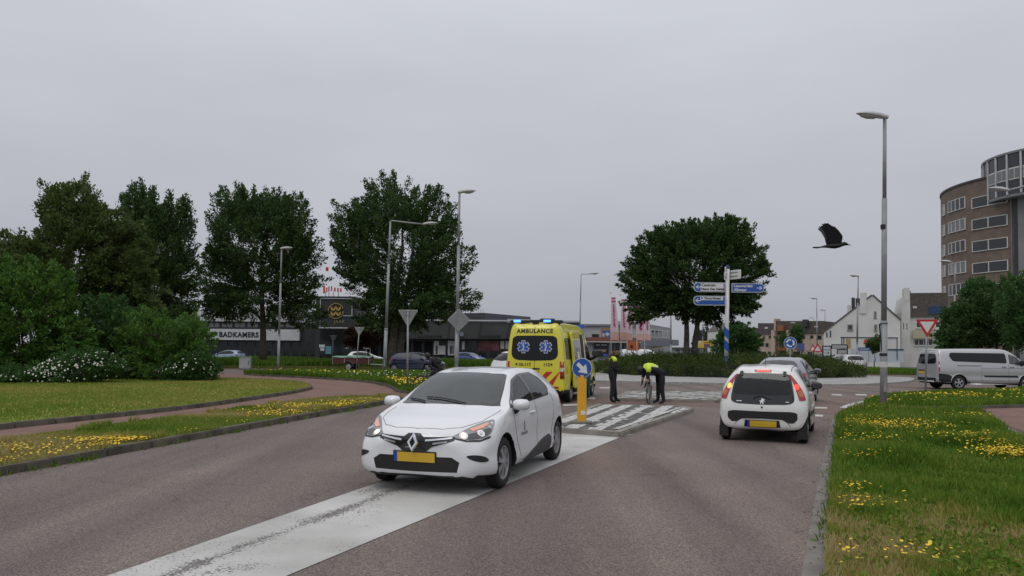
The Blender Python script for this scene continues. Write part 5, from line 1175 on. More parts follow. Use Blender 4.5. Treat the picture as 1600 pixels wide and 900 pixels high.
# badge: rampant lion, simplified silhouette in relief
lion = [(-.030,-.045),(-.012,-.040),(-.010,-.015),(.004,-.018),(.010,-.045),(.030,-.046),(.024,-.034),(.016,-.010),(.022,.002),(.040,-.008),(.044,.002),(.024,.016),(.034,.026),(.046,.024),(.044,.034),(.022,.036),(.016,.050),(-.004,.052),(-.014,.040),(-.008,.028),(-.018,.010),(-.034,.016),(-.044,.004),(-.034,.002),(-.024,-.004),(-.022,-.026)]
patch(pb, rear2([(-a*1.15, .775+b*1.1) for a, b in lion]), W, 'lion_badge', chrome, p107, .014, step=.05)
for y, wq in ((.42,.10),(-.45,.06)):
    patch(pb, rear2(rpoly([(y-wq/2,.782),(y+wq/2,.782),(y+wq/2,.768),(y-wq/2,.768)], .004, 2)), W, 'badge', chrome, p107, .009, step=.05)
patch(pb, rear2([(.018*math.cos(a),.668+.018*math.sin(a)) for a in [k*math.pi/6 for k in range(12)]]), W, 'lock', blk, p107, .008)
for s in (1,-1): seamline(pb, [Vector((x, s*y, 5)) for x, y in ((-1.24,.505),(-1.0,.50),(-.6,.515),(-.2,.53))], (0,0,1), p107, .012)
prismbox(p107, 'dashboard', inter, (.62,0,.86), (.40,1.26,.24), .06); seats(p107, (-.08,), .48, (.34,-.34), .44, .60); seats(p107, (-.85,), .5, (.33,-.33), .44, .34)
MB().tube([(-.82,.0,1.455),(-.98,0,1.72)], [.006,.003], 6).obj('aerial', blk, p107)
for s in (1, -1): prismbox(p107, 'mud_flap', blk, (-1.46, s*.715, .19), (.012,.17,.20), 0)

# ================= GENERIC FEATURES FOR THE OTHER CARS =================
def generic(root, b, pm, win_f, win_r, hull, ws, rgl, tail, head, gl=None, handles=((-.1,.88),(-1.0,.92)), mirror=(.6,.80,1.03), bumper=None, plate=(.70,), back=True, seams=((.80,.72),(-.33,-.31),(-1.15,-.80)), belt=.97, mcap=None):
    gl = gl or glass_op
    for s in (1, -1):
        W = (0,s,0); patch(b, side2(rpoly(hull, .05), s), W, 'window_frame', blkg, root, .003, step=.1)
        for wn in win_f+win_r: patch(b, side2(rpoly(wn, .035), s), W, 'side_window', gl, root, .007, step=.1)
        for (xa, xb_) in seams: seamline(b, [Vector((xa+(xb_-xa)*t, s*3, belt-(belt-.26)*t)) for t in (0,.35,.7,1)], W, root)
        for hx, hz in handles:
            hit = b.ray_cast(Vector((hx, s*3, hz)), Vector((0,-s,0)))[0]
            if hit: h_ = MB().tube([(.09,0,0),(.06,.028*s,0),(-.06,.028*s,0),(-.09,0,0)], .012, 6).obj('door_handle', pm, root, True); h_.location = hit
        mirror_part(root, mirror[0], s*mirror[1], mirror[2], s, mcap or pm, 1.05)
        if tail: patch(b, [Vector((x,y*s,z)) for x, y, z in tail], Vector((-.75,.6*s,0)), 'tail_light', redl, root, .008, step=.06)
        if head: patch(b, [Vector((x,y*s,z)) for x, y, z in head], Vector((.72,.55*s,.3)), 'headlight', whl, root, .006, step=.06)
    patch(b, top2([tuple(p) for p in rpoly(sym_y(ws), .05)]), (0,0,1), 'windscreen', glass_gr, root, .006, step=.1)
    if rgl: patch(b, rear2([tuple(p) for p in rpoly(sym_f(rgl), .05)]), (-1,0,0), 'rear_window', gl, root, .006, step=.1)
    for z in plate: patch(b, rear2(rpoly([(-.26,z),(.26,z),(.26,z-.11),(-.26,z-.11)], .006, 2)), (-1,0,0), 'number_plate', plate_y, root, .014, step=.1)
    if bumper:
        for poly, W in bumper: patch(b, poly, W, 'bumper_cladding', blk, root, .007, step=.09)
def scaleS(S, sx=1, sy=1, sz=1, wheelz=.18): return [tuple([a*sx for a in t[:4]]+[wheelz+(a-wheelz)*sz for a in t[4:9]]+[a*sy for a in t[9:]]) for t in S]
def sc2(pts, sx, sz): return [(p[0]*sx, .18+(p[1]-.18)*sz, *p[2:]) for p in pts]
def scx(pts, sx, sy, sz): return [(p[0]*sx, p[1]*sy, .18+(p[2]-.18)*sz) for p in pts]
FW = [(.88,.985),(.36,1.275),(.04,1.352),(-.04,1.014)]; RW = [(-.13,1.018),(-.06,1.356),(-.66,1.362),(-1.08,1.25),(-1.18,1.12),(-1.02,1.06)]
HULL = [(1.01,.962),(.37,1.30),(.04,1.376),(-.68,1.388),(-1.13,1.27),(-1.25,1.11),(-1.05,1.035)]
WS = [(1.18,0),(1.15,.32),(1.0,.665),(.68,.61),(.31,.525),(.37,0)]; RG = [(0,1.36),(.42,1.34),(.53,1.265),(.60,1.10),(0,1.07)]
TAIL = [(-1.42,.82,1.02),(-1.62,.80,.99),(-1.74,.72,.93),(-1.76,.66,.86),(-1.74,.72,.80),(-1.58,.84,.86)]
HEAD = [(1.99,.50,.70),(1.93,.62,.66),(1.76,.77,.70),(1.52,.79,.85),(1.80,.62,.80)]
def hatch_like(name, label, loc, rz, pm, L=4.06, Wd=1.73, H=1.448, Rw=.31, gl=None, style='spoke5', group=None, low=None, cladding=False, cat='car', mcap=None):
    sx, sy, sz = L/4.06, Wd/1.73, (H-.18)/(1.448-.18); S = scaleS(CLIO, sx, sy, sz)
    root, b, bo = car_base(name, label, cat, S, pm, 2.589*sx, Rw, 1.5*sy, loc, rz, style, .2, .045, None, group, zmin_black=low, ns=4, nr=4)
    generic(root, b, pm, [sc2(FW,sx,sz)], [sc2(RW,sx,sz)], sc2(HULL,sx,sz), [(p[0]*sx,p[1]*sy) for p in WS], [(p[0]*sy,.18+(p[1]-.18)*sz) for p in RG],
            scx(TAIL,sx,sy,sz), scx(HEAD,sx,sy,sz), gl, tuple((a*sx,.18+(z-.18)*sz) for a, z in ((-.1,.88),(-1.0,.92))), (.86*sx,.80*sy,.18+.83*sz), None, (.18+.56*sz,),
            seams=tuple((a*sx,c*sx) for a, c in ((.93,.68),(-.08,-.08),(-1.10,-.78))), belt=.18+.78*sz, mcap=mcap)
    return root, b
# grey hatchback ahead of the small white one
hd = Vector((.46,.888)).normalized(); hatch_like('hatchback', 'blue grey hatchback waiting at the roundabout ahead of the small white car', (9.5,26.2), math.atan2(hd.y,hd.x), paint('blue grey metallic', (.25,.27,.31), .3, .45), 4.2, 1.76, 1.55, .31, glass_gr)
# silver crossover
q_p = paint('silver metallic', (.50,.505,.51), .33, .5)
qx, qb = hatch_like('crossover_car', 'silver crossover car leaving the roundabout past the grass verge', (26.45,59.4), R(84), q_p, 4.32, 1.79, 1.61, .345, glass_op, low=lambda c: .40 if c.x < -1.55 else .33)
patch(qb, rear2(sym_f([(0,.62),(.60,.62),(.74,.55),(.74,.34),(0,.32)])), (-1,0,0), 'bumper_cladding', blk, qx, .012, step=.09)
for s in (1, -1): MB().tube([(.1,s*.60,1.55),(-.2,s*.60,1.61),(-.9,s*.59,1.595),(-1.2,s*.58,1.54)], .014, 6).obj('roof_rail', q_p, qx, True)
# dark blue hatchback with trailer
hatch_like('hatchback', 'dark blue five door car towing the wooden sided trailer', (-7.1,56.2), R(-20), paint('dark blue metallic', (.012,.018,.055), .25, .3), 4.3, 1.77, 1.5, .32, glass_gr, 'star10')
# police estate
pol, plb = hatch_like('police_car', 'white police car with blue and red stripes parked beyond the ambulance', (.95,34.2), R(42), white_p, 4.4, 1.83, 1.69, .32, glass_op)
stb, sto = M('police blue', (.02,.07,.42), .4), M('police red orange', (.62,.07,.03), .4)
for s in (1, -1):
    for k in range(5):
        x = -1.55+k*.55
        for j, mt in ((0, stb), (.2, sto)): patch(plb, side2([(x+j,.55),(x+j+.15,.55),(x+j+.38,.90),(x+j+.23,.90)], s), (0,s,0), 'police_stripe', mt, pol, .004, step=.12)
MB().box((.15,0,1.72), (.30,1.1,.10)).obj('light_bar', M('blue lamp cover', (.02,.08,.55), .2, coat=.6), pol)
# parked and moving cars far away
p_bl = paint('bright blue paint', (.02,.05,.26)); p_lb = paint('pale blue paint', (.25,.34,.48)); p_gr = paint('light grey paint', (.45,.46,.47), .3, .3)
far0, _ = hatch_like('parked_car', 'bright blue parked car in front of the dark shop', (-4.9,88), R(-35), p_bl)
def far_car(pm, loc, rz, label):
    c = copy_tree(far0); c.location = (loc[0], loc[1], 0); c.rotation_euler = (0,0,rz); c['label'] = label; c['group'] = 'distant cars'
    for ch in c.children:
        for sl in ch.material_slots:
            if sl.material == p_bl: sl.link = 'OBJECT'; sl.material = pm
    return c
far0['group'] = 'distant cars'
far_car(p_lb, (D(357,551,86).x, 86), R(165), 'pale blue car parked below the bathroom shop sign')
far_car(white_p, (D(569,556,82).x, 82), R(10), 'white car parked between the tree trunks')
for x, d, pm, a, lb in ((1112,118,p_gr,95,'pale grey car in front of the yellow billboard'), (1166,105,p_gr,60,'light grey car below the round green tree'), (1204,98,white_p,80,'white car just beyond the planted roundabout'),
                     (1222,112,p_bl,20,'blue car in front of the pink terraced houses'), (1033,108,p_lb,100,'blue grey car beside the white shop building'), (1290,96,p_bl,70,'dark blue car behind the silver crossover')):
    far_car(pm, (D(x,553,d).x, d), R(a), lb)
# ================= AMBULANCE =================
def sprinter_S():
    return [(2.93,2.94,2.95,2.97,.42,.55,.68,.74,.78,.40,.50,.45,.35),(2.90,2.88,2.90,2.98,.32,.60,.88,.98,1.02,.70,.82,.78,.60),
    (2.76,2.64,2.66,2.80,.27,.65,1.0,1.12,1.18,.85,.94,.89,.72),(2.35,2.30,2.25,2.38,.27,.70,1.15,1.28,1.34,.90,.985,.95,.80),
    (1.95,1.95,1.85,2.02,.27,.75,1.25,1.50,1.58,.90,.99,.965,.82),(1.55,1.55,1.50,1.62,.27,.75,1.3,1.98,2.06,.90,.99,.97,.80),
    (1.15,1.15,1.10,1.20,.27,.75,1.3,2.32,2.42,.90,.99,.97,.79),(.60,.60,.60,.60,.27,.75,1.3,2.48,2.58,.90,.99,.975,.80),
    (-.5,-.5,-.5,-.5,.27,.75,1.3,2.50,2.61,.90,.99,.98,.81),(-1.4,-1.4,-1.4,-1.4,.27,.75,1.3,2.50,2.61,.90,.99,.98,.81),(-2.2,-2.2,-2.2,-2.2,.27,.75,1.3,2.50,2.61,.90,.99,.98,.81),
    (-2.95,-2.95,-2.95,-2.95,.30,.75,1.3,2.48,2.59,.90,.985,.97,.80),(-3.11,-3.11,-3.07,-3.06,.34,.75,1.3,2.42,2.52,.88,.955,.935,.765),
    (-3.165,-3.16,-3.14,-3.135,.42,.75,1.3,2.28,2.36,.82,.90,.88,.69),(-3.175,-3.17,-3.16,-3.155,.6,.8,1.3,1.9,2.0,.5,.6,.58,.45)]
amb_y = paint('ambulance yellow', (.72,.66,.035)); amb_r = M('red reflective stripe', (.48,.025,.02), .35); amb_b = M('blue reflective stripe', (.02,.08,.40), .35)
hd = Vector((.281,.96)).normalized()
amb, ab, _ = car_base('ambulance', 'bright yellow ambulance with blue star emblems and open side door', 'ambulance', sprinter_S(), amb_y, 4.0, .345, 1.72, (1.62,27.3), math.atan2(hd.y, hd.x), 'steel', .22, .06,
    None, zmin_black=lambda c: .44)
W = (-1,0,0); wn = [tuple(p) for p in rpoly(sym_f([(0,2.185),(.62,2.175),(.735,2.10),(.775,1.60),(.72,1.46),(.58,1.395),(0,1.375)]), .07)]
rwin = patch(ab, rear2(wn), W, 'rear_window', glass_op, amb, .006, step=.1)
blues = M('star blue', (.03,.10,.42), .4); whites = M('white film', (.75,.76,.77), .4); black_t = M('black lettering', (.015,.015,.016), .5)
def star(yc, zc, r, mt, off, hw):
    pts = []
    for k in range(6):
        a = math.pi/2+k*math.pi/3
        for da in (-1, 1):
            ca, sa = math.cos(a), math.sin(a); pts.append((yc+r*ca-da*hw*(-sa)*-1*0+(-da*hw)*(-sa)*-1, zc+r*sa+(-da*hw)*ca*-1))
    out_ = []
    for k in range(6):
        a = math.pi/2+k*math.pi/3; ca, sa = math.cos(a), math.sin(a)
        p1 = (yc+r*ca+hw*sa, zc+r*sa-hw*ca); p2 = (yc+r*ca-hw*sa, zc+r*sa+hw*ca)
        am = a+math.pi/6; ri = hw/math.sin(math.pi/6); out_ += [p1, p2, (yc+ri*math.cos(am), zc+ri*math.sin(am))]
    return patch(ab, rear2(out_), W, 'star_emblem', mt, rwin, off, step=.1, smooth=False)
for yc in (.37, -.37):
    star(yc, 1.82, .205, whites, .010, .062); star(yc, 1.82, .188, blues, .013, .047)
    sn = MB().tube([(-3.178,yc,1.68),(-3.172,yc,1.96)], .012, 6); sn.obj('staff', whites, rwin)
    sp = [Vector((-3.182, yc+.035*math.sin(t*9), 1.70+.22*t)) for t in [k/24 for k in range(25)]]; MB().tube(sp, .009, 5).obj('snake', whites, rwin)
decal_text(ab, 'AMBULANCE', .185, (-6,0,2.325), (0,-1,0), (0,0,1), W, black_t, amb, off=.008, bold=.006, sx=1.02, spacing=1.12)
decal_text(ab, '10-117', .15, (-6,.33,1.245), (0,-1,0), (0,0,1), W, black_t, amb, off=.008, bold=.004)
decal_text(ab, '112', .15, (-6,-.40,1.25), (0,-1,0), (0,0,1), W, black_t, amb, off=.008, bold=.004)
for yc in (.60, -.56): patch(ab, rear2([(yc+.035*math.cos(a), 1.26+.035*math.sin(a)) for a in [k*math.pi/6 for k in range(12)]]), W, 'sensor', blk, amb, .01)
seamline(ab, [Vector((-6,0,z)) for z in (2.45,2.2)], W, amb, .014); seamline(ab, [Vector((-6,0,z)) for z in (1.37,1.0,.62)], W, amb, .014)
patch(ab, rear2(rpoly([(-.17,1.145),(.06,1.145),(.06,1.10),(-.17,1.10)], .015, 2)), W, 'door_handle', blk, amb, .03, rim=.04)
for k in range(4):                                # red diagonals on the tail
    y0 = .86-.42*k
    for sgn, lim in ((1, None),):
        q = [(y0, .60),(y0-.20,.60),(y0-.62,1.03),(y0-.42,1.03)]
        q = [(max(-.84, min(.84, a)), b) for a, b in q]
        if max(a for a, b in q)-min(a for a, b in q) > .1: patch(ab, rear2(q), W, 'red_stripe', amb_r, amb, .006, step=.12)
for s in (1, -1):
    t = patch(ab, [Vector((-3.1, s*a, b)) for a, b in rpoly([(.80,1.36),(.945,1.36),(.965,.80),(.81,.80)], .02, 2)], Vector((-.9,.42*s,0)), 'tail_light', redl, amb, .012, step=.1)
    patch(ab, [Vector((-3.1, s*a, b)) for a, b in ((.815,1.16),(.95,1.16),(.955,1.04),(.815,1.04))], Vector((-.9,.42*s,0)), 'reverse_lamp', whl, t, .016)
    patch(ab, [Vector((-3.1, s*a, b)) for a, b in ((.815,.92),(.955,.92),(.96,.82),(.815,.82))], Vector((-.9,.42*s,0)), 'lamp_base', redd, t, .016)
    patch(ab, rear2([(s*.62,.56),(s*.80,.56),(s*.80,.50),(s*.62,.50)]), W, 'reflector', redl, amb, .01)
    Ws = (0,s,0)
    patch(ab, side2(rpoly([(1.62,1.36),(1.28,1.96),(.62,2.0),(.60,1.36)], .06), s), Ws, 'cab_window', glass_op, amb, .006, step=.1)
    patch(ab, side2(rpoly([(-1.75,1.42),(-1.75,2.12),(-2.80,2.12),(-2.80,1.42)], .08), s), Ws, 'side_window', glass_op, amb, .006, step=.12)
    patch(ab, side2([(1.9,.48),(.55,.48),(.55,.62),(1.9,.62)], s), Ws, 'side_strip', blk, amb, .014, step=.15)
    for k in range(8):
        x = 1.35-k*.27
        patch(ab, side2([(x,.66),(x+.10,.66),(x+.34,1.20),(x+.24,1.20)], s), Ws, 'side_stripe', amb_r if k % 2 else amb_b, amb, .005, step=.14)
    mirror_part(amb, 1.72, s*.97, 1.62, s, blk, 1.9)
    patch(ab, [Vector((x,y*s,z)) for x, y, z in ((2.78,.66,1.0),(2.70,.84,.86),(2.40,.93,.98),(2.25,.90,1.20),(2.55,.76,1.12))], Vector((.7,.6*s,.2)), 'headlight', whl, amb, .006)
    for xs in (.50,-.95,-1.70): seamline(ab, [Vector((xs, s*3, z)) for z in (2.35,1.8,1.2,.5)], Ws, amb, .012)
patch(ab, top2([tuple(p) for p in rpoly(sym_y([(2.05,0),(1.98,.5),(1.85,.74),(1.2,.70),(1.27,0)]), .06)]), (0,0,1), 'windscreen', glass_gr, amb, .006, step=.12)
# sliding door run back along the right flank, dark opening and white inner edge
patch(ab, side2(rpoly([(.42,.50),(.42,2.28),(-.90,2.28),(-.90,.50)], .05), -1), (0,-1,0), 'door_opening', blk, amb, .004, step=.15)
patch(ab, side2([(.42,.52),(.42,2.26),(.32,2.26),(.32,.52)], -1), (0,-1,0), 'door_jamb', whites, amb, .012, step=.15)
sd = patch(ab, side2(rpoly([(-.88,.48),(-.88,2.30),(-2.12,2.30),(-2.12,.48)], .06), -1), (0,-1,0), 'sliding_door', amb_y, amb, .12, step=.12, rim=.07)
patch(ab, side2(rpoly([(-1.0,1.36),(-1.0,2.06),(-1.98,2.06),(-1.98,1.36)], .07), -1), (0,-1,0), 'door_window', glass_gr, sd, .127, step=.12)
patch(ab, side2([(-1.25,1.40),(-1.25,1.66),(-1.55,1.66),(-1.55,1.40)], -1), (0,-1,0), 'sticker', whites, sd, .134)
prismbox(amb, 'step', M('step black', (.02,.02,.02), .6), (-.25,-1.06,.36), (1.1,.26,.06), .015)
# rear light bar and roof equipment
lbm = MB().box((-2.86,.56,2.63), (.34,.64,.11)).box((-2.86,-.56,2.63), (.34,.64,.11)).box((-2.86,0,2.655), (.30,.50,.08)); lb_ = lbm.obj('light_bar', blkg, amb); bevel(lb_, .03, 2)
blon = M('lit blue beacon', (.05,.2,.9), .2, emit=((.10,.32,1.0), 2.5))
for y in (.62,-.38): prismbox(amb, 'beacon', blon, (-3.045,y,2.655), (.04,.24,.075), .012)
prismbox(amb, 'rear_camera', blk, (-3.04,0,2.60), (.10,.22,.07), .02)
fb = MB().box((1.0,.5,2.60), (.30,.7,.12)).box((1.0,-.5,2.60), (.30,.7,.12)).obj('front_light_bar', M('blue lamp cover', (.02,.08,.55), .2, coat=.6), amb); bevel(fb, .03, 2)
for x in (-1.9,-.9): prismbox(amb, 'roof_vent', amb_y, (x,0,2.63), (.5,.7,.09), .04)
prismbox(amb, 'rear_bumper_step', blk, (-3.18,0,.42), (.10,1.5,.10), .02)

# ================= SILVER VAN =================
VAN = [(2.60,2.60,2.61,2.63,.40,.55,.66,.72,.76,.40,.50,.45,.35),(2.56,2.55,2.57,2.64,.30,.60,.82,.92,.96,.70,.82,.78,.60),
 (2.42,2.32,2.34,2.46,.25,.62,.96,1.05,1.10,.85,.93,.88,.70),(2.05,2.0,1.98,2.08,.25,.66,1.08,1.18,1.23,.90,.975,.94,.78),
 (1.66,1.66,1.60,1.74,.25,.7,1.15,1.36,1.43,.90,.985,.955,.80),(1.25,1.25,1.20,1.34,.25,.7,1.18,1.66,1.72,.90,.985,.955,.77),
 (.80,.80,.76,.88,.25,.7,1.2,1.86,1.92,.90,.985,.955,.75),(.2,.2,.2,.2,.25,.7,1.2,1.90,1.97,.90,.985,.96,.76),(-.8,-.8,-.8,-.8,.25,.7,1.2,1.90,1.975,.90,.985,.96,.77),
 (-1.6,-1.6,-1.6,-1.6,.25,.7,1.2,1.89,1.97,.90,.985,.96,.77),(-2.35,-2.35,-2.38,-2.42,.28,.7,1.2,1.87,1.94,.90,.98,.95,.76),(-2.58,-2.57,-2.53,-2.52,.32,.7,1.2,1.78,1.86,.86,.93,.91,.72),
 (-2.65,-2.645,-2.61,-2.60,.40,.68,1.1,1.62,1.70,.78,.85,.83,.64),(-2.67,-2.665,-2.645,-2.64,.5,.68,1.0,1.3,1.38,.45,.55,.52,.42)]
van_p = paint('van silver', (.47,.475,.49), .32, .45)
van, vb, _ = car_base('van', 'silver passenger van with dark windows passing behind the yield sign', 'van', VAN, van_p, 3.3, .335, 1.74, (23.05,37.25), R(2), 'spoke5', .21, .05, None, zmin_black=lambda c: .36)
for s in (1, -1):
    Ws = (0,s,0)
    patch(vb, side2(rpoly([(.72,1.28),(.70,1.76),(-2.02,1.775),(-2.08,1.60),(-1.92,1.36)], .09), s), Ws, 'side_window', glass_op, van, .007, step=.12)
    fwn = [(1.62,1.20),(1.20,1.62),(.86,1.72),(.84,1.25)]; patch(vb, side2(rpoly(fwn, .05), s), Ws, 'cab_window', glass_gr, van, .007, step=.1)
    seamline(vb, [Vector((1.30,s*3,1.58)), Vector((1.22,s*3,1.22))], Ws, van, .03, 'window_bar', blk, .012)
    seamline(vb, [Vector((x,s*3,1.15)) for x in (-1.75,-1.2,-.6)], Ws, van, .03, 'slide_rail', blk, .008)
    patch(vb, side2(rpoly([(1.25,.60),(-.40,.62),(-.45,.70),(1.20,.70)], .02), s), Ws, 'rub_strip', blk, van, .014, step=.15)
    for xs in (.78,-.55): seamline(vb, [Vector((xs, s*3, z)) for z in (1.22,.9,.6,.40)], Ws, van)
    seamline(vb, [Vector((x, s*3, 1.02+.02*x)) for x in (1.9,.9,0,-.55)], Ws, van, .012)
    seamline(vb, [Vector((1.70, s*3, z)) for z in (1.15,.9,.6,.42)], Ws, van)
    tl = patch(vb, [Vector((-2.58, s*a, b)) for a, b in rpoly([(.80,1.70),(.86,1.72),(.955,1.30),(.965,.86),(.85,.88),(.85,1.25)], .02, 2)], Vector((-.55,.83*s,0)), 'tail_light', redl, van, .012, step=.08)
    patch(vb, [Vector((-2.58, s*a, b)) for a, b in ((.83,1.66),(.86,1.66),(.94,1.36),(.86,1.33))], Vector((-.55,.83*s,0)), 'clear_lens', whl, tl, .016)
    patch(vb, [Vector((-2.58, s*a, b)) for a, b in ((.86,1.20),(.955,1.20),(.958,1.08),(.86,1.08))], Vector((-.55,.83*s,0)), 'reverse_lamp', whl, tl, .016)
    patch(vb, side2([(-1.98,.38),(-1.99,.62),(-2.2,.74),(-2.62,.78),(-2.62,.36)], s), Ws, 'bumper_cladding', blk, van, .008, step=.1)
    for hx in (.95,.55): 
        h_ = MB().tube([(.10,0,0),(.06,.03*s,0),(-.06,.03*s,0),(-.10,0,0)], .014, 6).obj('door_handle', blk, van, True); h_.location = (hx, s*.985, 1.10)
    mirror_part(van, 1.45, s*.95, 1.34, s, blk, 1.4)
    patch(vb, [Vector((x,y*s,z)) for x, y, z in ((2.44,.60,.96),(2.36,.82,.88),(2.05,.93,1.0),(1.92,.90,1.12),(2.25,.74,1.06))], Vector((.7,.6*s,.3)), 'headlight', whl, van, .006)
    patch(vb, rear2(rpoly([(s*.06,1.72),(s*.62,1.70),(s*.74,1.40),(s*.70,1.24),(s*.06,1.22)], .05)), (-1,0,0), 'rear_window', glass_op, van, .006, step=.1)
    MB().tube([(1.25,s*.95,.27),(-1.25,s*.95,.27)], .03, 8).obj('side_bar', chrome, van, True)
    # flared arch lips
    for xw in (1.65,-1.65):
        pts = []
        for k in range(13):
            a = math.pi*k/12; q = Vector((xw+.42*math.cos(a), s*3, .345+.42*math.sin(a))); hh = vb.ray_cast(q, Vector((0,-s,0)))[0]
            if hh: pts.append(hh)
        if len(pts) > 4: MB().tube(pts, .02, 6).obj('arch_lip', van_p, van, True)
seamline(vb, [Vector((-6,0,z)) for z in (1.85,1.2,.6)], (-1,0,0), van, .014)
patch(vb, rear2([(-.74,.56),(.74,.56),(.76,.40),(-.76,.40)]), (-1,0,0), 'rear_bumper', blk, van, .02, step=.12)
patch(vb, rear2(rpoly([(.10,.86),(.62,.86),(.62,.75),(.10,.75)], .006, 2)), (-1,0,0), 'number_plate', plate_y, van, .014)
patch(vb, rear2([(.05,.93),(.66,.93),(.66,.87),(.05,.87)]), (-1,0,0), 'plate_lamp_strip', blk, van, .014)
MB().tube([(-2.72,.7,.38),(-2.72,-.7,.38)], .03, 8).obj('tow_bar', chrome, van, True)
patch(vb, top2([tuple(p) for p in rpoly(sym_y([(1.76,0),(1.68,.45),(1.55,.70),(.95,.66),(1.0,0)]), .06)]), (0,0,1), 'windscreen', glass_gr, van, .006, step=.12)

# white delivery van by the flags
wv, wb_, _ = car_base('delivery_van', 'white delivery van parked behind the row of flags', 'van', VAN, white_p, 3.3, .335, 1.74, (D(1003,552,92).x, 92), R(5), 'steel', .21, .05, None, zmin_black=lambda c: .34, ns=3, nr=3)
for s in (1,-1):
    patch(wb_, side2(rpoly([(1.62,1.20),(1.20,1.62),(.86,1.72),(.84,1.25)], .05), s), (0,s,0), 'cab_window', glass_op, wv, .007, step=.2)
    patch(wb_, side2([(.4,1.0),(-1.2,1.0),(-1.2,1.2),(.4,1.2)], s), (0,s,0), 'side_stripe', M('dull red lettering', (.3,.06,.06), .5), wv, .006, step=.3)
patch(wb_, top2(sym_y([(1.76,0),(1.68,.45),(1.55,.70),(.95,.66),(1.0,0)])), (0,0,1), 'windscreen', glass_gr, wv, .006, step=.2)

# ================= TRAILER =================
tr = empty('trailer', (D(552,570,60.5).x, 60.5, 0), R(-4)); tag(tr, 'flat trailer with red brown wooden sides and green tarpaulin', 'trailer')
wood = M('red brown boards', (.10,.028,.020), .7, var=(6,.3)); alu = M('galvanised frame', (.40,.41,.41), .45, metal=.6)
prismbox(tr, 'floor', wood, (0,0,.55), (2.9,1.45,.04), 0)
for y in (-.74,.74):
    for k in range(3): prismbox(tr, 'side_board', wood, (0,y,.62+.155*k), (2.86,.03,.145), .005)
    for x in (-1.45,-.5,.5,1.45): prismbox(tr, 'stake', alu, (x,y*1.03,.75), (.05,.05,.55), .008)
    MB().tube([(-1.47,y,1.04),(1.47,y,1.04)], .03, 6).obj('top_rail', alu, tr)
    wheel(tr, -.15, y*1.12, .31, .18, 'steel')
    fd = MB(); pts = [Vector((-.15+.40*math.cos(a), y*1.12, .33+.40*math.sin(a))) for a in [math.pi*k/8 for k in range(9)]]
    for i in range(8):
        a_, b_ = pts[i], pts[i+1]; o1 = Vector((0,.11,0)); fd.add([a_-o1,a_+o1,b_+o1,b_-o1], [(0,1,2,3)])
    fd.obj('mudguard', alu, tr)
for x in (-1.46,1.46): prismbox(tr, 'end_board', wood, (x,0,.78), (.03,1.45,.46), .005)
tp = MB(); nx, ny = 14, 8; V = []; 
for i in range(nx+1):
    for j in range(ny+1):
        u, v = i/nx, j/ny; V.append((-1.55+3.1*u, -.80+1.6*v, 1.09+.07*math.sin(math.pi*v)+.012*math.sin(17*u+3*v)-(.05 if j in (0, ny) or i in (0, nx) else 0)))
tp.add(V, [(i*(ny+1)+j, (i+1)*(ny+1)+j, (i+1)*(ny+1)+j+1, i*(ny+1)+j+1) for i in range(nx) for j in range(ny)]); tp.obj('tarpaulin', M('green tarpaulin', (.11,.30,.20), .6), tr, True)
for y in (-.6,.6): MB().tube([(1.2,y,1.05),(1.2,y,1.75),(.95,y,1.78)], .022, 6).obj('rack_post', alu, tr)
for z in (1.75,1.42): MB().tube([(1.2,-.6,z),(1.2,.6,z)], .02, 6).obj('rack_bar', alu, tr)
MB().tube([(1.46,.4,.5),(2.5,0,.45)], .035, 6).obj('drawbar', alu, tr); MB().tube([(1.46,-.4,.5),(2.5,0,.45)], .035, 6).obj('drawbar', alu, tr); MB().tube([(2.4,0,.02),(2.4,0,.6)], .03, 6).obj('jockey_wheel', alu, tr)
# ================= STREET FURNITURE =================
galv = M('galvanised steel', (.27,.285,.29), .55, metal=.15, var=(2.5,.15)); galv_d = M('weathered pole grey', (.17,.178,.18), .55, metal=.35, var=(2.0,.2)); lampw = M('lamp shell', (.46,.47,.47), .4, var=(3,.1)); lampl = glass_mat('lamp lens', (.75,.76,.74), 1.5)
def lamp_head(parent, p, dr, L=.85, tilt=5):
    """cobra head: shell and lens, reaching from p along plan direction dr"""
    d = Vector((dr[0], dr[1], 0)).normalized(); s = Vector((-d.y, d.x, 0)); up = Vector((0,0,1)); t = R(tilt); f = d*math.cos(t)+up*math.sin(t); u = up*math.cos(t)-d*math.sin(t)
    prof = [(-.10,.06,.075,.05),(0,.085,.10,.06),(.25,.135,.13,.055),(.5,.155,.125,.04),(.75,.135,.085,.03),(.92,.08,.045,.02),(1.0,.03,.015,.008)]; n = 14; V = []; F = []
    for a, w_, hu, hd_ in prof:
        for k in range(n):
            an = 2*math.pi*k/n; cy, sy = math.cos(an), math.sin(an); V.append(Vector(p)+f*(a*L)+s*(w_*cy)+u*((hu if sy > 0 else hd_)*sy))
    F = [(i*n+k, i*n+(k+1)%n, (i+1)*n+(k+1)%n, (i+1)*n+k) for i in range(len(prof)-1) for k in range(n)]+[tuple(range(n-1,-1,-1)), tuple((len(prof)-1)*n+k for k in range(n))]
    o = pyd('lamp_head', V, F, lampw, parent, True); V2 = []; F2 = []; pr2 = [(.28,.05,.02),(.36,.12,.07),(.6,.13,.09),(.8,.09,.06),(.88,.03,.02)]
    for a, w_, dp in pr2:
        for k in range(7):
            an = math.pi*k/6; V2.append(Vector(p)+f*(a*L)+s*(w_*math.cos(an))-u*(.03+dp*math.sin(an)))
    F2 = [(i*7+k, (i+1)*7+k, (i+1)*7+k+1, i*7+k+1) for i in range(4) for k in range(6)]; pyd('lens', V2, F2, M('prismatic lens', (.38,.39,.38), .25, spec=.7), o, True)
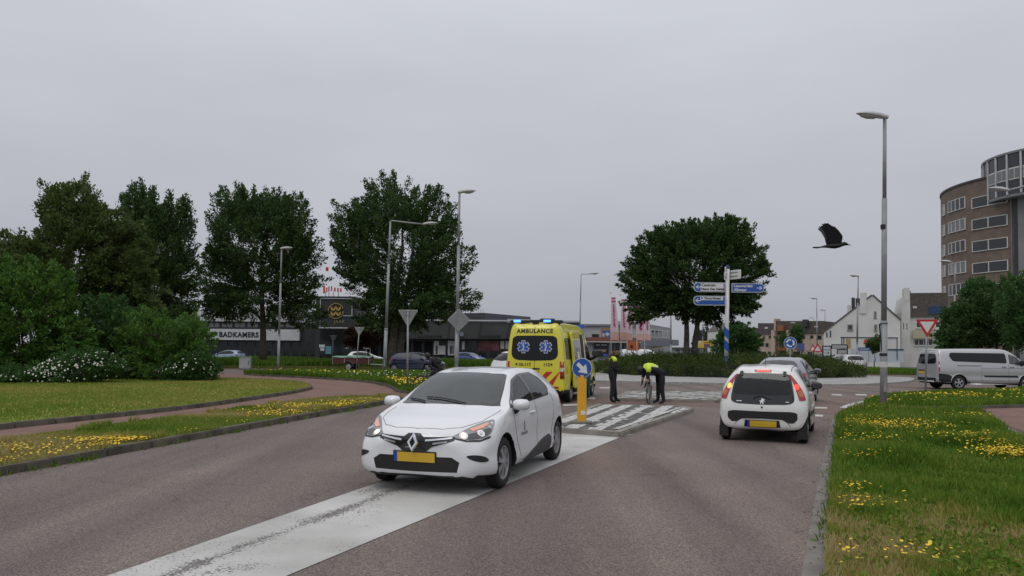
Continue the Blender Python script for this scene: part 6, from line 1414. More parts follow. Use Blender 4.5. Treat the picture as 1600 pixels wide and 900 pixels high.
def lamp_post(label, xb, yb, H, dr, arm=0.0, top=None, mat=None, r=.085, head_L=.85, group='street lamps', rise=0.0):
    """top = plan offset of the head end so leaning posts keep their lean"""
    root = empty('street_lamp', (xb, yb, 0)); tag(root, label, 'street lamp', group); tx, ty = top or (0, 0); mat = mat or galv
    P = lambda t: (tx*t, ty*t, H*t)
    MB().tube([(0,0,-.05), P(.30)], [r, r*.98], 14).obj('pole_base', mat, root, True); MB().tube([P(.30), P(.72)], [r*.78, r*.74], 14).obj('pole', mat, root, True); MB().tube([P(.715), P(1.0)], [r*.56, r*.50], 12).obj('pole_top', mat, root, True)
    MB().tube([P(.292), P(.302)], [r*1.06, r*.85], 14).obj('collar', mat, root, True)
    d = prismbox(root, 'service_door', mat, (P(.07)[0]-r*.0, P(.07)[1]-r*.96, .75), (.10,.02,.40), .006)
    e = Vector(P(1.0)); dv = Vector((dr[0], dr[1], 0)).normalized()
    if arm: 
        pts = [e-Vector((0,0,.25)), e, e+dv*.10+Vector((0,0,.05)), e+dv*arm*.5+Vector((0,0,.05+rise*.5)), e+dv*arm+Vector((0,0,.05+rise))]; MB().tube(pts[1:], [r*.42]*4, 8).obj('arm', mat, root, True); e = pts[-1]
    lamp_head(root, e+Vector((0,0,.02)), dr, head_L)
    return root
def lamp_px(label, xb, yb, xt, yt, Y, dr, arm=0, **k):
    """base seen at xb (depth Y), top seen at xt,yt"""
    b = D(xb, yb, Y); t = D(xt, yt, Y); return lamp_post(label, b.x, Y, t.z, dr, arm, (t.x-b.x, 0), **k)
rl = lamp_px('tall grey lamp post on the wild grass verge with orange and white stickers', 1380.5, 641, 1382.5, 184, 22.9, (-1,-.1), r=.105, head_L=.92)
Hh = rl.children[0]
for y0, y1, m, nm in ((351,358,blk,'black_band'),(516,523,M('orange sticker', (.50,.28,.05), .5),'orange_sticker'),(565,574,M('white sticker', (.6,.6,.6), .5),'white_sticker'),(552,556,blk,'clamp')):
    a, b = D(1381,y1,22.9), D(1381,y0,22.9); rr = .112 if y0 > 545 else (.086 if y0 > 400 else .084)
    MB().lathe([(rr,0),(rr,b.z-a.z)], 16).obj(nm, m, rl, True).location = (a.x-rl.location.x-.012, 0, a.z)
MB().tube([Vector((D(1373,507,22.9).x-rl.location.x,-.04,D(1373,507,22.9).z)), Vector((D(1377,550,22.9).x-rl.location.x,-.04,D(1377,550,22.9).z))], .02, 6).obj('banner_bracket', blk, rl)
for y in (507,549): 
    a = D(1373 if y == 507 else 1376.5, y, 22.9); MB().tube([Vector((a.x-rl.location.x,-.04,a.z)), Vector((0,0,a.z))], .02, 6).obj('bracket_arm', blk, rl)
lamp_px('slender lamp post beside the red cycle path bend', 434.5, 580, 440, 389, 56, (1,-.1), r=.10)
lamp_px('lamp post with a long horizontal arm on the flowered verge', 600.5, 582, 610, 346, 50.5, (1,-.05), arm=2.3, r=.12, head_L=.9, rise=-.25)
lamp_px('tall lamp post carrying a diamond sign back', 713, 600, 718, 301, 38.5, (1,-.05), r=.11)
lamp_px('lamp post with a yellow priority diamond in front of the big street tree', 622, 570, 625, 425, 78, (-1,-.3), r=.10, head_L=1.0)
lamp_px('thin lamp post rising behind the ambulance roof', 905, 560, 908, 429, 80, (1,-.1), arm=.9, r=.09, head_L=1.0)
lamp_px('lamp post standing before the roundabout tree', 1048.5, 560, 1048, 447, 71, (1,-.4), r=.09)
lamp_px('lamp post in front of the big white gable', 1338.5, 572, 1341, 432, 72, (-1,-.1), r=.10)
lamp_px('distant lamp post over the pink terrace', 1277, 560, 1276, 467, 112, (-1,-.1), r=.09, head_L=1.0)
lamp_px('far lamp post beside the big white gable', 1289, 560, 1289, 485, 135, (-1,-.1), r=.09, head_L=1.1)
lamp_px('farthest small lamp post over the pink terrace', 1272, 560, 1271, 497, 165, (-1,-.1), r=.09, head_L=1.1)
lamp_px('lamp post before the round tower and the van', 1491, 590, 1492, 411, 58, (-1,-.1), arm=.4, r=.09)
lamp_px('lamp post almost hidden among the dark trees by the lawn', 222, 570, 221, 439, 52, (-1,-.5), r=.09)
lamp_px('far lamp post beyond the yellow billboard', 1098, 556, 1098, 511, 190, (1,0), r=.09, head_L=1.2)
b = D(1632, 600, 36); t = D(1632, 286, 36); lamp_post('lamp post whose long arm reaches across the round tower', b.x, 36, t.z, (-1,-.05), 1.7, (0,0), r=.11, head_L=.95, rise=-.45)
# ---- signs ----
sgrey = M('sign back grey', (.25,.26,.265), .5, metal=.4, var=(3,.15)); swhite = M('sign white', (.68,.68,.67), .4); sred = M('sign red', (.48,.02,.025), .4); sblue = M('sign blue bright', (.015,.085,.36), .4); syel = M('sign yellow', (.70,.46,.02), .4); posty = M('bollard yellow', (.72,.36,.015), .5, var=(2,.08))
def plate(root, name, poly, c, face, mat, th=.02, off=0, parent=None):
    """flat plate with outline poly (metres), facing plan direction face, centred at c (root space)"""
    fd = Vector((face[0], face[1], 0)).normalized(); xr = Vector((-fd.y, fd.x, 0)); c = Vector(c)+fd*off
    n = len(poly); V = [c+xr*p[0]+Vector((0,0,p[1]))-fd*th*.5 for p in poly]+[c+xr*p[0]+Vector((0,0,p[1]))+fd*th*.5 for p in poly]
    o = pyd(name, V, [tuple(range(n-1,-1,-1)), tuple(range(n,2*n))]+[(i,(i+1)%n,n+(i+1)%n,n+i) for i in range(n)], mat, parent or root); return o
def circ(r, n=28, cx=0, cy=0): return [(cx+r*math.cos(2*math.pi*k/n), cy+r*math.sin(2*math.pi*k/n)) for k in range(n)]
def tri(s, down=True, r=.05):
    h = s*.866; p = [(-s/2, h/3), (0, -2*h/3), (s/2, h/3)]
    if not down: p = [(-s/2,-h/3),(s/2,-h/3),(0,2*h/3)]
    return [tuple(q) for q in rpoly(p, r, 4)]
cam_face = lambda x, y: Vector((-x, -y)).normalized()
def sign_post(name, label, px, py, Y, pt, cat='road sign', r=.04, group=None, lean=0, mat=None):
    b = D(px, py, Y); t = D(px+lean, pt, Y); root = empty(name, (b.x, Y, 0)); tag(root, label, cat, group); MB().tube([(0,0,-.05),(t.x-b.x,0,t.z)], r, 10).obj('post', mat or galv, root, True); root['top'] = 0; del root['top']
    return root, Vector((t.x-b.x, 0, t.z))
for (px, py, Y, pt, s, ln, lb) in ((636.5,613,30,484,.80,1,'back of a yield sign on a grey post amid yellow flowers'), (556.5,578,58.5,511,.80,5,'back of a yield sign standing in front of the trailer'), (519,572,72,524,.72,1.5,'small back of a yield sign behind the trailer tarpaulin')):
    root, t = sign_post('yield_sign', lb, px, py, Y, pt, group='yield signs seen from behind', lean=ln)
    plate(root, 'sign_plate', tri(s), t+Vector((0,0,-s*.29)), (0,-1), sgrey, .02, -.05); plate(root, 'front_face', tri(s*.97), t+Vector((0,0,-s*.29)), (0,-1), sred, .004, -.063)
    plate(root, 'rim', tri(s), t+Vector((0,0,-s*.29)), (0,-1), M('bright rim', (.42,.43,.43), .4, metal=.5), .03, -.045); plate(root, 'back_panel', tri(s*.90), t+Vector((0,0,-s*.29)), (0,-1), sgrey, .012, -.026)
    for z in (.06,.2): prismbox(root, 'clamp', galv, t+Vector((0,-.0,-z)), (.12,.09,.03), .005)
# diamond back on the lamp post
b = D(717, 500, 38.4); root = empty('priority_sign', (b.x, 38.40-.16, 0)); tag(root, 'back of a large diamond sign fixed to the tall lamp post', 'road sign')
hs = .57; dmd = [tuple(q) for q in rpoly([(-hs,0),(0,-hs),(hs,0),(0,hs)], .05, 3)]
plate(root, 'sign_plate', dmd, (0,.06,b.z), (0,-1), sgrey, .02); plate(root, 'rim', [(p[0]*1.02,p[1]*1.02) for p in dmd], (0,.05,b.z), (0,-1), M('bright rim', (.42,.43,.43), .4, metal=.5), .012, .012); plate(root, 'back_panel', [(p[0]*.94,p[1]*.94) for p in dmd], (0,.05,b.z), (0,-1), sgrey, .006, .024)
prismbox(root, 'clamp', galv, (0,.10,b.z+.2), (.3,.06,.04), .005); prismbox(root, 'clamp', galv, (0,.10,b.z-.2), (.3,.06,.04), .005)
k = D(719, 522, 38.3); prismbox(root, 'junction_box', M('box grey blue', (.16,.18,.22), .5), (.16,.1,k.z), (.16,.14,.22), .01)
# yellow diamond facing us
b = D(624.5, 532.5, 77.6); root = empty('priority_sign', (b.x, 77.7, 0)); tag(root, 'yellow and white priority diamond on the thin lamp post', 'road sign')
hs = .52; plate(root, 'white_edge', [(-hs,0),(0,-hs*1.1),(hs,0),(0,hs*1.1)], (0,0,b.z), (.2,-1), swhite, .02); plate(root, 'yellow_face', [(-hs*.72,0),(0,-hs*.8),(hs*.72,0),(0,hs*.8)], (0,0,b.z), (.2,-1), syel, .02, .012)
# yield sign facing us
root, t = sign_post('yield_sign', 'red and white yield sign in front of the silver van', 1446, 611, 33.4, 499, lean=2)
plate(root, 'red_border', tri(.92), t+Vector((0,0,-.27)), (-.25,-1), sred, .02, .05); plate(root, 'white_field', tri(.58, r=.03), t+Vector((0,0,-.27)), (-.25,-1), swhite, .01, .064); prismbox(root, 'clamp', galv, t+Vector((0,0,-.3)), (.12,.1,.04), .005)
# roundabout sign
root, t = sign_post('roundabout_sign', 'round blue roundabout sign with three white arrows', 1234.5, 575, 49.5, 530)
t.z -= .0; cz = D(1234, 536, 49.5).z; plate(root, 'white_rim', circ(.40), (0,-.05,cz), (-.3,-1), swhite, .02); plate(root, 'blue_face', circ(.375), (0,-.05,cz), (-.3,-1), sblue, .01, .014)
for k in range(3):
    a0 = R(100+120*k); A = [a0+R(75)*q/6 for q in range(7)]; ar = [(.27*math.cos(a), .27*math.sin(a)) for a in A]; ai = [(.17*math.cos(a), .17*math.sin(a)) for a in A[::-1]]
    tipA = a0-R(28); head = [(.13*math.cos(a0), .13*math.sin(a0)), (.22*math.cos(tipA), .22*math.sin(tipA)), (.31*math.cos(a0), .31*math.sin(a0))]
    plate(root, 'white_arrow', ar+ai, (0,-.05,cz), (-.3,-1), swhite, .006, .024); plate(root, 'white_arrow_tip', head, (0,-.05,cz), (-.3,-1), swhite, .006, .0245)
# keep right bollard
bx, by = G(909, 659.5, .13); root = empty('bollard', (bx, by, .12)); tag(root, 'yellow bollard topped by a round blue keep right arrow sign', 'bollard'); fc = cam_face(bx, by)
ra = math.atan2(fc.y, fc.x)+math.pi/2; wz = .205
bo_ = MB().prism([tuple(q) for q in rpoly([(-wz/2,-.06),(wz/2,-.06),(wz/2,.06),(-wz/2,.06)], .03, 3)], 0, .97, mt=Matrix.Rotation(ra,3,'Z')).obj('yellow_body', posty, root); auto_smooth(bo_, 40)
prismbox(root, 'foot_plate', M('foot concrete', (.20,.19,.16), .9), (0,0,.01), (.46,.36,.05), .015, Matrix.Rotation(ra,3,'Z')); zc = 1.205
plate(root, 'white_rim', circ(.222), (0,0,zc), fc, swhite, .03); plate(root, 'blue_face', circ(.208), (0,0,zc), fc, sblue, .008, .02)
ar = [(-.125,.095),(-.07,.15),(.045,.035),(.105,.095),(.135,-.135),(-.095,-.105),(-.03,-.04),(-.145,.075)]
ar = [(-.145,.075),(-.08,.14),(.03,.03),(.095,.095),(.135,-.14),(-.10,-.10),(-.035,-.035)]
plate(root, 'white_arrow', [(a*.9,b_*.9) for a, b_ in ar[::-1]], (0,0,zc), fc, swhite, .006, .028); prismbox(root, 'reflector', swhite, Vector((fc.x,fc.y,0))*.063+Vector((.03,0,.22)), (.10,.012,.09), .003, Matrix.Rotation(ra,3,'Z'))
MB().tube([(0,0,.95),(0,0,1.05)], .05, 8).obj('neck', posty, root)
# direction signpost
Y = 52.0; b = D(1134.5, 575, Y); root = empty('direction_signpost', (b.x, Y, 0)); tag(root, 'white signpost with blue spiral foot and place name boards', 'signpost'); tp = D(1137, 418, Y); zt = tp.z; lx = tp.x-b.x
MB().tube([(0,0,-.05),(lx,0,zt)], [.16,.13], 16).obj('post', swhite, root, True); zb0, zb1 = D(1135,556,Y).z, D(1135,516,Y).z
for k in range(2):
    pts0 = []; z0 = zb0+(zb1-zb0)*(.08+.5*k)
    V = []; 
    for q in range(13):
        a = R(-200)+R(220)*q/12; xx = lx*(z0/zt)
        for dz in (0,.62): V.append((xx+.168*math.cos(a), .168*math.sin(a), z0+dz-.55*(q/12-.5)+.2))
    pyd('blue_spiral', V, [(2*q,2*q+2,2*q+3,2*q+1) for q in range(12)], sblue, root, True)
MB().tube([(0,0,-.05),(lx*.15,0,zb0-.0)], .17, 16).obj('blue_foot', M('navy foot', (.01,.025,.12), .5), root, True)
def dboard(px0, py0, px1, py1, left, base, label_lines, field=None, arrow=swhite):
    c0, c1 = D(px0, py0, Y-.2), D(px1, py1, Y-.2); x0, x1 = c0.x-b.x, c1.x-b.x; z1, z0 = c0.z, c1.z; h = z1-z0
    def outline(x0, x1, z0, z1, rr):
        pts = [(x0,z0),(x1,z0),(x1,z1),(x0,z1)]; L = [(*p, rr*.15) for p in pts]
        for i in ((0,3) if left else (1,2)): L[i] = (*pts[i], rr)
        return [tuple(q) for q in rpoly(L, .02, 6)]
    e = .06
    o = plate(root, 'direction_board', outline(x0,x1,z0,z1,h*.48), (0,-.2,0), (0,-1), M('board rim', (.42,.43,.44), .5), .08)
    plate(root, 'board_face', outline(x0+e,x1-e,z0+e,z1-e,h*.42), (0,-.2,0), (0,-1), base, .01, .044, o)
    if field: plate(root, 'board_field', [(x0+field[0],z0+field[1]),(x1-field[2],z0+field[1]),(x1-field[2],z1-field[3]),(x0+field[0],z1-field[3])], (0,-.2,0), (0,-1), swhite, .01, .052, o)
    ax = x0+.30 if left else x1-.32; zc = (z0+z1)/2; s = 1 if left else -1
    for poly in ([(-.18*s,0),(.0,.15),(.03*s,.11),(-.08*s,.03),(.2*s,.03),(.2*s,-.03),(-.08*s,-.03),(.03*s,-.11),(.0,-.15)],):
        P_ = [(ax+p[0], zc+p[1]) for p in poly]; plate(root, 'arrow', P_ if s < 0 else P_[::-1], (0,-.2,0), (0,-1), arrow, .006, .056, o)
    for (s_, tx, tz, size, mt) in label_lines: text_obj('lettering', s_, size, mt, frame((x0+tx, -.2-.062, z0+tz), (1,0,0), (0,0,1)), o, .003, .008, 'LEFT')
sdark = M('sign black', (.015,.015,.02), .5)
dboard(1084, 441, 1133, 456.5, True, sblue, [('Centrum', .50, .47, .27, sdark), ('Nieuw Den Helder', .50, .20, .205, sdark)], (.46,.07,.12,.07))
dboard(1083.5, 462, 1133.5, 477.5, True, sblue, [('H', .50, .49, .22, sblue), ('Noordwest', .74, .49, .24, sdark)], (.46,.36,.18,.07))
dboard(1143, 442.5, 1194, 457.5, False, sblue, [('Leeuwarden', .14, .45, .26, swhite), ('Alkmaar', .14, .18, .26, swhite)])
for (a0, a1, z0, z1, ang) in ((1131,1138,417,436,70),(1140,1149,421,438,-60)):
    c = D((a0+a1)/2, (z0+z1)/2, Y); L = 1.5; hh2 = abs(D(a0,z0,Y).z-D(a0,z1,Y).z)*.42
    d = Vector((math.cos(R(ang)), math.sin(R(ang)), 0)); o = plate(root, 'direction_board', [tuple(q) for q in rpoly([(-.75,-hh2),(.75,-hh2),(.75,hh2),(-.75,hh2)], .1)], (c.x-b.x, 0, c.z), (d.y, -d.x), swhite, .06)
    for z in (-.12,.14): plate(root, 'board_print', [(-.6,z-.05),(.5,z-.05),(.5,z+.05),(-.6,z+.05)], (c.x-b.x,0,c.z), (d.y,-d.x), M('grey print', (.25,.25,.26), .6), .004, .034, o)
MB().lathe([(.14,0),(.14,.22),(0,.30)], 14).obj('post_cap', M('navy foot', (.01,.025,.12), .5), root, True).location = (lx,0,zt-.1)
# road works triangles and small signs far off
for px, Y_, s in ((1270,92,1.0),(1277.5,88,1.15)):
    root, t = sign_post('warning_sign', 'red bordered warning triangle '+('left of its twin ' if px == 1270 else '')+'before the pink terrace' if False else ('larger red bordered warning triangle before the pink terrace' if s > 1.1 else 'smaller red bordered warning triangle before the pink terrace'), px, 566, Y_, 538)
    plate(root, 'red_border', tri(s, False), t+Vector((0,0,-.55)), (-.3,-1), sred, .03, .05); plate(root, 'white_field', tri(s*.6, False, .03), t+Vector((0,0,-.57)), (-.3,-1), swhite, .01, .07)
root, t = sign_post('road_sign', 'square blue sign on a post before the terraced houses', 1251, 566, 86, 538); plate(root, 'sign_plate', [(-.4,-.4),(.4,-.4),(.4,.4),(-.4,.4)], t+Vector((0,0,-.3)), (-.2,-1), M('faded blue sign', (.08,.10,.26), .5), .03, .05)
root, t = sign_post('road_sign', 'orange road works board in front of the white delivery van', 989.5, 565, 80, 537); plate(root, 'sign_plate', [(-.62,-.42),(.62,-.42),(.62,.5),(-.62,.5)], t+Vector((0,0,-.3)), (-.1,-1), M('works orange', (.50,.13,.03), .5), .03, .05); plate(root, 'print', [(-.3,-.2),(-.05,-.2),(-.05,.15),(-.3,.15)], t+Vector((0,0,-.3)), (-.1,-1), sdark, .01, .07)
# electrical cabinet and planters
b = G(383, 576.5, .1); cab = empty('utility_cabinet', (b[0], b[1], .08)); tag(cab, 'light grey utility cabinet in the long grass by the cycle path', 'cabinet')
cg = M('cabinet grey', (.36,.38,.385), .6, var=(1.5,.1)); prismbox(cab, 'body', cg, (0,0,.46), (.82,.36,.90), .02); prismbox(cab, 'lid', cg, (0,0,.93), (.88,.42,.05), .01); prismbox(cab, 'plinth', galv_d, (0,0,.03), (.84,.38,.08), .01); prismbox(cab, 'door_edge', galv_d, (.02,-.182,.46), (.01,.01,.82), 0); prismbox(cab, 'lock', blk, (.30,-.19,.50), (.04,.03,.30), .005)
# flags
fl_m = M('flag magenta', (.50,.035,.17), .7); fl_w = M('flag pinkish white', (.68,.56,.60), .8, trans=.3); fl_o = M('flag orange', (.60,.36,.31), .8); pole_w = M('white flagpole', (.62,.62,.63), .4)
for i, (px, yt, Y, dx0, dx1, lb) in enumerate(((955,458,78,6.5,12,'outermost pink and white banner flag nearest the ambulance, on a tall pole'), (970.5,461,80,7,10,'second pink and white banner flag from the ambulance'), (980,470,83,6,8.5,'narrow middle banner flag of the row'), (995.5,472,79,9,10.5,'widest banner flag with bold magenta lettering'), (1007.5,473,84,6,9,'last banner flag of the row, before the tree'))):
    b = D(px, 562, Y); t = D(px-.8, yt, Y); root = empty('banner_flag', (b.x, Y, 0)); tag(root, lb, 'flag', 'banner flags by the shop'); lx = t.x-b.x
    MB().tube([(0,0,-.05),(lx,0,t.z)], [.06,.035], 10).obj('pole', pole_w, root, True); MB().lathe([(0,.08),(.06,.03),(.05,-.03),(0,-.05)], 8).obj('finial', fl_m, root, True).location = (lx,0,t.z+.02)
    z1, z0 = t.z-.45, D(px,531,Y).z; k = Y/FPX; nS = 26; V = []
    for q in range(nS+1):
        u = q/nS; wid = (dx0+(dx1-dx0)*min(1,u*1.15))*k
        for j in range(5): v = j/4; V.append((lx+.06+wid*v, -.05+.10*math.sin(6*u+i)*v+.05*math.sin(9*v+4*u), z1+(z0-z1)*u+.06*math.sin(5*u)*v))
    bands = {}
    for q in range(nS):
        for j in range(4):
            mi = 'top_band' if q in (0,2) else ('lower_field' if q >= 21 else 'field'); bands.setdefault(mi, []).append((q*5+j, (q+1)*5+j, (q+1)*5+j+1, q*5+j+1))
    fo = None
    for nm in ('field','top_band','lower_field'):
        used = sorted({v for f_ in bands[nm] for v in f_}); mp_ = {v: n_ for n_, v in enumerate(used)}; o = pyd('flag_cloth' if nm == 'field' else nm, [V[v] for v in used], [tuple(mp_[v] for v in f_) for f_ in bands[nm]], {'field': fl_w, 'top_band': fl_m, 'lower_field': fl_o}[nm], fo or root, True); fo = fo or o
    mk = MB()
    for q in range(4, 18):
        u = (q+.5)/nS; wid = (dx0+(dx1-dx0)*min(1,u*1.15))*k; z = z1+(z0-z1)*u; c0 = .30+.1*(q%2); w_ = (.40 if i == 3 else .26)*random.uniform(.6,1.15)
        v = c0; y = -.05+.10*math.sin(6*u+i)*v+.05*math.sin(9*v+4*u)-.05; mk.add([(lx+.06+wid*c0,y,z-.10),(lx+.06+wid*(c0+w_),y,z-.12),(lx+.06+wid*(c0+w_),y,z+.07),(lx+.06+wid*c0,y,z+.09)], [(0,1,2,3)])
    mk.obj('magenta_print', fl_m, fo)
# ================= PEOPLE, BICYCLES, BIRD =================
skin_m = M('skin', (.42,.24,.17), .55); navy = M('police black cloth', (.010,.011,.016), .85, var=(6,.3)); boot = M('black boots', (.008,.008,.008), .4); hiv = M('hi-vis yellow', (.58,.72,.05), .6); refl = M('reflective grey', (.55,.57,.58), .35, metal=.3)
hair_b = M('brown hair', (.10,.045,.022), .6); hair_d = M('dark hair', (.015,.011,.009), .6); teal = M('teal trousers', (.012,.12,.13), .8); darkc = M('dark blue jacket', (.012,.014,.026), .85)
def person(name, label, J, mats, loc, rz, head_dir=(1,0,0), head_up=(0,0,1), hair=None, cat='person', fingers=True):
    """J: joint -> position; builds one skinned body; mats: region -> material (legs, torso, arms, skin, boots)"""
    names = list(J); idx = {n: i for i, n in enumerate(names)}; V = [Vector(J[n]) for n in names]
    RAD = dict(pelvis=.135, belly=.128, chest=.15, neckb=.075, neck=.055, shl=.078, shr=.078, ell=.047, elr=.047, wrl=.034, wrr=.034, hal=.030, har=.030, hil=.105, hir=.105, knl=.068, knr=.068, anl=.048, anr=.048, hel=.045, her=.045, tol=.038, tor=.038)
    bones = [('pelvis','belly'),('belly','chest'),('chest','neckb'),('neckb','neck'),('chest','shl'),('chest','shr'),('shl','ell'),('ell','wrl'),('wrl','hal'),('shr','elr'),('elr','wrr'),('wrr','har'),('pelvis','hil'),('hil','knl'),('knl','anl'),('anl','tol'),('pelvis','hir'),('hir','knr'),('knr','anr'),('anr','tor')]
    E = [(idx[a], idx[b]) for a, b in bones]; rads = [RAD[n]*(1.0 if n[:2] in ('ha','ne','wr','to') else 1.27) for n in names]
    if fingers:
        for s in ('l', 'r'):
            h = V[idx['ha'+s]]; d = (h-V[idx['wr'+s]]).normalized(); side = d.cross(Vector((1,0,.3))).normalized(); fwd = side.cross(d)
            for q in range(4):
                o = side*(.018*(q-1.5)); L = (.07,.08,.076,.06)[q]; a = h+o+d*.03; b = a+d*L*.5+fwd*.01; c = b+d*L*.35+fwd*.03
                i0 = len(V); V += [a, b, c]; rads += [.010,.009,.008]; E += [(idx['ha'+s], i0), (i0, i0+1), (i0+1, i0+2)]
            a = h+side*.035-d*.01; b = a+d*.03+side*.02+fwd*.015; i0 = len(V); V += [a, b]; rads += [.011,.009]; E += [(idx['ha'+s], i0), (i0, i0+1)]
    me = bpy.data.meshes.new('body'); me.from_pydata([tuple(v) for v in V], E, []); o = bpy.data.objects.new('body', me); COL.objects.link(o)
    md = o.modifiers.new('skin', 'SKIN'); md.use_smooth_shade = True
    if not me.skin_vertices: 
        bpy.context.view_layer.objects.active = o
    sv = me.skin_vertices[0].data if me.skin_vertices else None
    if sv is None:
        bm = bmesh.new(); bm.from_mesh(me); bm.verts.layers.skin.verify(); bm.to_mesh(me); bm.free(); sv = me.skin_vertices[0].data
    for i, r in enumerate(rads): sv[i].radius = (r, r); sv[i].use_root = (i == idx['pelvis'])
    ss = o.modifiers.new('ss', 'SUBSURF'); ss.levels = 1; ss.render_levels = 1
    dg = bpy.context.evaluated_depsgraph_get(); dg.update(); m2 = bpy.data.meshes.new_from_object(o.evaluated_get(dg)); bpy.data.objects.remove(o)
    # head joined into the same mesh
    bm = bmesh.new(); bm.from_mesh(m2); nk = Vector(J['neck']); f = Vector(head_dir).normalized(); u = Vector(head_up); u = (u-f*u.dot(f)).normalized(); s_ = u.cross(f)
    hc = nk+u*.105+f*.025; nu, nv = 14, 10; ring = []
    def hp(a, b):
        z = math.cos(b); r = math.sin(b); x, y = r*math.cos(a), r*math.sin(a)
        jaw = 1-.28*max(0, -z)**1.2; px = x*.098*(jaw if x > 0 else 1)+(.012 if x > .85 and -.25 < z < .15 else 0)+(.012 if x > .5 and z < -.7 else 0); py = y*.076*jaw; return hc+f*px+s_*py+u*z*.122
    top = bm.verts.new(hp(0,0)); bot = bm.verts.new(hp(0,math.pi)); rows = [[bm.verts.new(hp(2*math.pi*i/nu, math.pi*j/nv)) for i in range(nu)] for j in range(1, nv)]; hv = set([top, bot]+[v for r_ in rows for v in r_])
    for i in range(nu): bm.faces.new((top, rows[0][i], rows[0][(i+1)%nu])); bm.faces.new((bot, rows[-1][(i+1)%nu], rows[-1][i]))
    for j in range(nv-2):
        for i in range(nu): bm.faces.new((rows[j][i], rows[j+1][i], rows[j+1][(i+1)%nu], rows[j][(i+1)%nu]))
    reg = [('legs', bones[12:15]+bones[16:19]), ('boots', [bones[15], bones[19]]), ('torso', bones[0:4]+[('chest','shl'),('chest','shr')]), ('arms', [('shl','ell'),('ell','wrl'),('shr','elr'),('elr','wrr')]), ('skin', [('wrl','hal'),('wrr','har')])]
    keys = ['legs','torso','arms','skin','boots']; 
    for fc in bm.faces:
        fc.smooth = True; c = fc.calc_center_median()
        if any(v in hv for v in fc.verts): fc.material_index = keys.index('skin'); continue
        best = ('torso', 9)
        for rn, bs in reg:
            for a, b in bs:
                A, B = Vector(J[a]), Vector(J[b]); t = max(0, min(1, (c-A).dot(B-A)/max(1e-6,(B-A).length_squared))); d_ = (A+(B-A)*t-c).length
                if d_ < best[1]: best = (rn, d_)
        rn = best[0]
        if (c-Vector(J['neck'])).length < .07: rn = 'skin'
        for q in 'lr':
            if (c-Vector(J['an'+q])).length < .13: rn = 'boots'
            if (c-Vector(J['ha'+q])).length < .12 and (c-Vector(J['wr'+q])).length > .02: rn = 'skin'
        fc.material_index = keys.index(rn)
    bm.to_mesh(m2); bm.free()
    root = empty(name, loc, rz); tag(root, label, cat); bo_ = mobj('body', m2, [mats[k] for k in keys], root)
    for sg in (-1, 1):
        MB().lathe([(0,.012),(.010,.008),(.013,0),(.010,-.008),(0,-.012)], 8).obj('eye', M('eye dark', (.02,.015,.012), .3), root, True).location = hc+f*.088+s_*.032*sg+u*.012
        ear = MB().lathe([(0,.010),(.022,.004),(.026,0),(.022,-.004),(0,-.010)], 8, mt=Matrix.Rotation(math.pi/2,3,'X')).obj('ear', skin_m, root, True); ear.location = hc+s_*.076*sg-f*.005-u*.005
    prismbox(root, 'mouth', M('lips', (.26,.10,.085), .5), hc+f*.088-u*.055, (.01,.04,.012), .004)
    if hair:
        V2 = []; F2 = []; nu2 = 16
        for j in range(8):
            b = math.pi*.62*j/7
            for i in range(nu2):
                a = 2*math.pi*i/nu2; bb = b*(.62 if math.cos(a) > .5 else 1.12 if math.cos(a) < -.3 else .9); z = math.cos(bb); r = math.sin(bb); V2.append(hc+f*(r*math.cos(a)*.111-.006)+s_*(r*math.sin(a)*.088)+u*(z*.135+.002))
        for j in range(7):
            for i in range(nu2): F2.append((j*nu2+i, (j+1)*nu2+i, (j+1)*nu2+(i+1)%nu2, j*nu2+(i+1)%nu2))
        pyd('hair', V2, F2, hair[0], root, True)
        if hair[1]: MB().tube([hc-f*.10+u*.03, hc-f*.15-u*.02, hc-f*.145-u*.14, hc-f*.13-u*.24], [.03,.038,.03,.008], 8).obj('ponytail', hair[0], root, True)
    return root, hc
def stand(hip=.0, lean=0, arms=None, stance=.10, fwd=(0,0)):
    J = dict(pelvis=(0,0,.95), belly=(.01+lean*.25,0,1.10), chest=(.02+lean*.7,0,1.32), neckb=(.015+lean*.9,0,1.46), neck=(.025+lean*1.0,0,1.52), shl=(.01+lean*.8,.185,1.41), shr=(.01+lean*.8,-.185,1.41))
    for s, q in (('l',1),('r',-1)):
        k = fwd[0] if s == 'l' else fwd[1]
        J['hi'+s] = (0,q*.10,.90); J['kn'+s] = (k*.5+.02,q*(.10+stance*.4),.50); J['an'+s] = (k,q*(.10+stance*.7),.09); J['to'+s] = (k+.17,q*(.12+stance*.8),.045)
    J.update(arms or {}); return J
pm = dict(legs=navy, torso=navy, arms=navy, skin=skin_m, boots=boot)
x, y = G(957, 629.5); A = dict(ell=(-.02,.26,1.13), wrl=(.15,.15,1.06), hal=(.20,.09,1.06), elr=(-.02,-.26,1.13), wrr=(.15,-.15,1.08), har=(.20,-.08,1.08))
o1, hc1 = person('police_officer', 'standing person in black uniform with yellow shoulders looking down beside the ambulance', stand(arms=A, lean=.04, fwd=(.16,-.10)), pm, (x, y, .004), R(8), (.82,0,-.57), (.57,0,.82), (hair_b, True))
for s in (1, -1):
    MB().tube([(-.02,s*.03,1.475),(.0,s*.12,1.475),(.01,s*.22,1.43),(.012,s*.265,1.36)], [.045,.062,.078,.06], 8).obj('yellow_shoulder', hiv, o1, True)
MB().lathe([(.158,-.03),(.162,0),(.158,.03)], 18).obj('belt', boot, o1, True).location = (0,0,1.01)
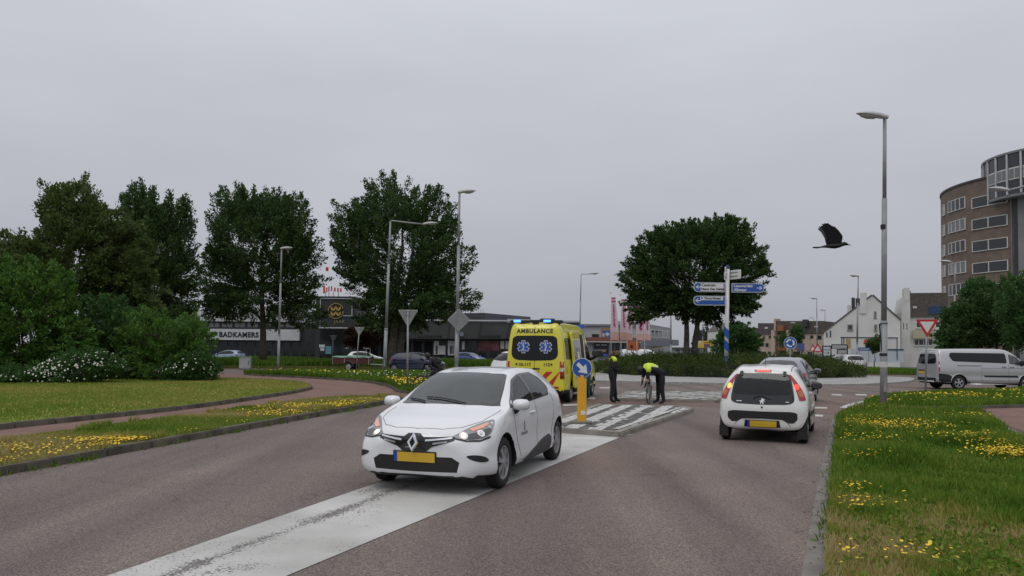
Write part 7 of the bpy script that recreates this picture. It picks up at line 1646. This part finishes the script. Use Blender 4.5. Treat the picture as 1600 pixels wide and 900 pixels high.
prismbox(o1, 'holster', boot, (-.06,-.19,.92), (.09,.06,.20), .015); prismbox(o1, 'radio', boot, (.14,.10,1.30), (.04,.06,.13), .01); prismbox(o1, 'pouch', boot, (-.15,.04,1.0), (.06,.12,.10), .015)
# officer bending over the bicycle
x2, y2 = G(1032, 631.5)
J = dict(pelvis=(0,0,1.0), belly=(.13,0,1.10), chest=(.36,0,1.17), neckb=(.50,0,1.12), neck=(.56,0,1.07), shl=(.45,.18,1.13), shr=(.45,-.18,1.13), ell=(.50,.24,.88), wrl=(.53,.16,.68), hal=(.54,.12,.60), elr=(.52,-.22,.88), wrr=(.56,-.14,.74), har=(.58,-.10,.66),
         hil=(-.02,.11,.93), knl=(-.0,.14,.50), anl=(-.06,.16,.09), tol=(.11,.19,.045), hir=(-.02,-.11,.93), knr=(.02,-.16,.50), anr=(.03,-.19,.09), tor=(.20,-.21,.045))
o2, hc2 = person('police_officer', 'bent over person in black uniform and yellow safety vest handling a bicycle', J, dict(pm, arms=navy), (x2, y2, .004), R(186), (.45,0,-.89), (.89,0,.45), (hair_d, False))
def vest(root, pts, rads, mat, name, n=14, flat=.82):
    V = []; up = Vector((0,1,0))
    P = [Vector(p) for p in pts]
    for i, p in enumerate(P):
        t = (P[min(i+1,len(P)-1)]-P[max(i-1,0)]).normalized(); a = up; b = t.cross(a).normalized()
        V += [p+a*(math.cos(2*math.pi*k/n)*rads[i])+b*(math.sin(2*math.pi*k/n)*rads[i]*flat) for k in range(n)]
    return pyd(name, V, [(i*n+k, i*n+(k+1)%n, (i+1)*n+(k+1)%n, (i+1)*n+k) for i in range(len(P)-1) for k in range(n)], mat, root, True)
vp = [(.15,0,1.11),(.22,0,1.14),(.30,0,1.165),(.38,0,1.17),(.46,0,1.145),(.52,0,1.10)]; vest(o2, vp, [.172,.182,.195,.205,.205,.13], hiv, 'safety_vest')
for a in (.20,.34): vest(o2, [(a,0,1.128+.14*(a-.2)),(a+.04,0,1.142+.14*(a-.2))], [.19+.14*(a-.2)]*2, refl, 'reflective_band')
for s in (1,-1): MB().tube([(.42,s*.14,1.20),(.46,s*.22,1.12),(.48,s*.25,1.03)], [.085,.085,.07], 10).obj('vest_shoulder', hiv, o2, True)
for s, a, b in (('l',J['ell'],J['wrl']), ('r',J['elr'],J['wrr'])): MB().tube([Vector(a)*.75+Vector(b)*.25, Vector(b)], [.050,.037], 10).obj('bare_forearm', skin_m, o2, True)
MB().lathe([(.148,-.03),(.152,0),(.148,.03)], 18, mt=Matrix.Rotation(R(25),3,'Y')).obj('belt', boot, o2, True).location = (.04,0,1.03)
prismbox(o2, 'pouch', boot, (-.12,.06,1.02), (.07,.12,.11), .015)
# bicycles
bike_b = M('bicycle black', (.012,.012,.013), .35, coat=.3); steel = M('bright steel', (.45,.46,.47), .3, metal=.9)
def bicycle(label, loc, rz, lean=0.0, steer=0.0, frame_m=None):
    fm = frame_m or bike_b; root = empty('bicycle', loc, rz); root.rotation_euler = (lean, 0, rz); tag(root, label, 'bicycle'); Rw = .345
    def wheel_(x, st):
        Q = Matrix.Rotation(math.pi/2,3,'X'); w_ = MB(); n = 36
        w_.lathe([(Rw,-.012),(Rw+.006,0),(Rw,.012),(Rw-.022,.015),(Rw-.03,0),(Rw-.022,-.015),(Rw,-.012)], n, mt=Q); o = w_.obj('wheel', rubber, root, True); o.location = (x,0,Rw+.006); o.rotation_euler = (0,0,st)
        sp = MB(); 
        for k in range(18):
            a = 2*math.pi*k/18; sp.tube([Q @ Vector((.02*math.cos(a+.5),.02*math.sin(a+.5),.02*(-1)**k)), Q @ Vector(((Rw-.03)*math.cos(a),(Rw-.03)*math.sin(a),0))], .0025, 3, cap=False)
        sp.lathe([(.02,-.04),(.025,0),(.02,.04)], 10, mt=Q); sp.lathe([(Rw-.024,-.010),(Rw-.036,0),(Rw-.024,.010)], n, mt=Q); link(sp.obj('spokes', steel, o), None) if False else sp.obj('spokes', steel, o)
        pts = [Vector((math.cos(a)*(Rw+.03),0,math.sin(a)*(Rw+.03))) for a in [R(10)+R(150)*k/10 for k in range(11)]]; MB().tube(pts, .016, 6).obj('mudguard', fm, o)
    wheel_(.54, steer); wheel_(-.52, 0)
    hd_ = Vector((.36,0,.86)); ht = Vector((.33,0,.98)); bb = Vector((-.06,0,.29)); st = Vector((-.22,0,.80)); ax = Vector((-.52,0,.35))
    fr_ = MB()
    for a, b, r in ((bb,hd_-Vector((-.02,0,.12)),.02),(bb,st,.018),(hd_,ht,.02),(bb,ax,.012),(st-Vector((-.02,0,.05)),ax,.010),(st-Vector((-.03,0,.10)),hd_-Vector((-.01,0,.04)),.017)): fr_.tube([a,b], r, 8)
    fr_.obj('frame', fm, root, True); q = Matrix.Rotation(steer,3,'Z'); F_ = MB()
    for s in (.05,-.05): F_.tube([hd_, hd_+Vector((.05,s,-.12)), Vector((.54+.05*math.sin(steer)*-s,s,.35))], .012, 8)
    F_.obj('fork', steel, root, True)
    hb = [(-.20,.29,.05),(-.08,.30,.07),(.02,.20,.10),(.03,.06,.08),(.03,-.06,.08),(.02,-.20,.10),(-.08,-.30,.07),(-.20,-.29,.05)]; MB().tube([ht+q @ Vector(p) for p in hb], .012, 8).obj('handlebar', steel, root, True)
    for s in (0, -1):
        a, b = Vector(hb[s]), Vector(hb[1 if s == 0 else -2]); MB().tube([ht+q @ a, ht+q @ (a*.3+b*.7)], .017, 8).obj('grip', boot, root, True)
    MB().tube([st, st+Vector((-.03,0,.12))], .014, 8).obj('seat_post', steel, root); V = []
    sd = MB(); n = 12
    for xx, ww, zz in ((-.14,.09,.0),(-.10,.11,.03),(0,.07,.035),(.10,.03,.03),(.14,.012,.01)): V += [(st.x-.03+xx, ww*math.cos(2*math.pi*k/n), st.z+.14+zz+.025*math.sin(2*math.pi*k/n)) for k in range(n)]
    sd.add(V, [(i*n+k, i*n+(k+1)%n, (i+1)*n+(k+1)%n, (i+1)*n+k) for i in range(4) for k in range(n)]+[tuple(range(n-1,-1,-1)), tuple(4*n+k for k in range(n))]); sd.obj('saddle', boot, root, True)
    cr_ = MB(); cr_.lathe([(.09,-.004),(.09,.004)], 20, mt=Matrix.Rotation(math.pi/2,3,'X')); 
    cr_.tube([(0,.03,0),(.0,.05,-.17),(0,.14,-.17)], .011, 6); cr_.tube([(0,-.03,0),(.0,-.05,.17),(0,-.14,.17)], .011, 6); cr_.obj('crank', steel, root).location = bb
    hl_ = MB().lathe([(0,.04),(.03,.03),(.035,0),(.02,-.03)], 10, mt=Matrix.Rotation(math.pi/2,3,'Y')).obj('front_lamp', steel, root, True); hl_.location = hd_+Vector((.08,0,.02))
    MB().tube([(-.75,.06,.74),(-.25,.06,.74),(-.25,-.06,.74),(-.75,-.06,.74),(-.75,.06,.74)], .008, 6).obj('rack', fm, root)
    return root
bx_, by_ = G(1014, 632); hdg = Vector((-.20,-.98)).normalized(); bicycle('black city bicycle held upright by the bent over officer', (bx_-hdg.x*.54, by_-hdg.y*.54, .004), math.atan2(hdg.y, hdg.x), 0, R(-12))
# cyclist
cx_, cy_ = -2.85, 28.6; bicycle('dark bicycle ridden along the cycle path behind the white hatchback', (cx_, cy_, .014), R(172))
J = dict(pelvis=(-.20,0,.98), belly=(-.08,0,1.10), chest=(.12,0,1.24), neckb=(.22,0,1.33), neck=(.27,0,1.37), shl=(.16,.18,1.29), shr=(.16,-.18,1.29), ell=(.20,.28,1.08), wrl=(.20,.29,1.07), hal=(.22,.29,1.06), elr=(.20,-.28,1.08), wrr=(.20,-.29,1.07), har=(.22,-.29,1.06),
    hil=(-.18,.10,.93), knl=(.20,.12,.74), anl=(.0,.12,.33), tol=(.14,.12,.28), hir=(-.18,-.10,.93), knr=(.16,-.12,.60), anr=(-.06,-.12,.17), tor=(.09,-.12,.13))
J['ell'] = (.16,.30,1.14); J['elr'] = (.16,-.30,1.14); J['wrl'] = (.22,.29,1.06); J['wrr'] = (.22,-.29,1.06); J['hal'] = (.26,.29,1.05); J['har'] = (.26,-.29,1.05)
o3, hc3 = person('cyclist', 'cyclist in a dark jacket leaning over the handlebar behind the white hatchback', J, dict(legs=navy, torso=darkc, arms=darkc, skin=skin_m, boots=boot), (cx_, cy_, .014), R(172), (.86,0,-.5), (.5,0,.86), (hair_d, False), fingers=False)
bp_ = prismbox(o3, 'backpack', M('backpack grey', (.03,.03,.035), .8), (-.06,0,1.29), (.30,.30,.17), .05, Matrix.Rotation(R(-35),3,'Y'))
# paramedic leaning into the side door of the ambulance
hdv = Vector((.281,.96)).normalized(); rt = Vector((hdv.y, -hdv.x)); pp = Vector((1.62,27.3))+hdv*(-.50)+rt*1.20
J = stand(fwd=(.05,-.05)); J.update(belly=(.06,0,1.10), chest=(.26,0,1.26), neckb=(.38,0,1.34), neck=(.44,0,1.37), shl=(.30,.17,1.31), shr=(.30,-.17,1.31), ell=(.42,.2,1.08), wrl=(.60,.16,1.05), hal=(.66,.14,1.05), elr=(.42,-.2,1.08), wrr=(.60,-.16,1.05), har=(.66,-.14,1.05))
person('paramedic', 'person in teal trousers leaning into the ambulance side door', J, dict(legs=teal, torso=hiv, arms=hiv, skin=skin_m, boots=boot), (pp.x, pp.y, .004), math.atan2(-rt.y, -rt.x), (.9,0,-.4), (.4,0,.9), (hair_d, False), fingers=False)
# crow in flight
bc = D(1305, 384, 10.0); crow = empty('crow', bc, R(-8)); tag(crow, 'black crow flying with raised wings against the grey sky', 'bird'); feath = M('black feathers', (.006,.006,.008), .55, var=(30,.5)); k_ = .000665
sec = [(175,652,1,3),(260,655,16,7),(340,640,26,16),(430,628,38,32),(520,622,52,50),(600,622,56,56),(680,610,48,50),(740,590,42,44),(790,580,38,38),(830,592,26,24),(850,604,12,11),(905,612,1,1)]; n = 14; V = []
for px_, py_, wy, wz_ in sec: V += [((px_-600)*k_, math.cos(2*math.pi*q/n)*wy*k_*1.1, (620-py_)*k_+math.sin(2*math.pi*q/n)*wz_*k_) for q in range(n)]
pyd('body', V, [(i*n+q, i*n+(q+1)%n, (i+1)*n+(q+1)%n, (i+1)*n+q) for i in range(len(sec)-1) for q in range(n)], feath, crow, True)
wing = [(705,590),(720,470),(712,430),(640,340),(560,265),(495,243),(420,192),(405,186),(398,200),(372,190),(350,196),(352,212),(312,198),(308,212),(332,236),(292,240),(300,272),(345,322),(375,390),(405,455),(410,520),(428,600)]
for s in (1, -1):
    P_ = []
    for px_, py_ in wing: z = (620-py_)*k_; P_.append(Vector(((px_-600)*k_+(.012 if s > 0 else 0), s*(.02+max(0,z)*.32), z)))
    nW = len(P_); tri_ = tessellate_polygon([P_]); V = [p+Vector((0,s*.004,0)) for p in P_]+[p-Vector((0,s*.004,0)) for p in P_]
    pyd('wing', V, [tuple(t) for t in tri_]+[tuple(nW+i for i in t[::-1]) for t in tri_]+[(i,(i+1)%nW,nW+(i+1)%nW,nW+i) for i in range(nW)], feath, crow)
tlp = [(330,640),(175,640),(168,660),(260,668),(340,655)]; V = [((a-600)*k_, yy, (620-b)*k_) for yy in (-.02,.02) for a, b in tlp]; pyd('tail', V, [(0,1,2,3,4),(9,8,7,6,5)]+[(i,(i+1)%5,5+(i+1)%5,5+i) for i in range(5)], feath, crow)
MB().tube([((835-600)*k_,0,(598-598+20)*k_),((905-600)*k_,0,(620-612)*k_)], [.010,.002], 8).obj('beak', M('beak black', (.004,.004,.005), .35), crow, True)

# driver of the white hatchback
hq = Vector((-.309,-.951)).normalized(); J = dict(pelvis=(-.10,.36,.58), belly=(-.13,.36,.70), chest=(-.17,.36,.90), neckb=(-.17,.36,1.03), neck=(-.15,.36,1.08), shl=(-.16,.53,.98), shr=(-.16,.19,.98), ell=(.06,.58,.80), wrl=(.30,.52,.88), hal=(.37,.50,.90), elr=(.06,.16,.80), wrr=(.30,.22,.88), har=(.37,.24,.90),
    hil=(-.02,.44,.58), knl=(.36,.46,.66), anl=(.55,.46,.36), tol=(.68,.46,.42), hir=(-.02,.28,.58), knr=(.36,.26,.66), anr=(.55,.26,.36), tor=(.68,.26,.42))
person('driver', 'driver in a dark shirt at the wheel of the white hatchback', J, dict(legs=darkc, torso=M('slate shirt', (.05,.06,.075), .9), arms=M('slate shirt', (.05,.06,.075), .9), skin=skin_m, boots=boot), (-.48+hq.x*.24,10.885+hq.y*.24,0), math.atan2(hq.y,hq.x), (1,0,-.1), (.1,0,1), (hair_d, False), fingers=False)
# ================= GRASS AND FLOWERS =================
def sample(poly, dens, cam_fall=None, maxn=1600000):
    A = np.array([p[:2] for p in poly]); mn, mx_ = A.min(0), A.max(0); n = int((mx_[0]-mn[0])*(mx_[1]-mn[1])*dens); n = min(n, maxn)
    P = rng.uniform(mn, mx_, (n,2)); P = P[inpoly(P, A)]
    # keep what the camera can see (with a margin)
    u = P[:,0]/np.maximum(P[:,1], .1); ok = (P[:,1] > 2.2) & (np.abs(u) < .86) & (P[:,1] < 90); P = P[ok]
    if cam_fall: P = P[rng.uniform(0,1,len(P)) < np.minimum(1, (cam_fall/np.maximum(P[:,1],.1))**1.6)]
    return P
def vnoise(P, sc, seed):
    """smooth value noise"""
    r_ = np.random.default_rng(seed); T = r_.uniform(0,1,(64,64)); q = P*sc; i = np.floor(q).astype(int); f_ = q-i; f_ = f_*f_*(3-2*f_)
    g = lambda a, b: T[(i[:,0]+a)%64, (i[:,1]+b)%64]
    return (g(0,0)*(1-f_[:,0])+g(1,0)*f_[:,0])*(1-f_[:,1])+(g(0,1)*(1-f_[:,0])+g(1,1)*f_[:,0])*f_[:,1]
def blades(P, z, h, wdt, tone, bend=.5):
    n = len(P); a = rng.uniform(0,2*math.pi,n); c = np.stack([np.cos(a), np.sin(a), np.zeros(n)],1); b = rng.uniform(0,2*math.pi,n); l = np.stack([np.cos(b), np.sin(b), np.zeros(n)],1)*(h*bend*rng.uniform(.2,1,n))[:,None]
    B = np.stack([P[:,0], P[:,1], np.full(n, z-.01)],1); up = np.array([0,0,1.])*h[:,None]; w_ = (wdt*rng.uniform(.7,1.3,n))[:,None]
    V = np.stack([B-c*w_*.5, B+c*w_*.5, B+up*.6+l*.35+c*w_*.38, B+up*.6+l*.35-c*w_*.38, B+up+l],1).reshape(-1,3)
    k = np.arange(n)[:,None]*5; T = np.concatenate([k+np.array([[0,1,2]]), k+np.array([[0,2,3]]), k+np.array([[3,2,4]])],0)
    return V, T, np.repeat(tone,5)
gmat = M('grass blades', (.040,.085,.010), .6, spec=.2, attr='rnd', alt=[(.085,.180,.016),(.165,.250,.030),(.32,.295,.075),(.44,.355,.16)], trans=.35)
def grass(name, label, poly, z, dens, hfun, wfun, tonefun, fall=None, bend=.5):
    P = sample(poly, dens, fall); h = hfun(P)*rng.uniform(.55,1.25,len(P)); keep = h > .01; P = P[keep]; h = h[keep]
    wd = wfun(P); V, T, r = blades(P, z, h, wd, np.clip(tonefun(P)+rng.normal(0,.10,len(P)),0,1), bend)
    o = npmesh(name, V, T, gmat, None, {'rnd': r}); tag(o, label, 'grass', kind='stuff'); return o
dist = lambda P: np.hypot(P[:,0], P[:,1]); wd = lambda P: np.clip(.0055+.0011*dist(P), .006, .05)
# wild verge on the right: long and lush in the middle, dry and short near the camera
def h_r(P): dry = np.clip((8.5+.5*(vnoise(P,.8,3)-.5)*4-P[:,1])/1.5,0,1); return (.05+.22*vnoise(P,.7,1)**1.3+.09*vnoise(P,3,2))*(1-.75*dry)
def t_r(P): dry = np.clip((8.5+.5*(vnoise(P,.8,3)-.5)*4-P[:,1])/1.3,0,1); far = np.clip((P[:,1]-12)/6,0,1); return .34+.34*(vnoise(P,.9,4)-.5)+.22*(vnoise(P,3.1,24)-.5)+.60*dry*vnoise(P,2.2,5)*1.5+.16*far*vnoise(P,.6,6)
vr_out = [(x-.10 if i < len(v1_road) else x, y) for i, (x, y) in enumerate(verge_right)]
grass('grass', 'wild uneven grass on the verge around the tall lamp post', vr_out, .07, 2600, h_r, wd, t_r, 7.5)
grass('grass', 'grass around the yield sign with yellow flowers', verge_far, .09, 420, lambda P: .10+.13*vnoise(P,.6,7), wd, lambda P: .34+.2*(vnoise(P,.7,8)-.5))
grass('grass', 'dry flowering grass between the red path and the road', verge_left, .10, 1100, lambda P: .03+.08*vnoise(P,.7,9)**1.3+.10*(vnoise(P,1.6,19) > .76), wd, lambda P: .72+.7*(vnoise(P,.55,10)-.5), 15)
grass('grass', 'short mown lawn grass', [(max(p[0],-40), p[1]) for p in lawn_poly], .11, 260, lambda P: .045+.035*vnoise(P,.5,11), wd, lambda P: .60+.46*(vnoise(P,.22,12)-.5)+.15*(vnoise(P,1.1,22)-.5), 22)
grass('grass', 'long green grass on the lamp post verge', strip_edge, .11, 420, lambda P: .14+.16*vnoise(P,.5,13), wd, lambda P: .33+.25*(vnoise(P,.4,14)-.5))
grass('grass', 'tall green grass on the bank before the shops', gl, .25, 110, lambda P: .30+.35*vnoise(P,.25,15), lambda P: np.full(len(P),.06), lambda P: .24+.2*(vnoise(P,.2,16)-.5))
grass('grass', 'green grass beyond the silver crossover', fr, .12, 90, lambda P: .15+.2*vnoise(P,.3,17), lambda P: np.full(len(P),.05), lambda P: .28+.2*(vnoise(P,.2,18)-.5))
ymat = M('yellow petals', (.70,.46,.012), .6, attr='rnd', alt=[(.78,.56,.02)]); wmat = M('white petals', (.7,.7,.66), .7)
def flowers(label, pts, z, hgt, size, mat=ymat):
    P = np.array(pts); n = len(P); s = size*rng.uniform(.6,1.3,n)*np.clip(.75+.016*dist(P),.75,1.6); H = z+hgt*rng.uniform(.5,1.1,n); ang = rng.uniform(0,6.28,n); V = np.zeros((n,7,3)); tl = rng.normal(0,.28,(n,2))
    for k in range(6):
        a = ang+k*math.pi/3; dx, dy = np.cos(a)*s, np.sin(a)*s; V[:,k,0] = P[:,0]+dx; V[:,k,1] = P[:,1]+dy; V[:,k,2] = H+dx*tl[:,0]+dy*tl[:,1]+s*.25
    V[:,6,0] = P[:,0]; V[:,6,1] = P[:,1]; V[:,6,2] = H; k7 = np.arange(n)[:,None]*7; T = np.concatenate([k7+np.array([[6,k,(k+1)%6]]) for k in range(6)],0)
    o = npmesh('flowers', V.reshape(-1,3), T, mat, None, {'rnd': np.repeat(rng.uniform(0,1,n),7)}); tag(o, label, 'flowers', kind='stuff')
def clumps(cl, n_each, zdep=None):
    """cl: list of (px, py, rx_m, ry_m, n)"""
    out_ = []
    for px, py, rx, ry, n in cl:
        g = G(px, py, .12); q = rng.normal(0,1,(int(n*n_each),2))*np.array([rx,ry])*.5; out_.append(np.array(g)+q)
    return np.concatenate(out_)
def inside(P, poly): return P[inpoly(P, [p[:2] for p in poly])]
L = [(45,722,.9,.35,120),(120,712,.9,.3,90),(165,690,.8,.3,190),(210,688,.7,.25,160),(180,697,.6,.2,110),(60,700,1.2,.4,110),(15,705,.6,.3,70),(430,662,.9,.3,150),(415,668,.6,.25,90),(470,638,1.2,.5,330),(510,634,1.3,.55,420),(545,636,1.1,.5,330),(570,630,1.1,.5,220),(430,645,.9,.4,140),(590,626,.8,.5,110),(450,650,1,.4,110),(330,676,.8,.3,50),(530,645,1,.4,90),(255,690,.6,.3,40)]
flowers('patches of small yellow flowers on the left verge', inside(clumps(L, 1.5), verge_left), .10, .09, .017)
L = [(1330,660,1.2,.8,110),(1352,668,1.2,.6,220),(1390,672,1.0,.5,170),(1375,660,.9,.5,90),(1430,668,1.0,.6,80),(1545,690,.7,.5,160),(1570,700,.6,.5,190),(1590,715,.5,.4,150),(1565,716,.5,.4,110),(1520,655,.9,.6,50),(1350,640,.9,.6,70),(1335,775,.22,.2,16),(1345,795,.35,.3,18),(1330,800,.25,.25,14),(1340,720,.3,.4,26),(1365,718,.5,.4,26),(1420,880,.3,.14,12),(1450,885,.25,.12,10),(1325,885,.15,.12,9),(1345,690,1,.6,60),(1500,690,1,.8,40)]
flowers('yellow flowers scattered through the wild verge', inside(clumps(L, 2.4), verge_right), .07, .20, .015)
L = [(1450,622,2.2,1.0,170),(1490,621,2.0,.9,150),(1400,630,1.6,.8,90),(1580,616,1.6,.8,90),(1530,625,2,.8,60)]
flowers('yellow flowers around the foot of the yield sign', inside(clumps(L, 1.0), verge_far), .09, .22, .026)
L = [(600,600,2.0,1.6,260),(640,601,1.8,1.5,300),(560,588,3,2,120),(500,585,4,2,70),(660,606,1.5,1,160),(450,583,4,2,50)]
flowers('yellow flowers on the lamp post verge', inside(clumps(L, 1.0), strip_edge), .11, .30, .030)
L = [(540,590,4,2,60),(600,590,4,2,70),(640,588,3,2,50)]; flowers('white flowers on the lamp post verge', inside(clumps(L, 1.0), strip_edge), .11, .32, .026, wmat)
# broad leaved weeds low in the near verge
P = sample(verge_right, 34); P = P[P[:,1] < 17]; n = len(P); per = 16
Q = np.repeat(np.concatenate([P, np.full((n,1),.085)],1)[:,None,:], per, 1)+rng.normal(0,1,(n,per,3))*np.array([.06,.06,.018]); a = rng.uniform(0,6.28,(n,per)); dn = np.stack([np.cos(a), np.sin(a), np.full_like(a,.45)],2)
V, F, r = leaves(Q.reshape(-1,3), dn.reshape(-1,3), .06, .42, 1.2); r = np.clip(.15+.35*np.repeat(np.repeat(rng.uniform(0,1,(n,1)),per,1).ravel(),4)+.2*r,0,1)
tag(npmesh('weeds', V, F, gmat, None, {'rnd': r}), 'broad leaved weeds among the wild verge grass', 'weeds', kind='stuff')
# weeds creeping over the kerb on the right and sprouts along the left kerb
def weeds(label, line, n, off, z):
    P = []
    for i in range(n):
        k = rng.uniform(0, len(line)-1.001); a = int(k); t = k-a; x = line[a][0]*(1-t)+line[a+1][0]*t; y = line[a][1]*(1-t)+line[a+1][1]*t
        for q in range(rng.integers(6,16)): P.append((x+off+rng.normal(0,.05), y+rng.normal(0,.09)))
    P = np.array(P); h = rng.uniform(.03,.13,len(P)); V, T, r = blades(P, z, h, wd(P), np.clip(rng.normal(.38,.16,len(P)),0,1), .8); o = npmesh('weeds', V, T, gmat, None, {'rnd': r}); tag(o, label, 'weeds', kind='stuff')
weeds('weeds sprouting along the flush kerb of the wild verge', [p for p in v1_road if p[1] > 3], 190, -.03, .03)
weeds('weeds growing at the foot of the dark road kerb', [p for p in left_kerb if p[1] > 6], 60, .10, .0)
# loose grit and dead leaves in the gutter
P = []
for i in range(380):
    k = rng.uniform(0, len(v1_road)-1.001); a = int(k); t = k-a; P.append((v1_road[a][0]*(1-t)+v1_road[a+1][0]*t-.10-abs(rng.normal(0,.16)), v1_road[a][1]*(1-t)+v1_road[a+1][1]*t))
for i in range(260):
    k = rng.uniform(0, len(left_kerb)-1.001); a = int(k); t = k-a; P.append((left_kerb[a][0]*(1-t)+left_kerb[a+1][0]*t+.12+abs(rng.normal(0,.2)), left_kerb[a][1]*(1-t)+left_kerb[a+1][1]*t))
gb = MB()
for (x, y) in P:
    if y < 3: continue
    s = rng.uniform(.006,.018); gb.box((x,y,.010+s*.2), (s,s*rng.uniform(.6,1.4),s*.6), rz=rng.uniform(0,3))
tag(gb.obj('grit', M('grit', (.22,.19,.15), .95, var=(40,.6))), 'loose grit lying in the gutters beside the kerbs', 'grit', kind='stuff')
